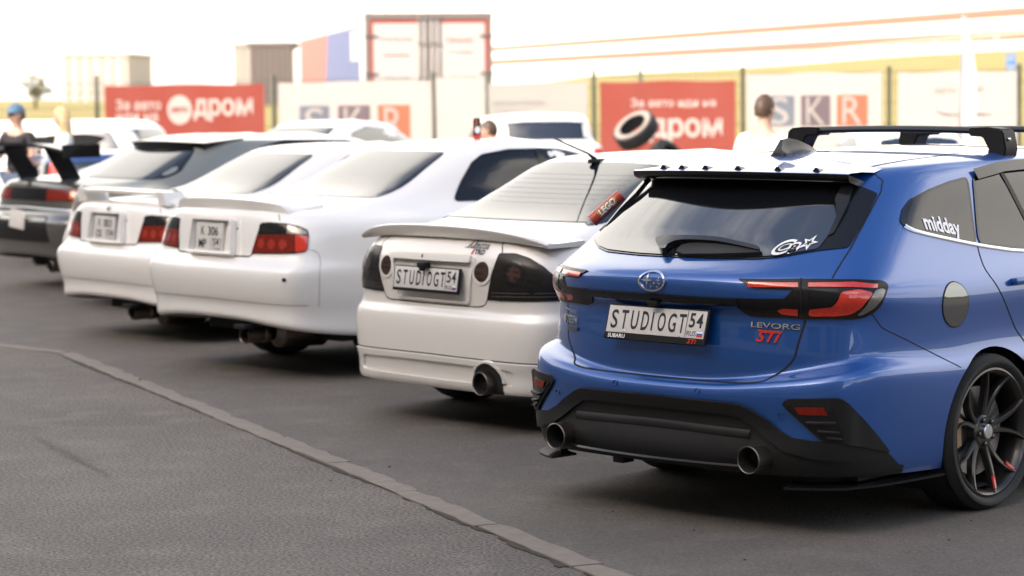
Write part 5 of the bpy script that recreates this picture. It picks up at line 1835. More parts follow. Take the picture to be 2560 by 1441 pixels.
    for x in (-.37, -.245, -.10, .075, .265, .43):
        yl, zl = lip(x)
        bm = bmesh.new()
        v = [bm.verts.new(c) for c in ((x - .022, yl + .03, zl + .004), (x + .022, yl + .03, zl + .004), (x + .004, yl + .085, zl + .012), (x - .004, yl + .085, zl + .012), (x - .006, yl + .03, zl + .022), (x + .006, yl + .03, zl + .022))]
        for f in ((0, 1, 5, 4), (1, 2, 5), (0, 4, 3), (4, 5, 2, 3), (0, 3, 2, 1)):
            bm.faces.new([v[i] for i in f])
        bmesh.ops.recalc_face_normals(bm, faces=bm.faces[:])
        bm_obj('vortex_fin', bm, M_BGLOSS, sp, smooth=False)
    bm = bmesh.new()
    box(bm, -.14, .14, .497, .51, 1.388, 1.398, .002)
    bm_obj('high_brake_light', bm, M_REDD, sp)
    bm = bmesh.new()
    box(bm, -.02, .02, .4715, .476, 1.402, 1.409, .001)
    bm_obj('spoiler_badge', bm, M_SATIN, sp)
    # shark fin aerial
    bm = bmesh.new()
    prof = [(.815, .0, .042), (.825, .035, .036), (.845, .070, .016), (.885, .073, .014), (.95, .058, .020), (1.02, .034, .024), (1.094, .002, .014)]
    pr = None
    for y, hh, hw in prof:
        zb = S.at('top', 0, y)[0].z - .004
        ring = [bm.verts.new(c) for c in ((-.042 if y < 1.05 else -.02, y, zb), (-max(hw, .008) * .8, y, zb + hh * .45), (-hw * .45, y + .004, zb + hh), (hw * .45, y + .004, zb + hh), (max(hw, .008) * .8, y, zb + hh * .45), (.042 if y < 1.05 else .02, y, zb))]
        if pr:
            for k in range(5): bm.faces.new((pr[k], pr[k + 1], ring[k + 1], ring[k]))
        else: bm.faces.new(ring)
        pr = ring
    bm.faces.new(pr)
    bmesh.ops.recalc_face_normals(bm, faces=bm.faces[:])
    bm_obj('roof_aerial', bm, M_BGLOSS, car, angle=40)
    # roof bars, each with two feet
    for yb, zb_ in ((1.70, 1.552), (2.60, 1.535)):
        bm = bmesh.new()
        pr = None
        for i in range(15):
            x = -.575 + 1.15 * i / 14
            zz = zb_ + .012 * (1 - (x / .575) ** 2)
            ring = [bm.verts.new((x, yb + a, zz + b)) for a, b in ((-.045, 0), (-.03, .013), (.0, .017), (.03, .012), (.045, 0), (.03, -.012), (0, -.014), (-.03, -.012))]
            if pr:
                for k in range(8): bm.faces.new((pr[k], pr[(k + 1) % 8], ring[(k + 1) % 8], ring[k]))
            else: bm.faces.new(ring)
            pr = ring
        bm.faces.new(pr)
        bmesh.ops.recalc_face_normals(bm, faces=bm.faces[:])
        q = bm_obj('roof_bar', bm, M_BMATT, car, angle=35)
        for s_ in (1, -1):
            bm = bmesh.new()
            zr = S.at('top', s_ * .555, yb)[0].z
            pts = [(.41, zb_ - .016), (.48, zb_ - .019), (.515, zr + .010), (.50, zr - .004), (.595, zr - .018), (.602, zr + .02), (.588, zb_ - .004), (.572, zb_ + .016), (.51, zb_ + .022), (.41, zb_ + .020)]
            lo = [bm.verts.new((s_ * a, yb - .05, b)) for a, b in pts]; hi = [bm.verts.new((s_ * a, yb + .05, b)) for a, b in pts]
            k = len(pts)
            for i in range(k): bm.faces.new((lo[i], lo[(i + 1) % k], hi[(i + 1) % k], hi[i]))
            bm.faces.new(lo); bm.faces.new(hi)
            bmesh.ops.recalc_face_normals(bm, faces=bm.faces[:])
            bmesh.ops.bevel(bm, geom=[e for e in bm.edges if e.calc_face_angle(0) > .6], offset=.006, segments=2, affect='EDGES')
            ft = bm_obj('bar_foot', bm, M_BMATT, q, angle=40)
            bm = bmesh.new()
            lathe(bm, [(s_ * .592, .0001), (s_ * .596, .008), (s_ * .602, .007), (s_ * .603, .0001)], 'x', 12, Matrix.Translation((0, yb - .015, zb_ - .03)))
            bmesh.ops.recalc_face_normals(bm, faces=bm.faces[:])
            bm_obj('foot_lock', bm, M_SATIN, q)
    # wheels, wells, underbody
    for s_ in (1, -1):
        make_wheel(car, s_ * .788, 1.107, .326, .225, .266, 'split', side=s_, caliper=True, decal=(4, 1, 4, -1), turn=.12)
        make_wheel(car, s_ * .788, 3.777, .326, .225, .266, 'split', side=s_, turn=.3)
    wheel_well(car, 1.112, .332, .352)
    wheel_well(car, 3.78, .332, .352)
    bm = bmesh.new()
    box(bm, -.80, .80, .30, .74, .21, .30)
    box(bm, -.56, .56, .70, 1.6, .175, .34)
    box(bm, -.82, .82, 1.5, 3.35, .145, .30)
    box(bm, -.52, .52, 3.3, 4.3, .20, .34)
    box(bm, -.76, .76, 4.25, 4.6, .22, .30)
    bm_obj('underbody', bm, M_UNDER, car, smooth=False)
    bm = bmesh.new()
    tube(bm, [(-.50, .25, .27), (-.30, .45, .25), (0, .52, .25), (.3, .45, .25), (.5, .25, .27)], .03, 10)
    tube(bm, [(-.65, 1.1, .30), (.65, 1.1, .30)], .035, 8)
    box(bm, -.12, .12, .95, 1.25, .22, .40, .03)
    bm_obj('rear_axle', bm, M_STEEL, car)
    return car
def split_sides(o, name):
    """a pair of doors cut from the skin becomes a right and a left one"""
    me = o.data
    V = np.array([v.co[:] for v in me.vertices])
    nr = np.zeros_like(V)
    for lp, cn_ in zip(me.loops, me.corner_normals): nr[lp.vertex_index] = cn_.vector[:]
    for s_ in (1, -1):
        F = [tuple(p.vertices) for p in me.polygons if V[p.vertices[0], 0] * s_ > 0]
        if not F: continue
        ids = sorted({i for f in F for i in f}); mp = {u: i for i, u in enumerate(ids)}
        mesh_obj(name, V[ids].tolist(), [tuple(mp[i] for i in f) for f in F], list(me.materials), o.parent, True, nr[ids].tolist())
    bpy.data.objects.remove(o)
    bpy.data.meshes.remove(me)
build_levorg()
# ------------------------------------------------------------------ the other cars of the row
M_BROWNL = mat('smoked_red_lens', (.035, .012, .008), .12, 0, .7, .03, var=.4, scale=40)
def place(pose, name, label, group=None, cat='car'):
    return thing(name, label, cat, (pose[0], pose[1], 0), pose[2], group)
def car_under(car, yr, yf, y1, w_=.74, z=.2):
    bm = bmesh.new()
    box(bm, -w_, w_, y1, yr - .40, z + .03, z + .12)
    box(bm, -.46, .46, yr - .42, yr + .42, z, z + .16)
    box(bm, -w_, w_, yr + .40, yf - .40, z - .02, z + .12)
    box(bm, -.46, .46, yf - .42, yf + .42, z, z + .16)
    box(bm, -w_ + .02, w_ - .02, yf + .40, yf + .62, z + .03, z + .12)
    return bm_obj('underbody', bm, M_UNDER, car, smooth=False)
def car_wheels(car, S, yr, yf, r, rim, tr, wdt, ar, detail=False):
    for y in (yr, yf):
        for s_ in (1, -1):
            make_wheel(car, s_ * tr, y, r, wdt, rim, 'five', side=s_, detail=detail, turn=.3 * y)
        wheel_well(car, y + .003, r + .004, ar, .45, tr + .07)
def loft(rings, m, name, parent, closed=True, caps=True, angle=50):
    bm = bmesh.new()
    pr = None
    for ring in rings:
        rv = [bm.verts.new(c) for c in ring]
        if pr:
            n = len(rv)
            for k in range(n if closed else n - 1):
                bm.faces.new((pr[k], pr[(k + 1) % n], rv[(k + 1) % n], rv[k]))
        elif caps:
            bm.faces.new(rv)
        pr = rv
    if caps:
        bm.faces.new(pr)
    bmesh.ops.recalc_face_normals(bm, faces=bm.faces[:])
    return bm_obj(name, bm, m, parent, angle=angle)
def side_glass(S, car, pts, door_y=None, off=.004):
    panel(S, 'side_window', rounded(pts, .02, 3), 'side', M_GLASS2, car, off=off, res=.07, mirror=True)
    ribbon(S, 'window_seal', rounded(pts, .02, 3), 'side', .018, M_BGLOSS, car, off=off + .001, closed=True, mirror=True)
def front_bits(S, car, zc_):
    ws = [(-.58, zc_ + .03), (-.54, zc_ + .14), (-.47, zc_ + .27), (.47, zc_ + .27), (.54, zc_ + .14), (.58, zc_ + .03)]
    panel(S, 'windscreen', rounded(ws, .03, 3), 'front', M_GLASS, car, off=.004, res=.08)
    for s_ in (1, -1):
        panel(S, 'headlight', [(s_ * a, b) for a, b in ((.40, .60), (.72, .62), (.76, .70), (.70, .73), (.40, .70))], 'front', M_REFL, car, off=.004, res=.08)
    panel(S, 'front_grille', rounded([(-.30, .60), (.30, .60), (.32, .69), (-.32, .69)], .02), 'front', M_BMATT, car, off=.004, res=.08)
def lid_gap(S, car, half, bot, m=M_GAP, wd=.006):
    ribbon(S, 'boot_gap', smooth_loop(half, 3, False), 'rear', wd, m, car, off=.0012, mirror=True)
    ribbon(S, 'boot_gap', bot, 'rear', wd, m, car, off=.0012)

def build_altezza():
    car = place(alt_pose, 'pearl_sedan', 'pearl white saloon with smoked tail lamps and ducktail spoiler beside the blue wagon')
    S = ALT
    lid = PK['a_lid']
    bump_z = .636
    def fn_b(A): return np.where(A[:, 1] < 1.0, A[:, 2] - bump_z, 1.)
    lp = [(-.05, .652), (.36, .654), (.402, .665)] + [p for p in reversed(lid[:-2])] + [(.43, 1.03), (.62, 1.06), (-.05, 1.06)]
    fn_l = region([(0, .652), (.38, .656), (.43, .70), (.468, .76), (.492, .83), (.497, .93), (.445, .99), (.44, 1.035), (0, 1.04)], 'rear', lambda A: A[:, 1] < .6)
    body_parts(S, [(1.03, .315, .338), (3.70, .315, .338)], [('b', fn_b), ('l', fn_l)], M_PEARL, car, ['body', 'rear_bumper', 'boot_lid'])
    lid_gap(S, car, [(.36, .653), (.402, .664), (.43, .70), (.468, .76), (.492, .83), (.497, .93), (.47, .975), (.45, 1.0)], [(-.36, .653), (0, .651), (.36, .653)])
    g = PK['a_glass']
    gl = sym([(.3, 1.071), (.56, 1.070), (.60, 1.052), (.645, 1.10), (.60, 1.22), (.535, 1.315), (.46, 1.345), (.25, 1.354)])
    ribbon(S, 'glass_seal', rounded(gl, .03, 3), 'rear', .022, M_BGLOSS, car, off=.003, closed=True)
    panel(S, 'rear_window', rounded(gl, .03, 3), 'rear', M_GLASS3, car, off=.004, res=.05)
    for i in range(9):
        z = 1.10 + i * .024
        ribbon(S, 'heater_line', [(-.50 + i * .008, z), (.50 - i * .008, z)], 'rear', .0016, mat('heater_wire', (.03, .024, .02), .5), car, off=.0048, step=.1)
    side_glass(S, car, [(1.18, 1.03), (1.30, 1.19), (1.48, 1.305), (1.75, 1.345), (2.35, 1.335), (2.75, 1.20), (3.05, 1.03), (2.0, 1.02)])
    front_bits(S, car, .99)
    for s_ in (1, -1):
        mk = lambda P: [(s_ * a, b) for a, b in P]
        lo = [(.535, .932), (.637, .934), (.72, .913), (.80, .870), (.87, .81), (.93, .755), (.94, .70), (.663, .693), (.462, .692), (.486, .77), (.508, .85)]
        q = panel(S, 'tail_lamp', rounded(mk(lo), .012, 3), 'cyl', M_SMOKE, car, off=.005, res=.03, skirt=.01)
        for cx, cz, r, m in ((.64, .83, .065, M_BGLOSS), (.64, .83, .040, M_BROWNL), (.74, .775, .042, M_BGLOSS), (.56, .72, .03, M_BGLOSS)):
            o = panel(S, 'lamp_bowl', [(s_ * cx + r * math.cos(t), cz + r * math.sin(t)) for t in [2 * math.pi * i / 20 for i in range(20)]], 'cyl', m, car, off=.006 if m is M_BGLOSS else .0068, res=.03, skirt=.001)
            o.parent = q
        for i in range(5):
            o = ribbon(S, 'lamp_rib', mk([(.50, .705 + i * .009), (.90, .712 + i * .009)]), 'cyl', .003, M_REFL if i % 2 else M_BGLOSS, car, off=.006); o.parent = q
        o = panel(S, 'fog_lamp', ellipse(s_ * .392, .834, .052, .052), 'rear', M_BROWNL, car, off=.004, res=.03)
        p = panel(S, 'fog_lamp_ring', [ellipse(s_ * .392, .834, .067, .067), ellipse(s_ * .392, .834, .052, .052)], 'rear', M_PEARL, car, off=.006, res=.03)
        p.parent = o
    # plate recess: frame of the panel proud of the skin, grip strip above
    rc = [(-.332, .872), (.300, .872), (.268, .680), (-.300, .680)]
    rc = [(-.318, .872), (.318, .872), (.276, .680), (-.276, .680)]
    big = [(-.345, .905), (.345, .905), (.30, .665), (-.30, .665)]
    panel(S, 'plate_recess', [rounded(big, .02, 3), rounded(rc, .015, 3)], 'rear', M_PEARL, car, off=.012, res=.04, skirt=.012)
    panel(S, 'boot_grip', rounded([(-.322, .908), (.322, .908), (.322, .874), (-.322, .874)], .008, 2), 'rear', M_PEARL, car, off=.034, res=.04, skirt=.03)
    strip_plate(car, .098, .785, .16)
    bm = bmesh.new()
    box(bm, -.03, .03, .06, .11, .842, .872, .008)
    box(bm, -.016, .012, .062, .09, .826, .846, .006)
    bm_obj('rear_camera', bm, M_BMATT, car)
    panel(S, 'boot_lock', ellipse(-.04, .893, .006, .009, 12), 'rear', M_INK, car, off=.0355, res=.02, skirt=.001)
    skin_text(S, 'model_script', 'Altezza', 'rear', .325, .968, .150, .036, M_BADGE, car, off=.004, rot=-.03, shear=.3, extr=.01)
    ribbon(S, 'script_stroke', [(.235, .954), (.40, .950)], 'rear', .004, M_BADGE, car, off=.005)
    skin_text(S, 'tuner_badge', 'TRD', 'rear', .352, .933, .070, .024, M_INK, car, off=.004, rot=-.03, bold=.03, shear=.2)
    panel(S, 'badge_slash', [(.290, .922), (.302, .922), (.314, .946), (.302, .946)], 'rear', M_DECALR, car, off=.004, res=.02, skirt=.002)
    # ducktail spoiler along the boot edge
    rings = []
    for i in range(29):
        x = -.76 + 1.52 * i / 28
        u = abs(x) / .76
        yb_ = .165 + .10 * u ** 2.2
        zb_ = 1.012 - .022 * u ** 2 - .016 * u ** 6
        h = .044 * (1 - u ** 3) + .006
        tipy = yb_ - .028 * (1 - u ** 4)
        rings.append([(x, yb_ + .012, zb_ - .012), (x, tipy + .003, zb_ + h - .010), (x, tipy + .001, zb_ + h), (x, tipy + .012, zb_ + h + .005), (x, yb_ + .10, zb_ + h * .62 + .008), (x, yb_ + .26, zb_ + .020), (x, yb_ + .28, zb_ - .01)])
    loft(rings, M_PEARL, 'boot_spoiler', car)
    # lower lip kit
    lipo = [(-.88, .378), (-.4, .388), (0, .392), (.4, .388), (.88, .378)]
    ribbon(S, 'lip_seam', lipo, 'cyl', .006, M_GAP, car, off=.001)
    inner = [(-.64, .345), (-.3, .355), (0, .357), (.3, .355), (.64, .345), (.66, .262), (.3, .262), (0, .262), (-.3, .262), (-.66, .262)]
    outer = [(-.86, .37), (-.4, .382), (0, .385), (.4, .382), (.86, .37), (.88, .222), (.5, .222), (0, .222), (-.5, .222), (-.88, .222)]
    panel(S, 'lower_lip', [outer, rounded(inner, .03, 3)], 'cyl', M_PEARL, car, off=.012, res=.035, skirt=.012)
    o = exhaust(car, .455, .07, .270, .061, .22)
    ring = [(.455 + .098 * math.cos(t), .275 + .098 * math.sin(t)) for t in [math.pi * i / 12 for i in range(13)]] + [(.357, .222), (.553, .222)]
    panel(S, 'exhaust_cutout', ring, 'rear', M_UNDER, car, off=.0135, res=.03, skirt=.002)
    ribbon(S, 'cutout_rim', [(.455 + .104 * math.cos(t), .275 + .104 * math.sin(t)) for t in [math.pi * i / 14 for i in range(15)]], 'rear', .02, M_PEARL, car, off=.012, dome=.008)
    # whip aerial
    y0 = 1.34
    p, n = S.at('top', 0, y0)
    bm = bmesh.new()
    box(bm, -.022, .022, y0 - .06, y0 + .06, p.z - .008, p.z + .018, .010)
    tube(bm, [(0, y0 - .02, p.z + .015), (0, y0 - .075, p.z + .05), (0, y0 - .32, p.z + .135)], [.014, .006, .0045], 8)
    bmesh.ops.recalc_face_normals(bm, faces=bm.faces[:])
    bm_obj('roof_aerial', bm, M_BMATT, car)
    car_wheels(car, S, 1.03, 3.70, .315, .215, .755, .215, .338)
    car_under(car, 1.03, 3.70, .45)
    bm = bmesh.new()
    box(bm, .20, .64, .30, .62, .20, .32, .05)
    bm_obj('silencer', bm, M_STEEL, car)
    return car

def build_chaser(pose, label, wing, l1, l2, rest=''):
    car = place(pose, 'white_sedan', label, 'white saloons with red tail lamps')
    S = CH1
    car['group'] = 'white saloons with red tail lamps'
    def fn_b(A):
        a = 1.2 * np.arctan2(np.abs(A[:, 0]), 1.2 - A[:, 1])
        zz = np.where(np.abs(A[:, 0]) < .40, .752, .778)
        return np.where((A[:, 1] < 1.0) & (a < .91), A[:, 2] - zz, np.abs(A[:, 2] - zz) + .01)
    fn_l = region([(0, .762), (.40, .770), (.43, .80), (.495, .97), (.60, .98), (.545, 1.045), (.53, 1.09), (0, 1.10)], 'rear', lambda A: A[:, 1] < .7)
    body_parts(S, [(1.15, .318, .340), (3.90, .318, .340)], [('b', fn_b), ('l', fn_l)], M_WHITE, car, ['body', 'rear_bumper', 'boot_lid'])
    sx = car
    lid_gap(S, car, [(.40, .768), (.43, .80), (.487, .965)], [(-.40, .764), (0, .760), (.40, .764)], wd=.010)
    ribbon(S, 'boot_gap', [(.60, .985), (.545, 1.045)], 'rear', .005, M_GAP, car, off=.001, mirror=True)
    ribbon(S, 'bumper_gap', smooth_loop(PK['c_seam'], 3, False), 'cyl', .0035, mat('grey_gap', (.18, .17, .16), .8), car, off=.001, mirror=True)
    gl = sym([(.25, 1.107), (.53, 1.101), (.575, 1.098), (.535, 1.20), (.475, 1.345), (.455, 1.368), (.30, 1.374)])
    panel(S, 'rear_window', rounded(gl, .015, 3), 'rear', M_GLASS3, car, off=.004, res=.05)
    side_glass(S, car, [(1.50, 1.065), (1.602, 1.18), (1.728, 1.295), (1.83, 1.345), (2.05, 1.372), (2.5, 1.37), (2.85, 1.30), (3.35, 1.07), (2.4, 1.055)])
    ribbon(S, 'window_pillar', [(2.30, 1.37), (2.32, 1.06)], 'side', .06, M_BGLOSS, car, off=.006, mirror=True)
    front_bits(S, car, 1.04)
    lo = PK['c_lamp']
    for s_ in (1, -1):
        mk = lambda P: [(s_ * a, b) for a, b in P]
        q = panel(S, 'tail_lamp', rounded(mk(lo), .012, 3), 'cyl', M_SMOKE, car, off=.006, res=.03, skirt=.012)
        red = [(.474, .898), (.625, .902), (.76, .904), (.77, .80), (.62, .792), (.445, .788)]
        o = panel(S, 'brake_light', rounded(mk(red), .008, 2), 'cyl', M_REDD, car, off=.0075, res=.03, skirt=.002); o.parent = q
        o = panel(S, 'turn_signal', rounded(mk([(.768, .904), (.844, .896), (.840, .818), (.825, .806), (.776, .798)]), .006, 2), 'cyl', M_RED, car, off=.0085, res=.03, skirt=.002); o.parent = q
        o = panel(S, 'reversing_light', rounded(mk([(.49, .962), (.56, .966), (.70, .962), (.70, .912), (.49, .907)]), .006, 2), 'cyl', M_BGLOSS, car, off=.0075, res=.03, skirt=.002); o.parent = q
        o = panel(S, 'lamp_bowl', rounded(mk([(.71, .962), (.79, .943), (.835, .925), (.84, .905), (.71, .910)]), .006, 2), 'cyl', M_REFL, car, off=.0072, res=.03, skirt=.002); o.parent = q
        for k_ in range(3):
            cx = .52 + .085 * k_
            o = panel(S, 'lamp_cell', [(s_ * cx + .03 * math.cos(t), .845 + .030 * math.sin(t)) for t in [2 * math.pi * i / 14 for i in range(14)]], 'cyl', mat('mid_red_lens', (.30, .02, .008), .2, 0, .7, .03, var=.4, scale=60), car, off=.0085, res=.03, skirt=.001); o.parent = q
    # plate recess and square two-line plate
    rim = [(-.225, .985), (.225, .985), (.255, .755), (-.255, .755)]
    hole = [(-.205, .970), (.205, .970), (.222, .772), (-.222, .772)]
    panel(S, 'plate_recess', [rounded(rim, .02, 3), rounded(hole, .012, 3)], 'rear', M_WHITE, car, off=.045, res=.035, skirt=.042)
    for s_ in (1, -1):
        ribbon(S, 'recess_lip', [(s_ * .252, .985), (s_ * .30, .765)], 'rear', .03, M_WHITE, car, off=.002, dome=.004)
    M = Matrix.Translation((-.03 if not wing else -.02, .098, .868)) @ Matrix.Rotation(-.08, 4, 'X') @ Matrix.Rotation(0 if not wing else .03, 4, 'Y')
    fr = plate_box('plate_frame', -.154, .154, -.098, .094, 0, .012, M, M_SATIN if wing else M_PLATE, car)
    pl = plate_box('number_plate', -.145, .145, -.085, .085, -.003, .003, M, M_PLATE, car, .002)
    MM = M @ Matrix.Translation((0, -.001, 0))
    plate_text(pl, l1[0], -.070, .040, .040, .055, MM, M_INK, bold=.004)
    plate_text(pl, l1[1], .045, .040, .115, .058, MM, M_INK, bold=.02)
    plate_text(pl, l2[0], -.070, -.040, .085, .055, MM, M_INK, bold=.02)
    plate_text(pl, l2[1], .082, -.028, .066 if len(l2[1]) < 3 else .085, .044, MM, M_INK, bold=.015)
    plate_text(pl, 'RUS', .075, -.068, .04, .014, MM, M_INK)
    for k_, m_ in enumerate((M_DECALW, M_FLAGB, M_DECALR)):
        flat_shape('flag_stripe', [(.10, -.064 - k_ * .005), (.125, -.064 - k_ * .005), (.125, -.059 - k_ * .005), (.10, -.059 - k_ * .005)], M, -.0044, m_, pl)
    for a, b, c, d in ((.028, .031, -.080, -.008), (.028, .138, -.010, -.007), (.135, .138, -.080, -.008)):
        flat_shape('plate_border', [(a, c), (b, c), (b, d), (a, d)], M, -.0042, M_INK, pl)
    panel(S, 'boot_lock', ellipse(.245, .93, .008, .008, 12), 'rear', M_INK, car, off=.046 if False else .003, res=.02, skirt=.001)
    if not wing:
        panel(S, 'parking_sensor', ellipse(.732, .638, .013, .013, 12), 'cyl', M_INK, car, off=.003, res=.02)
    rings = []
    if not wing:
        for i in range(29):
            x = -.62 + 1.24 * i / 28
            u = abs(x) / .62
            yb_ = .165 + .085 * u ** 2.5
            zb_ = 1.045 - .012 * u ** 2
            h = .062 * (1 - u ** 6) ** .5 * (1 - .12 * u ** 2) + .006
            ty = yb_ - .03 * (1 - u ** 4)
            rings.append([(x, yb_, zb_ - .012), (x, ty + .002, zb_ + h - .012), (x, ty, zb_ + h), (x, ty + .014, zb_ + h + .005), (x, yb_ + .09, zb_ + h * .75 + .008), (x, yb_ + .26, zb_ + .042), (x, yb_ + .28, zb_)])
        loft(rings, M_WHITE, 'boot_spoiler', car)
    else:
        for i in range(29):
            x = -.66 + 1.32 * i / 28
            u = abs(x) / .66
            y_ = .13 + .16 * u ** 3
            z_ = 1.145 - .018 * u ** 2 - .085 * max(0, (u - .78) / .22) ** 1.6
            rings.append([(x, y_, z_), (x, y_ + .004, z_ - .020), (x, y_ + .08, z_ - .022), (x, y_ + .20, z_ - .008), (x, y_ + .21, z_), (x, y_ + .12, z_ + .012), (x, y_ + .03, z_ + .010)])
        q = loft(rings, M_WHITE, 'boot_wing', car)
        for s_ in (1, -1):
            loft([[(s_ * (.56 + .02 * t) - .05 + dxx, .30 + dyy * (1 + .2 * t) - .03 * (1 - t), 1.04 + .10 * (1 - t)) for dxx, dyy in ((0, -.06), (.10, -.06), (.10, .10), (0, .10))] for t in (1, .5, 0)], M_WHITE, 'wing_post', q)
        panel(S, 'boot_emblem', ellipse(-.02, 1.015, .03, .022, 16), 'rear', M_CHROME, car, off=.006, res=.03)
        panel(S, 'emblem_ring', [ellipse(-.02, 1.015, .022, .016, 16), ellipse(-.02, 1.015, .012, .009, 12)], 'rear', M_INK, car, off=.0072, res=.03, skirt=.001)  # black ring inside the chrome emblem
    ribbon(S, 'bumper_crease', [(-.85, .478), (-.4, .49), (0, .494), (.4, .49), (.85, .478)], 'cyl', .004, mat('grey_gap', (.18, .17, .16), .8), car, off=.001)
    o = exhaust(car, .33, .10, .275, .052, .16)
    bm = bmesh.new()
    lathe(bm, [(.26, .05), (.30, .10), (.62, .11), (.70, .06)], 'y', 20, Matrix.Translation((.38, .02, .285)))
    bmesh.ops.recalc_face_normals(bm, faces=bm.faces[:])
    bm_obj('silencer', bm, M_STEEL, car)
    bm = bmesh.new()
    box(bm, .30, .42, .045, .12, .318, .345, .006)
    bm_obj('exhaust_hanger', bm, M_BMATT, car)
    dz = pose[3]
    if dz:
        for c in car.children:
            c.location.z += dz
    car_wheels(car, S, 1.15, 3.90, .318, .205, .755, .21, .335)
    if dz:
        for c in car.children:
            if c.name.startswith('wheel_arch'):
                c.location.z = 0
    car_under(car, 1.17, 3.90, .55, z=.20 + dz)
    return car

def build_hatch():
    car = thing('silver_hatchback', 'light silver hatchback with black roof spoiler parked between dark saloon and white saloon', 'car', (-9.96, 4.48, 0), -.10)
    S = HAT
    body_parts(S, [(.95, .31, .335), (3.50, .31, .335)], [], M_SILVER, car, ['body'])
    gl = sym([(.25, 1.088), (.52, 1.085), (.585, 1.095), (.60, 1.14), (.54, 1.26), (.49, 1.32), (.25, 1.335)])
    panel(S, 'rear_window', rounded(gl, .05, 4), 'rear', M_GLASS3, car, off=.004, res=.06)
    ribbon(S, 'glass_seal', rounded(gl, .05, 4), 'rear', .02, M_BGLOSS, car, off=.0035, closed=True)
    side_glass(S, car, [(.98, 1.10), (1.02, 1.16), (1.25, 1.32), (1.5, 1.372), (2.2, 1.36), (2.6, 1.24), (2.9, 1.075), (1.9, 1.075)])
    front_bits(S, car, 1.03)
    rings, under = [], []
    for i in range(21):
        x = -.58 + 1.16 * i / 20
        u = abs(x) / .58
        y_ = .60 + .12 * u ** 3
        z_ = 1.385 - .015 * u ** 2
        rings.append([(x, y_, z_), (x * .98, y_ + .40, z_ + .035), (x * .98, y_ + .40, z_ + .02), (x, y_ + .005, z_ - .006)])
        under.append([(x * .97, y_ + .005, z_ - .007), (x * .95, y_ + .02, z_ - .06), (x * .93, y_ + .30, z_ - .035), (x * .95, y_ + .36, z_ + .005)])
    q = loft(rings, M_SILVER, 'roof_spoiler', car)
    loft(under, M_BGLOSS, 'spoiler_underside', q)
    for s_ in (1, -1):
        panel(S, 'tail_lamp', rounded([(s_ * a, b) for a, b in ((.55, .80), (.92, .80), (.96, .90), (.90, .98), (.60, .96))], .03, 3), 'cyl', M_REDD, car, off=.005, res=.05)
    panel(S, 'number_plate', [(-.26, .70), (.26, .70), (.26, .81), (-.26, .81)], 'rear', M_PLATE, car, off=.01, res=.1)
    car_wheels(car, S, .95, 3.50, .31, .205, .745, .195, .335)
    car_under(car, .95, 3.50, .40)
    return car
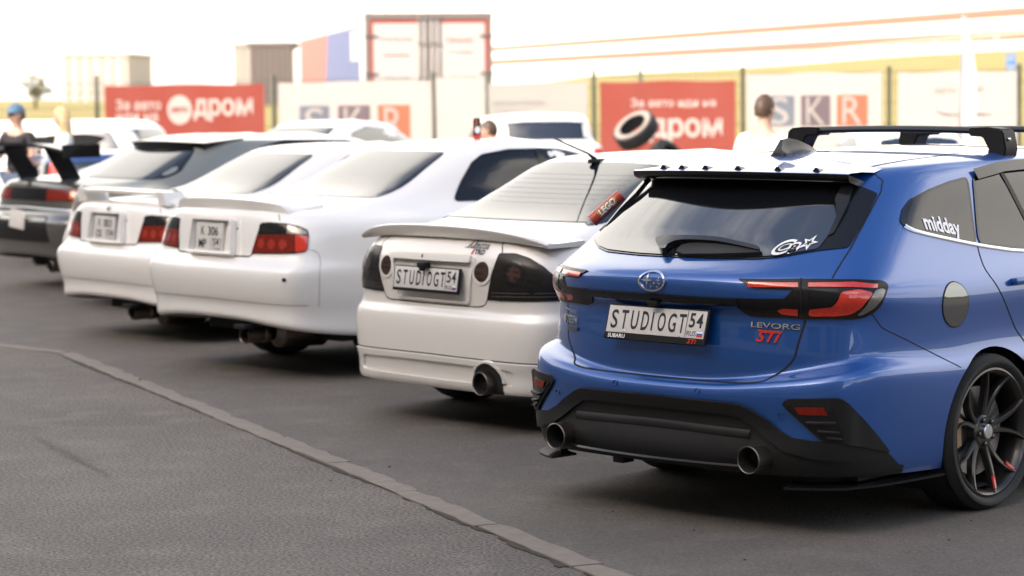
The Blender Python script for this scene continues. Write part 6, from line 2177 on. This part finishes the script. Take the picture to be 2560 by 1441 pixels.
def build_dark():
    car = thing('dark_sedan', 'dark grey saloon with tall black boot wing at the far left end of the row', 'car', (-12.30, 5.32, 0), -.12)
    S = CH1
    body_parts(S, [(1.17, .31, .335), (3.90, .31, .335)], [], M_DARKPAINT, car, ['body'])
    gl = sym([(.25, 1.107), (.53, 1.101), (.575, 1.098), (.535, 1.20), (.475, 1.345), (.455, 1.368), (.30, 1.374)])
    panel(S, 'rear_window', rounded(gl, .015, 3), 'rear', M_GLASS3, car, off=.004, res=.05)
    side_glass(S, car, [(1.50, 1.065), (1.602, 1.18), (1.728, 1.295), (1.83, 1.345), (2.05, 1.372), (2.5, 1.37), (2.85, 1.30), (3.35, 1.07), (2.4, 1.055)])
    front_bits(S, car, 1.04)
    panel(S, 'lamp_panel', rounded([(-.74, .87), (.74, .87), (.72, .985), (-.72, .985)], .02), 'cyl', M_BGLOSS, car, off=.004, res=.05)
    for s_ in (1, -1):
        mk = lambda P: [(s_ * a, b) for a, b in P]
        q = panel(S, 'tail_lamp', rounded(mk([(.38, .872), (.82, .88), (.85, .92), (.83, .972), (.38, .975)]), .015), 'cyl', M_REDD, car, off=.006, res=.05)
        o = panel(S, 'turn_signal', rounded(mk([(.70, .89), (.83, .89), (.83, .96), (.70, .96)]), .012), 'cyl', M_ORANGE, car, off=.0085, res=.05); o.parent = q
    panel(S, 'boot_emblem', ellipse(.0, 1.02, .035, .028, 16), 'rear', M_INK, car, off=.006, res=.03)
    M = Matrix.Translation((-.02, .02, .70)) @ Matrix.Rotation(-.1, 4, 'X') @ Matrix.Rotation(.08, 4, 'Y')
    pl = plate_box('number_plate', -.145, .145, -.085, .085, -.003, .003, M, M_PLATE, car, .002)
    plate_text(pl, 'K 777', 0, .04, .20, .055, M, M_INK) if False else None
    panel(S, 'bumper_insert', rounded([(-.50, .50), (.50, .50), (.46, .735), (-.46, .735)], .03), 'cyl', M_BMATT, car, off=.004, res=.05)
    ribbon(S, 'bumper_strip', [(-.86, .785), (0, .80), (.86, .785)], 'cyl', .03, M_SATIN, car, off=.004, dome=.006)
    # tall wing: blade, swan supports and end plates
    rings = []
    for i in range(25):
        x = -.90 + 1.8 * i / 24
        u = abs(x) / .8
        z_ = 1.40 - .05 * u ** 2
        rings.append([(x, .02, z_), (x, .015, z_ - .03), (x, .14, z_ - .055), (x, .34, z_ - .035), (x, .35, z_ - .02), (x, .15, z_ - .012)])
    q = loft(rings, M_BGLOSS, 'boot_wing', car)
    for s_ in (1, -1):
        loft([[(s_ * .40 + a * (1 + .25 * t), b + (.18 * t), 1.06 + (1.36 - 1.06) * (1 - t)) for a, b in ((-.012, .08), (.012, .08), (.012, .28), (-.012, .28))] for t in (1, .66, .33, 0)], M_BGLOSS, 'wing_post', q)
        loft([[(s_ * .90 + a, b, z_) for a, b in ((-.006, .0), (.006, .0), (.006, .38), (-.006, .38))] for z_ in (1.27, 1.39)], M_BGLOSS, 'end_plate', q)
    o = exhaust(car, .52, .05, .285, .055, .2)
    for c in car.children:
        c.location.z -= .05
    car_wheels(car, S, 1.17, 3.90, .31, .205, .755, .205, .335)
    car_under(car, 1.17, 3.90, .55, z=.17)
    return car
build_altezza()
build_chaser(ch1_pose, 'white saloon with a lip spoiler, third car from the blue wagon end of the row'.replace('third car from the blue wagon end of the row', 'plate K 306 MP 54, behind the pearl saloon'), False, ('K', '306'), ('MP', '54'))
build_chaser(ch2_pose, 'white saloon with a raised boot wing and its tilted number plate', True, ('K', '003'), ('CK', '154'))
build_hatch()
build_dark()
# ------------------------------------------------------------------ people
def skin_mesh(name, verts, edges, radii, m, parent, root=0, sub=2):
    """grow one continuous body around a skeleton"""
    me = bpy.data.meshes.new(name)
    me.from_pydata(verts, edges, [])
    o = bpy.data.objects.new(name, me)
    COL.objects.link(o)
    o.modifiers.new('s', 'SKIN').use_smooth_shade = True
    for i, r in enumerate(radii):
        sv = me.skin_vertices[0].data[i]
        sv.radius = r if isinstance(r, tuple) else (r, r)
        sv.use_root = i == root
    sd = o.modifiers.new('d', 'SUBSURF'); sd.levels = sub; sd.render_levels = sub
    dg = bpy.context.evaluated_depsgraph_get()
    me2 = bpy.data.meshes.new_from_object(o.evaluated_get(dg))
    me2.name = name
    me2.materials.clear(); me2.materials.append(m)
    bpy.data.objects.remove(o); bpy.data.meshes.remove(me)
    for p in me2.polygons: p.use_smooth = True
    return link(bpy.data.objects.new(name, me2), parent)
M_SKIN = mat('skin', (.52, .30, .21), .5, var=.08, scale=12)
def person(label, loc, rz, top_m, leg_m, hair_m, hair='short', cap=None, lean=0., arms='down', head_turn=0., female=False, h=1.74, sleeves=True):
    t = thing('person', label, 'person', loc, rz)
    k = h / 1.74
    sh = .175 if female else .20
    # skeleton facing +Y
    V = {'pelvis': (0, 0, .96), 'waist': (0, .01, 1.10), 'chest': (0, lean * .12, 1.30), 'neckb': (0, lean * .2 - .01, 1.46), 'neck': (0, lean * .24, 1.53), 'head0': (0, lean * .28 + .015, 1.60), 'head1': (0, lean * .30 + .012, 1.68)}
    Rr = {'pelvis': (.15, .115), 'waist': (.125, .10), 'chest': (.155, .11), 'neckb': (.075, .065), 'neck': (.055, .055), 'head0': (.068, .083), 'head1': (.070, .088)}
    E = [('pelvis', 'waist'), ('waist', 'chest'), ('chest', 'neckb'), ('neckb', 'neck'), ('neck', 'head0'), ('head0', 'head1')]
    for s_, n in ((1, 'r'), (-1, 'l')):
        y0 = lean * .16
        V['sh' + n] = (s_ * sh, y0, 1.415); Rr['sh' + n] = (.058, .058)
        if arms == 'down':
            V['el' + n] = (s_ * (sh + .045), y0 - .01, 1.13); V['wr' + n] = (s_ * (sh + .055), y0 + .06, .89); V['ha' + n] = (s_ * (sh + .055), y0 + .075, .82)
        else:
            V['el' + n] = (s_ * (sh + .05), y0 + .03, 1.15); V['wr' + n] = (s_ * (sh - .06), y0 + .24, 1.18); V['ha' + n] = (s_ * (sh - .11), y0 + .28, 1.21)
        Rr['el' + n] = (.040, .040); Rr['wr' + n] = (.026, .030); Rr['ha' + n] = (.018, .040)
        E += [('chest', 'sh' + n), ('sh' + n, 'el' + n), ('el' + n, 'wr' + n), ('wr' + n, 'ha' + n)]
        hb = Vector(V['ha' + n]); dr = (hb - Vector(V['wr' + n])).normalized()
        side = Vector((0, 1, 0)) if arms == 'down' else Vector((0, 0, 1))
        for i in range(4):
            p1 = hb + dr * .03 + side * (.026 - .018 * i); p2 = p1 + dr * (.035 if i in (1, 2) else .028); p3 = p2 + dr * .022 + Vector((-s_ * .012, 0, 0))
            for j, p in enumerate((p1, p2, p3)):
                V['f%s%d%d' % (n, i, j)] = tuple(p); Rr['f%s%d%d' % (n, i, j)] = (.0095 - .001 * j,) * 2
            E += [('ha' + n, 'f%s%d0' % (n, i)), ('f%s%d0' % (n, i), 'f%s%d1' % (n, i)), ('f%s%d1' % (n, i), 'f%s%d2' % (n, i))]
        q1 = hb + side * .045 - dr * .01; q2 = q1 + side * .02 + dr * .035
        V['t0' + n] = tuple(q1); V['t1' + n] = tuple(q2); Rr['t0' + n] = (.012, .012); Rr['t1' + n] = (.009, .009)
        E += [('ha' + n, 't0' + n), ('t0' + n, 't1' + n)]
        V['hip' + n] = (s_ * .10, 0, .90); V['kn' + n] = (s_ * .11, .02, .50); V['an' + n] = (s_ * .115, -.015, .09); V['to' + n] = (s_ * .125, .14, .045)
        Rr['hip' + n] = (.092, .095); Rr['kn' + n] = (.062, .062); Rr['an' + n] = (.042, .045); Rr['to' + n] = (.042, .032)
        E += [('pelvis', 'hip' + n), ('hip' + n, 'kn' + n), ('kn' + n, 'an' + n), ('an' + n, 'to' + n)]
    names = list(V)
    ix = {n: i for i, n in enumerate(names)}
    S = lambda n: tuple(c * k for c in V[n])
    skin_mesh('body', [S(n) for n in names], [(ix[a], ix[b]) for a, b in E], [tuple(c * k for c in Rr[n]) for n in names], M_SKIN, t, ix['pelvis'])
    # shirt and trousers
    sn = ['pelvis', 'waist', 'chest', 'neckb', 'shr', 'shl'] + (['mr', 'ml'] if sleeves else [])
    for n, s_ in (('r', 1), ('l', -1)):
        V['m' + n] = tuple(.35 * a + .65 * b for a, b in zip(V['sh' + n], V['el' + n])); Rr['m' + n] = (.064, .064)
    rad = {'pelvis': (.172, .135), 'waist': (.150, .122), 'chest': (.178, .132), 'neckb': (.088, .080), 'shr': (.072, .070), 'shl': (.072, .070), 'mr': (.066, .064), 'ml': (.066, .064)}
    se = [('pelvis', 'waist'), ('waist', 'chest'), ('chest', 'neckb'), ('chest', 'shr'), ('chest', 'shl')] + ([('shr', 'mr'), ('shl', 'ml')] if sleeves else [])
    V2 = dict(V); V2['pelvis'] = (0, 0, .92); V2['neckb'] = (V['neckb'][0], V['neckb'][1], 1.44)
    ii = {n: i for i, n in enumerate(sn)}
    skin_mesh('shirt', [tuple(c * k for c in V2[n]) for n in sn], [(ii[a], ii[b]) for a, b in se], [tuple(c * k for c in rad[n]) for n in sn], top_m, t, 0)
    ln = ['pelvis', 'hipr', 'knr', 'anr', 'hipl', 'knl', 'anl']
    lr = [(.160, .125), (.108, .11), (.078, .08), (.06, .062), (.108, .11), (.078, .08), (.06, .062)]
    ii = {n: i for i, n in enumerate(ln)}
    skin_mesh('trousers', [S(n) for n in ln], [(ii[a], ii[b]) for a, b in (('pelvis', 'hipr'), ('hipr', 'knr'), ('knr', 'anr'), ('pelvis', 'hipl'), ('hipl', 'knl'), ('knl', 'anl'))], [tuple(c * k for c in r) for r in lr], leg_m, t, 0)
    for n in ('r', 'l'):
        a, b = V['an' + n], V['to' + n]
        skin_mesh('shoe', [(a[0] * k, (a[1] - .05) * k, .04 * k), (a[0] * k, a[1] * k, .05 * k), (b[0] * k, (b[1] - .02) * k, .042 * k), (b[0] * k, (b[1] + .05) * k, .035 * k)], [(0, 1), (1, 2), (2, 3)], [(.042 * k, .04 * k), (.052 * k, .05 * k), (.05 * k, .038 * k), (.035 * k, .028 * k)], mat('shoe_grey', (.2, .2, .2), .7), t, 1)
    # head: face, ears, hair
    hc = Vector((0, lean * .30 + .014, 1.645)) * k
    HM = Matrix.Translation(hc) @ Matrix.Rotation(head_turn, 4, 'Z')
    bm = bmesh.new()
    bmesh.ops.create_uvsphere(bm, u_segments=24, v_segments=18, radius=1)
    for v in bm.verts:
        x, y, z = v.co
        fwd = max(0, y)
        jaw = max(0, -z)
        v.co = Vector((x * (.076 - .022 * jaw), y * (.096 if y < 0 else .090) + .010 * jaw * fwd, z * .118))
        if y > .6 and abs(x) < .16 and -.35 < z < .10:
            v.co.y += .020 * (1 - abs(x) / .16) * (1 - (z + .35) / .45 * .6)
        if y > .5 and .05 < z < .22 and .18 < abs(x) < .5: v.co.y -= .008
        v.co = HM @ (v.co * k)
    bm_obj('head', bm, M_SKIN, t)
    for s_ in (1, -1):
        bm = bmesh.new()
        bmesh.ops.create_uvsphere(bm, u_segments=10, v_segments=8, radius=1, matrix=HM @ Matrix.Translation((s_ * .076 * k, -.008 * k, .0)) @ Matrix.Rotation(s_ * .35, 4, 'Z') @ Matrix.Diagonal((.010 * k, .020 * k, .032 * k, 1)))
        bm_obj('ear', bm, M_SKIN, t)
        bm = bmesh.new()
        bmesh.ops.create_uvsphere(bm, u_segments=10, v_segments=8, radius=.011 * k, matrix=HM @ Matrix.Translation((s_ * .030 * k, .076 * k, .012 * k)))
        bm_obj('eye', bm, M_BGLOSS, t)
    bm = bmesh.new()
    box(bm, -.022 * k, .022 * k, .080 * k, .090 * k, -.060 * k, -.050 * k, .003, HM)
    bm_obj('mouth', bm, mat('lips', (.40, .16, .13), .5), t)
    bm = bmesh.new()
    bmesh.ops.create_uvsphere(bm, u_segments=28, v_segments=20, radius=1)
    rg = random.Random(len(label))
    kill = []
    for v in bm.verts:
        x, y, z = v.co
        lim = .30 if y > .35 else (-.05 if y > -.2 else -.55)
        if hair == 'long': lim = .42 if y > .45 else (-.9 if y > -.1 else -1.)
        if z < lim: kill.append(v)
        j = 1 + rg.uniform(-.02, .03)
        v.co = HM @ (Vector((x * .086 * j, y * .106 * j - .004, z * .128 * j + .006)) * k)
    bmesh.ops.delete(bm, geom=kill, context='VERTS')
    bm_obj('hair', bm, hair_m, t)
    if hair == 'long':
        for i in range(26):
            a = math.pi * (.95 + 1.1 * i / 25)
            x0, y0 = math.cos(a) * .078, math.sin(a) * .088
            bm = bmesh.new()
            ln_ = rg.uniform(.30, .42)
            tube(bm, [HM @ (Vector((x0, y0, .06)) * k), HM @ (Vector((x0 * 1.12, y0 * 1.1, -.08)) * k), HM @ (Vector((x0 * 1.25 + rg.uniform(-.01, .01), y0 * 1.15 - .01, -.08 - ln_ * .5)) * k), HM @ (Vector((x0 * 1.1 + rg.uniform(-.02, .02), y0 * 1.2 - .02, -.08 - ln_)) * k)], [.014, .020, .018, .005], 6)
            bm_obj('hair_lock', bm, hair_m, t)
    if cap:
        bm = bmesh.new()
        bmesh.ops.create_uvsphere(bm, u_segments=28, v_segments=18, radius=1)
        bmesh.ops.delete(bm, geom=[v for v in bm.verts if v.co.z < .12], context='VERTS')
        for v in bm.verts: v.co = HM @ (Vector((v.co.x * .094, v.co.y * .114, v.co.z * .135 + .004)) * k)
        q = bm_obj('cap', bm, cap, t)
        bm = bmesh.new()
        vs_ = [bm.verts.new(HM @ (Vector(p) * k)) for p in [(-.085, .06, .028), (-.07, .13, .022), (-.03, .175, .018), (.03, .175, .018), (.07, .13, .022), (.085, .06, .028)]]
        f = bm.faces.new(vs_)
        bmesh.ops.solidify(bm, geom=[f], thickness=.006)
        bm_obj('cap_peak', bm, cap, q)
    return t
M_DTEE = mat('dark_tee', (.018, .016, .018), .8, var=.2, scale=20)
M_WTEE = mat('white_tee', (.78, .77, .74), .8, var=.04, scale=20)
M_JEAN = mat('jeans', (.06, .08, .13), .8, var=.2, scale=30)
M_BLOND = mat('blond_hair', (.55, .40, .20), .5, var=.3, scale=60)
M_BROWN = mat('brown_hair', (.065, .036, .02), .55, var=.3, scale=60)
M_CAPB = mat('blue_cap_cloth', (.07, .14, .22), .7, var=.1, scale=30)
person('man in a dark T-shirt and blue cap behind the dark saloon', tuple(W(-5.49, 27)), YAW + 2.6, M_DTEE, M_JEAN, M_BROWN, cap=M_CAPB, arms='up', h=1.66, head_turn=-.5)
person('woman with long blond hair in a white open top behind the silver hatchback', tuple(W(-5.02, 27.2)), YAW + 1.9, M_WTEE, M_JEAN, M_BLOND, hair='long', female=True, arms='up', h=1.62)
person('man with short brown hair in a white T-shirt seen from behind', tuple(W(2.10, 20)), YAW - .45, M_WTEE, M_JEAN, M_BROWN, h=1.68, head_turn=-.25)
person('brown haired man bending low between the pale cars and the can', tuple(W(-.06, 24)), YAW + 1.2, M_DTEE, M_JEAN, M_BROWN, h=1.46, lean=.6)
# ------------------------------------------------------------------ second row of parked cars
def far_car(name, label, S, u, d, rz, paint, yr, yf, gl, sw, lamp=True, group=None, k=1., lz=(.78, .98)):
    p = W(u, d)
    car = thing(name, label, 'car', tuple(p), rz, group)
    car.scale = (k, k, k)
    body_parts(S, [(yr, .31, .335), (yf, .31, .335)], [], paint, car, ['body'])
    panel(S, 'rear_window', rounded(sym(gl), .03, 3), 'rear', M_GLASS, car, off=.004, res=.08)
    panel(S, 'side_window', rounded(sw, .03, 2), 'side', M_GLASS, car, off=.004, res=.1, mirror=True)
    ws = [(-.56, 1.10), (-.46, 1.32), (.46, 1.32), (.56, 1.10)]
    panel(S, 'windscreen', rounded(ws, .03, 2), 'front', M_GLASS, car, off=.004, res=.1)
    for s_ in (1, -1):
        panel(S, 'tail_lamp', rounded([(s_ * a, b) for a, b in ((.62, lz[0]), (.95, lz[0]), (.97, lz[1]), (.66, lz[1]))], .03, 2), 'cyl', M_RED if lamp else M_REDD, car, off=.005, res=.06)
    panel(S, 'number_plate', [(-.26, .66), (.26, .66), (.26, .77), (-.26, .77)], 'rear', M_PLATE, car, off=.01, res=.2)
    for y in (yr, yf):
        for s_ in (1, -1):
            bm = bmesh.new()
            x = s_ * .75
            lathe(bm, [(x - .10, .19), (x - .10, .29), (x - .08, .31), (x + .08, .31), (x + .10, .29), (x + .10, .20), (x + .06, .19), (x + .06, .01)] if s_ > 0 else [(x + .10, .19), (x + .10, .29), (x + .08, .31), (x - .08, .31), (x - .10, .29), (x - .10, .20), (x - .06, .19), (x - .06, .01)], 'x', 28, Matrix.Translation((0, y, .31)))
            bmesh.ops.recalc_face_normals(bm, faces=bm.faces[:])
            bm_obj('wheel', bm, M_RUBBER, car)
    bm = bmesh.new(); box(bm, -.7, .7, yr + .4, yf - .4, .2, .32); box(bm, -.45, .45, yr - .5, yf + .5, .22, .36)
    bm_obj('underbody', bm, M_UNDER, car, smooth=False)
    return car
VG = [(.3, 1.10), (.60, 1.10), (.64, 1.14), (.60, 1.34), (.3, 1.36)]
VS = [(.45, 1.10), (.60, 1.33), (2.3, 1.36), (3.0, 1.10)]
HG = [(.25, 1.10), (.52, 1.10), (.58, 1.13), (.50, 1.30), (.25, 1.33)]
HS = [(.90, 1.10), (1.3, 1.33), (2.2, 1.35), (2.9, 1.09)]
CG = [(.25, 1.107), (.53, 1.101), (.46, 1.36), (.25, 1.37)]
CS = [(1.50, 1.065), (1.728, 1.295), (2.05, 1.37), (2.85, 1.30), (3.35, 1.07)]
SG = 'cars parked in the second row'
far_car('white_estate', 'tall white estate car with grey rear window left of the tyre stack', VAN, .53, 33.4, YAW + .16, M_WHITE, .95, 3.55, VG, VS, group=SG)
far_car('white_sedan', 'white saloon roof showing above the silver hatchback', CH1, -3.35, 28.5, YAW - .55, M_WHITE, 1.17, 3.90, CG, CS, group=SG)
far_car('beige_hatchback', 'small beige hatchback roof below the round banner logo', HAT, -5.25, 33.5, YAW + .5, mat('beige_paint', (.52, .44, .37), .35, .2, .8, .04), .95, 3.5, HG, HS, group=SG)
far_car('white_estate', 'white estate car at the left edge behind the man in the cap', VAN, -6.75, 31.5, YAW + 1.35, M_WHITE, .95, 3.55, VG, VS, group=SG)
far_car('white_estate', 'white estate car behind the blond woman', VAN, -4.3, 31.0, YAW + 1.35, M_WHITE, .95, 3.55, VG, VS, group=SG)
far_car('blue_estate', 'small dark blue estate with bright red tail lamp behind the silver hatchback', VAN, -4.15, 25.0, YAW + .35, mat('dark_blue_paint', (.02, .05, .16), .35, .3, .9, .04), .95, 3.55, VG, VS, group=SG, k=.80, lz=(1.20, 1.36))
far_car('white_hatchback', 'white hatchback whose roof shows under the blue wagon roof bars', HAT, 4.75, 27.2, YAW + .12, M_WHITE, .95, 3.5, HG, HS, group=SG, k=.9)

# ------------------------------------------------------------------ loose things
def can():
    p, n = CH1.at('top', 0, 1)
    # on the roof of the white saloon
    X, Y, w_, _ = ch1_pose
    lp = Matrix.Translation((X, Y, 0)) @ Matrix.Rotation(w_, 4, 'Z')
    top, n = CH1.at('top', .02, 2.24)
    at = lp @ top
    c = thing('drink_can', 'black drink can with a white disc and red base on the white saloon roof', 'can', (at.x, at.y, top.z - .001), YAW)
    bm = bmesh.new()
    lathe(bm, [(0, .001), (.0, .021), (.006, .0265), (.128, .0265), (.138, .022), (.140, .021), (.1385, .020), (.1385, .001)], 'z', 32)
    bmesh.ops.recalc_face_normals(bm, faces=bm.faces[:])
    bm_obj('can_body', bm, mat('can_black', (.02, .012, .012), .3, .4, .3, var=.1), c)
    def wrap(name, pts, m, r=.0268):
        V, F = fill2d([pts], .008)
        mesh_obj(name, [(math.sin(a / .0265) * r, -math.cos(a / .0265) * r, b) for a, b in V], F, m, c)
    wrap('can_label', ellipse(.004, .060, .020, .024), M_DECALW)
    wrap('can_band', [(-.035, .004), (.035, .004), (.035, .024), (-.035, .024)], M_DECALR)
    wrap('can_print', [(-.012, .092), (.0, .092), (.004, .122), (-.008, .122)], mat('can_orange', (.55, .12, .03), .4))
can()
def tyre(label, loc, rot, group, pale=False):
    t = thing('loose_tyre', label, 'tyre', loc, 0, group)
    t.rotation_euler = rot
    bm = bmesh.new()
    prof = [(-.10, .20), (-.105, .23), (-.11, .27), (-.095, .31), (-.07, .318)]
    for g in (-.04, 0, .04):
        prof += [(g - .006, .32), (g - .004, .312), (g + .004, .312), (g + .006, .32)]
    prof += [(.07, .318), (.095, .31), (.11, .27), (.105, .23), (.10, .20), (.06, .205), (-.06, .205)]
    lathe(bm, prof, 'z', 48, close=True)
    bmesh.ops.recalc_face_normals(bm, faces=bm.faces[:])
    bm_obj('tread', bm, M_RUBBER, t)
    for s_ in (1, -1):
        bm = bmesh.new()
        lathe(bm, [(s_ * .1035, .205), (s_ * .1085, .23), (s_ * .1135, .262), (s_ * .108, .285)], 'z', 48)
        bmesh.ops.recalc_face_normals(bm, faces=bm.faces[:])
        if s_ > 0:
            for f in bm.faces:
                if f.normal.z < 0: f.normal_flip()
        bm_obj('sidewall', bm, mat('sunlit_sidewall', (.27, .225, .19), .8, var=.2, scale=30) if pale else M_RUBBER, t)  # pale colour paints sunlight onto the tilted tyre's sidewalls
    return t
base = W(1.85, 34.0)
for i, wd in enumerate(('bottom tyre of the stack beside the white estate', 'second tyre up in the stack beside the white estate', 'third tyre up in the stack beside the white estate', 'fourth tyre up in the stack beside the white estate')):
    tyre(wd, (base.x + .02 * math.sin(i * 2), base.y + .02 * math.cos(i * 3), .114 + .222 * i), (0, 0, i), 'stacked tyres')
q = W(1.76, 33.95)
nrm_ = Vector((math.cos(YAW), math.sin(YAW), 0)) * -.51 + Vector((0, 0, .73)) + Vector((math.sin(YAW), -math.cos(YAW), 0)) * .45
tyre('tyre with painted sunlit sidewalls tilted on top of the tyre stack', (q.x, q.y, 1.22), nrm_.to_track_quat('Z', 'Y').to_euler(), 'stacked tyres', True)
q = W(2.25, 34.3)
tyre('dark tyre leaning on the right side of the tyre stack', (q.x, q.y, .78), (R(28), R(48), YAW), 'stacked tyres')
q = W(2.5, 34.3)
tyre('bottom tyre of the low pile right of the tyre stack', (q.x, q.y, .114), (0, 0, 1), 'stacked tyres')
tyre('upper tyre of the low pile right of the tyre stack', (q.x + .03, q.y, .336), (0, 0, 2), 'stacked tyres')
def red_tube():
    c = Vector((-.775, .575, 1.226))
    ax = Vector((math.cos(YAW) * .76, math.sin(YAW) * .76, .66)).normalized()
    t = thing('red_tube', 'red tube with white block lettering beside the blue wagon rear window', 'tube', tuple(c), 0)
    zq = ax.to_track_quat('X', 'Z')
    # roll so the print faces back to the viewer
    side = Vector((math.sin(YAW), -math.cos(YAW), .25)); side = (side - ax * side.dot(ax)).normalized()
    upv = side.cross(ax)
    M = Matrix((ax, upv * -1, side)).transposed().to_4x4()
    if M.determinant() < 0: M = Matrix((ax, upv, side)).transposed().to_4x4()
    t.rotation_euler = M.to_euler()
    r = .029
    bm = bmesh.new()
    lathe(bm, [(-.075, r - .003), (-.075, r), (.10, r), (.10, r - .003), (-.075, r - .003)], 'x', 36)
    bmesh.ops.recalc_face_normals(bm, faces=bm.faces[:])
    bm_obj('tube_wall', bm, mat('red_tube_paint', (.42, .045, .018), .45, 0, .2, .2, var=.06), t)
    bm = bmesh.new()
    lathe(bm, [(-.073, .001), (-.073, r - .004)], 'x', 24); lathe(bm, [(.098, .001), (.098, r - .004)], 'x', 24)
    bm_obj('tube_core', bm, M_INK, t)
    def wrap(txt, w_, h_, m, rr, bold):
        v, f = fit_text(txt, w_, h_, bold=bold, shear=.15)
        b_ = bmesh.new()
        vv = [b_.verts.new(p) for p in v]
        for q_ in f:
            b_.faces.new([vv[i] for i in q_])
        bmesh.ops.triangulate(b_, faces=b_.faces[:])
        for _ in range(2):
            bmesh.ops.subdivide_edges(b_, edges=[e for e in b_.edges if e.calc_length() > .006], cuts=1)
            bmesh.ops.triangulate(b_, faces=b_.faces[:])
        for p in b_.verts:
            a, b = p.co.x, p.co.y
            p.co = (a + .018, math.sin(b / r) * rr, math.cos(b / r) * rr)
        bm_obj('lettering', b_, m, t, smooth=False)
    wrap('LEGO', .104, .041, mat('yellow_outline', (.75, .45, .05), .5), r + .0006, .11)
    wrap('LEGO', .098, .036, M_INK, r + .0013, .075)
    wrap('LEGO', .091, .030, M_DECALW, r + .0022, .03)
    bm = bmesh.new()
    tube(bm, [(.03, 0, -r), (.05, .0, -r - .07)], .006, 6)
    bm_obj('tube_stalk', bm, M_BGLOSS, t)
red_tube()
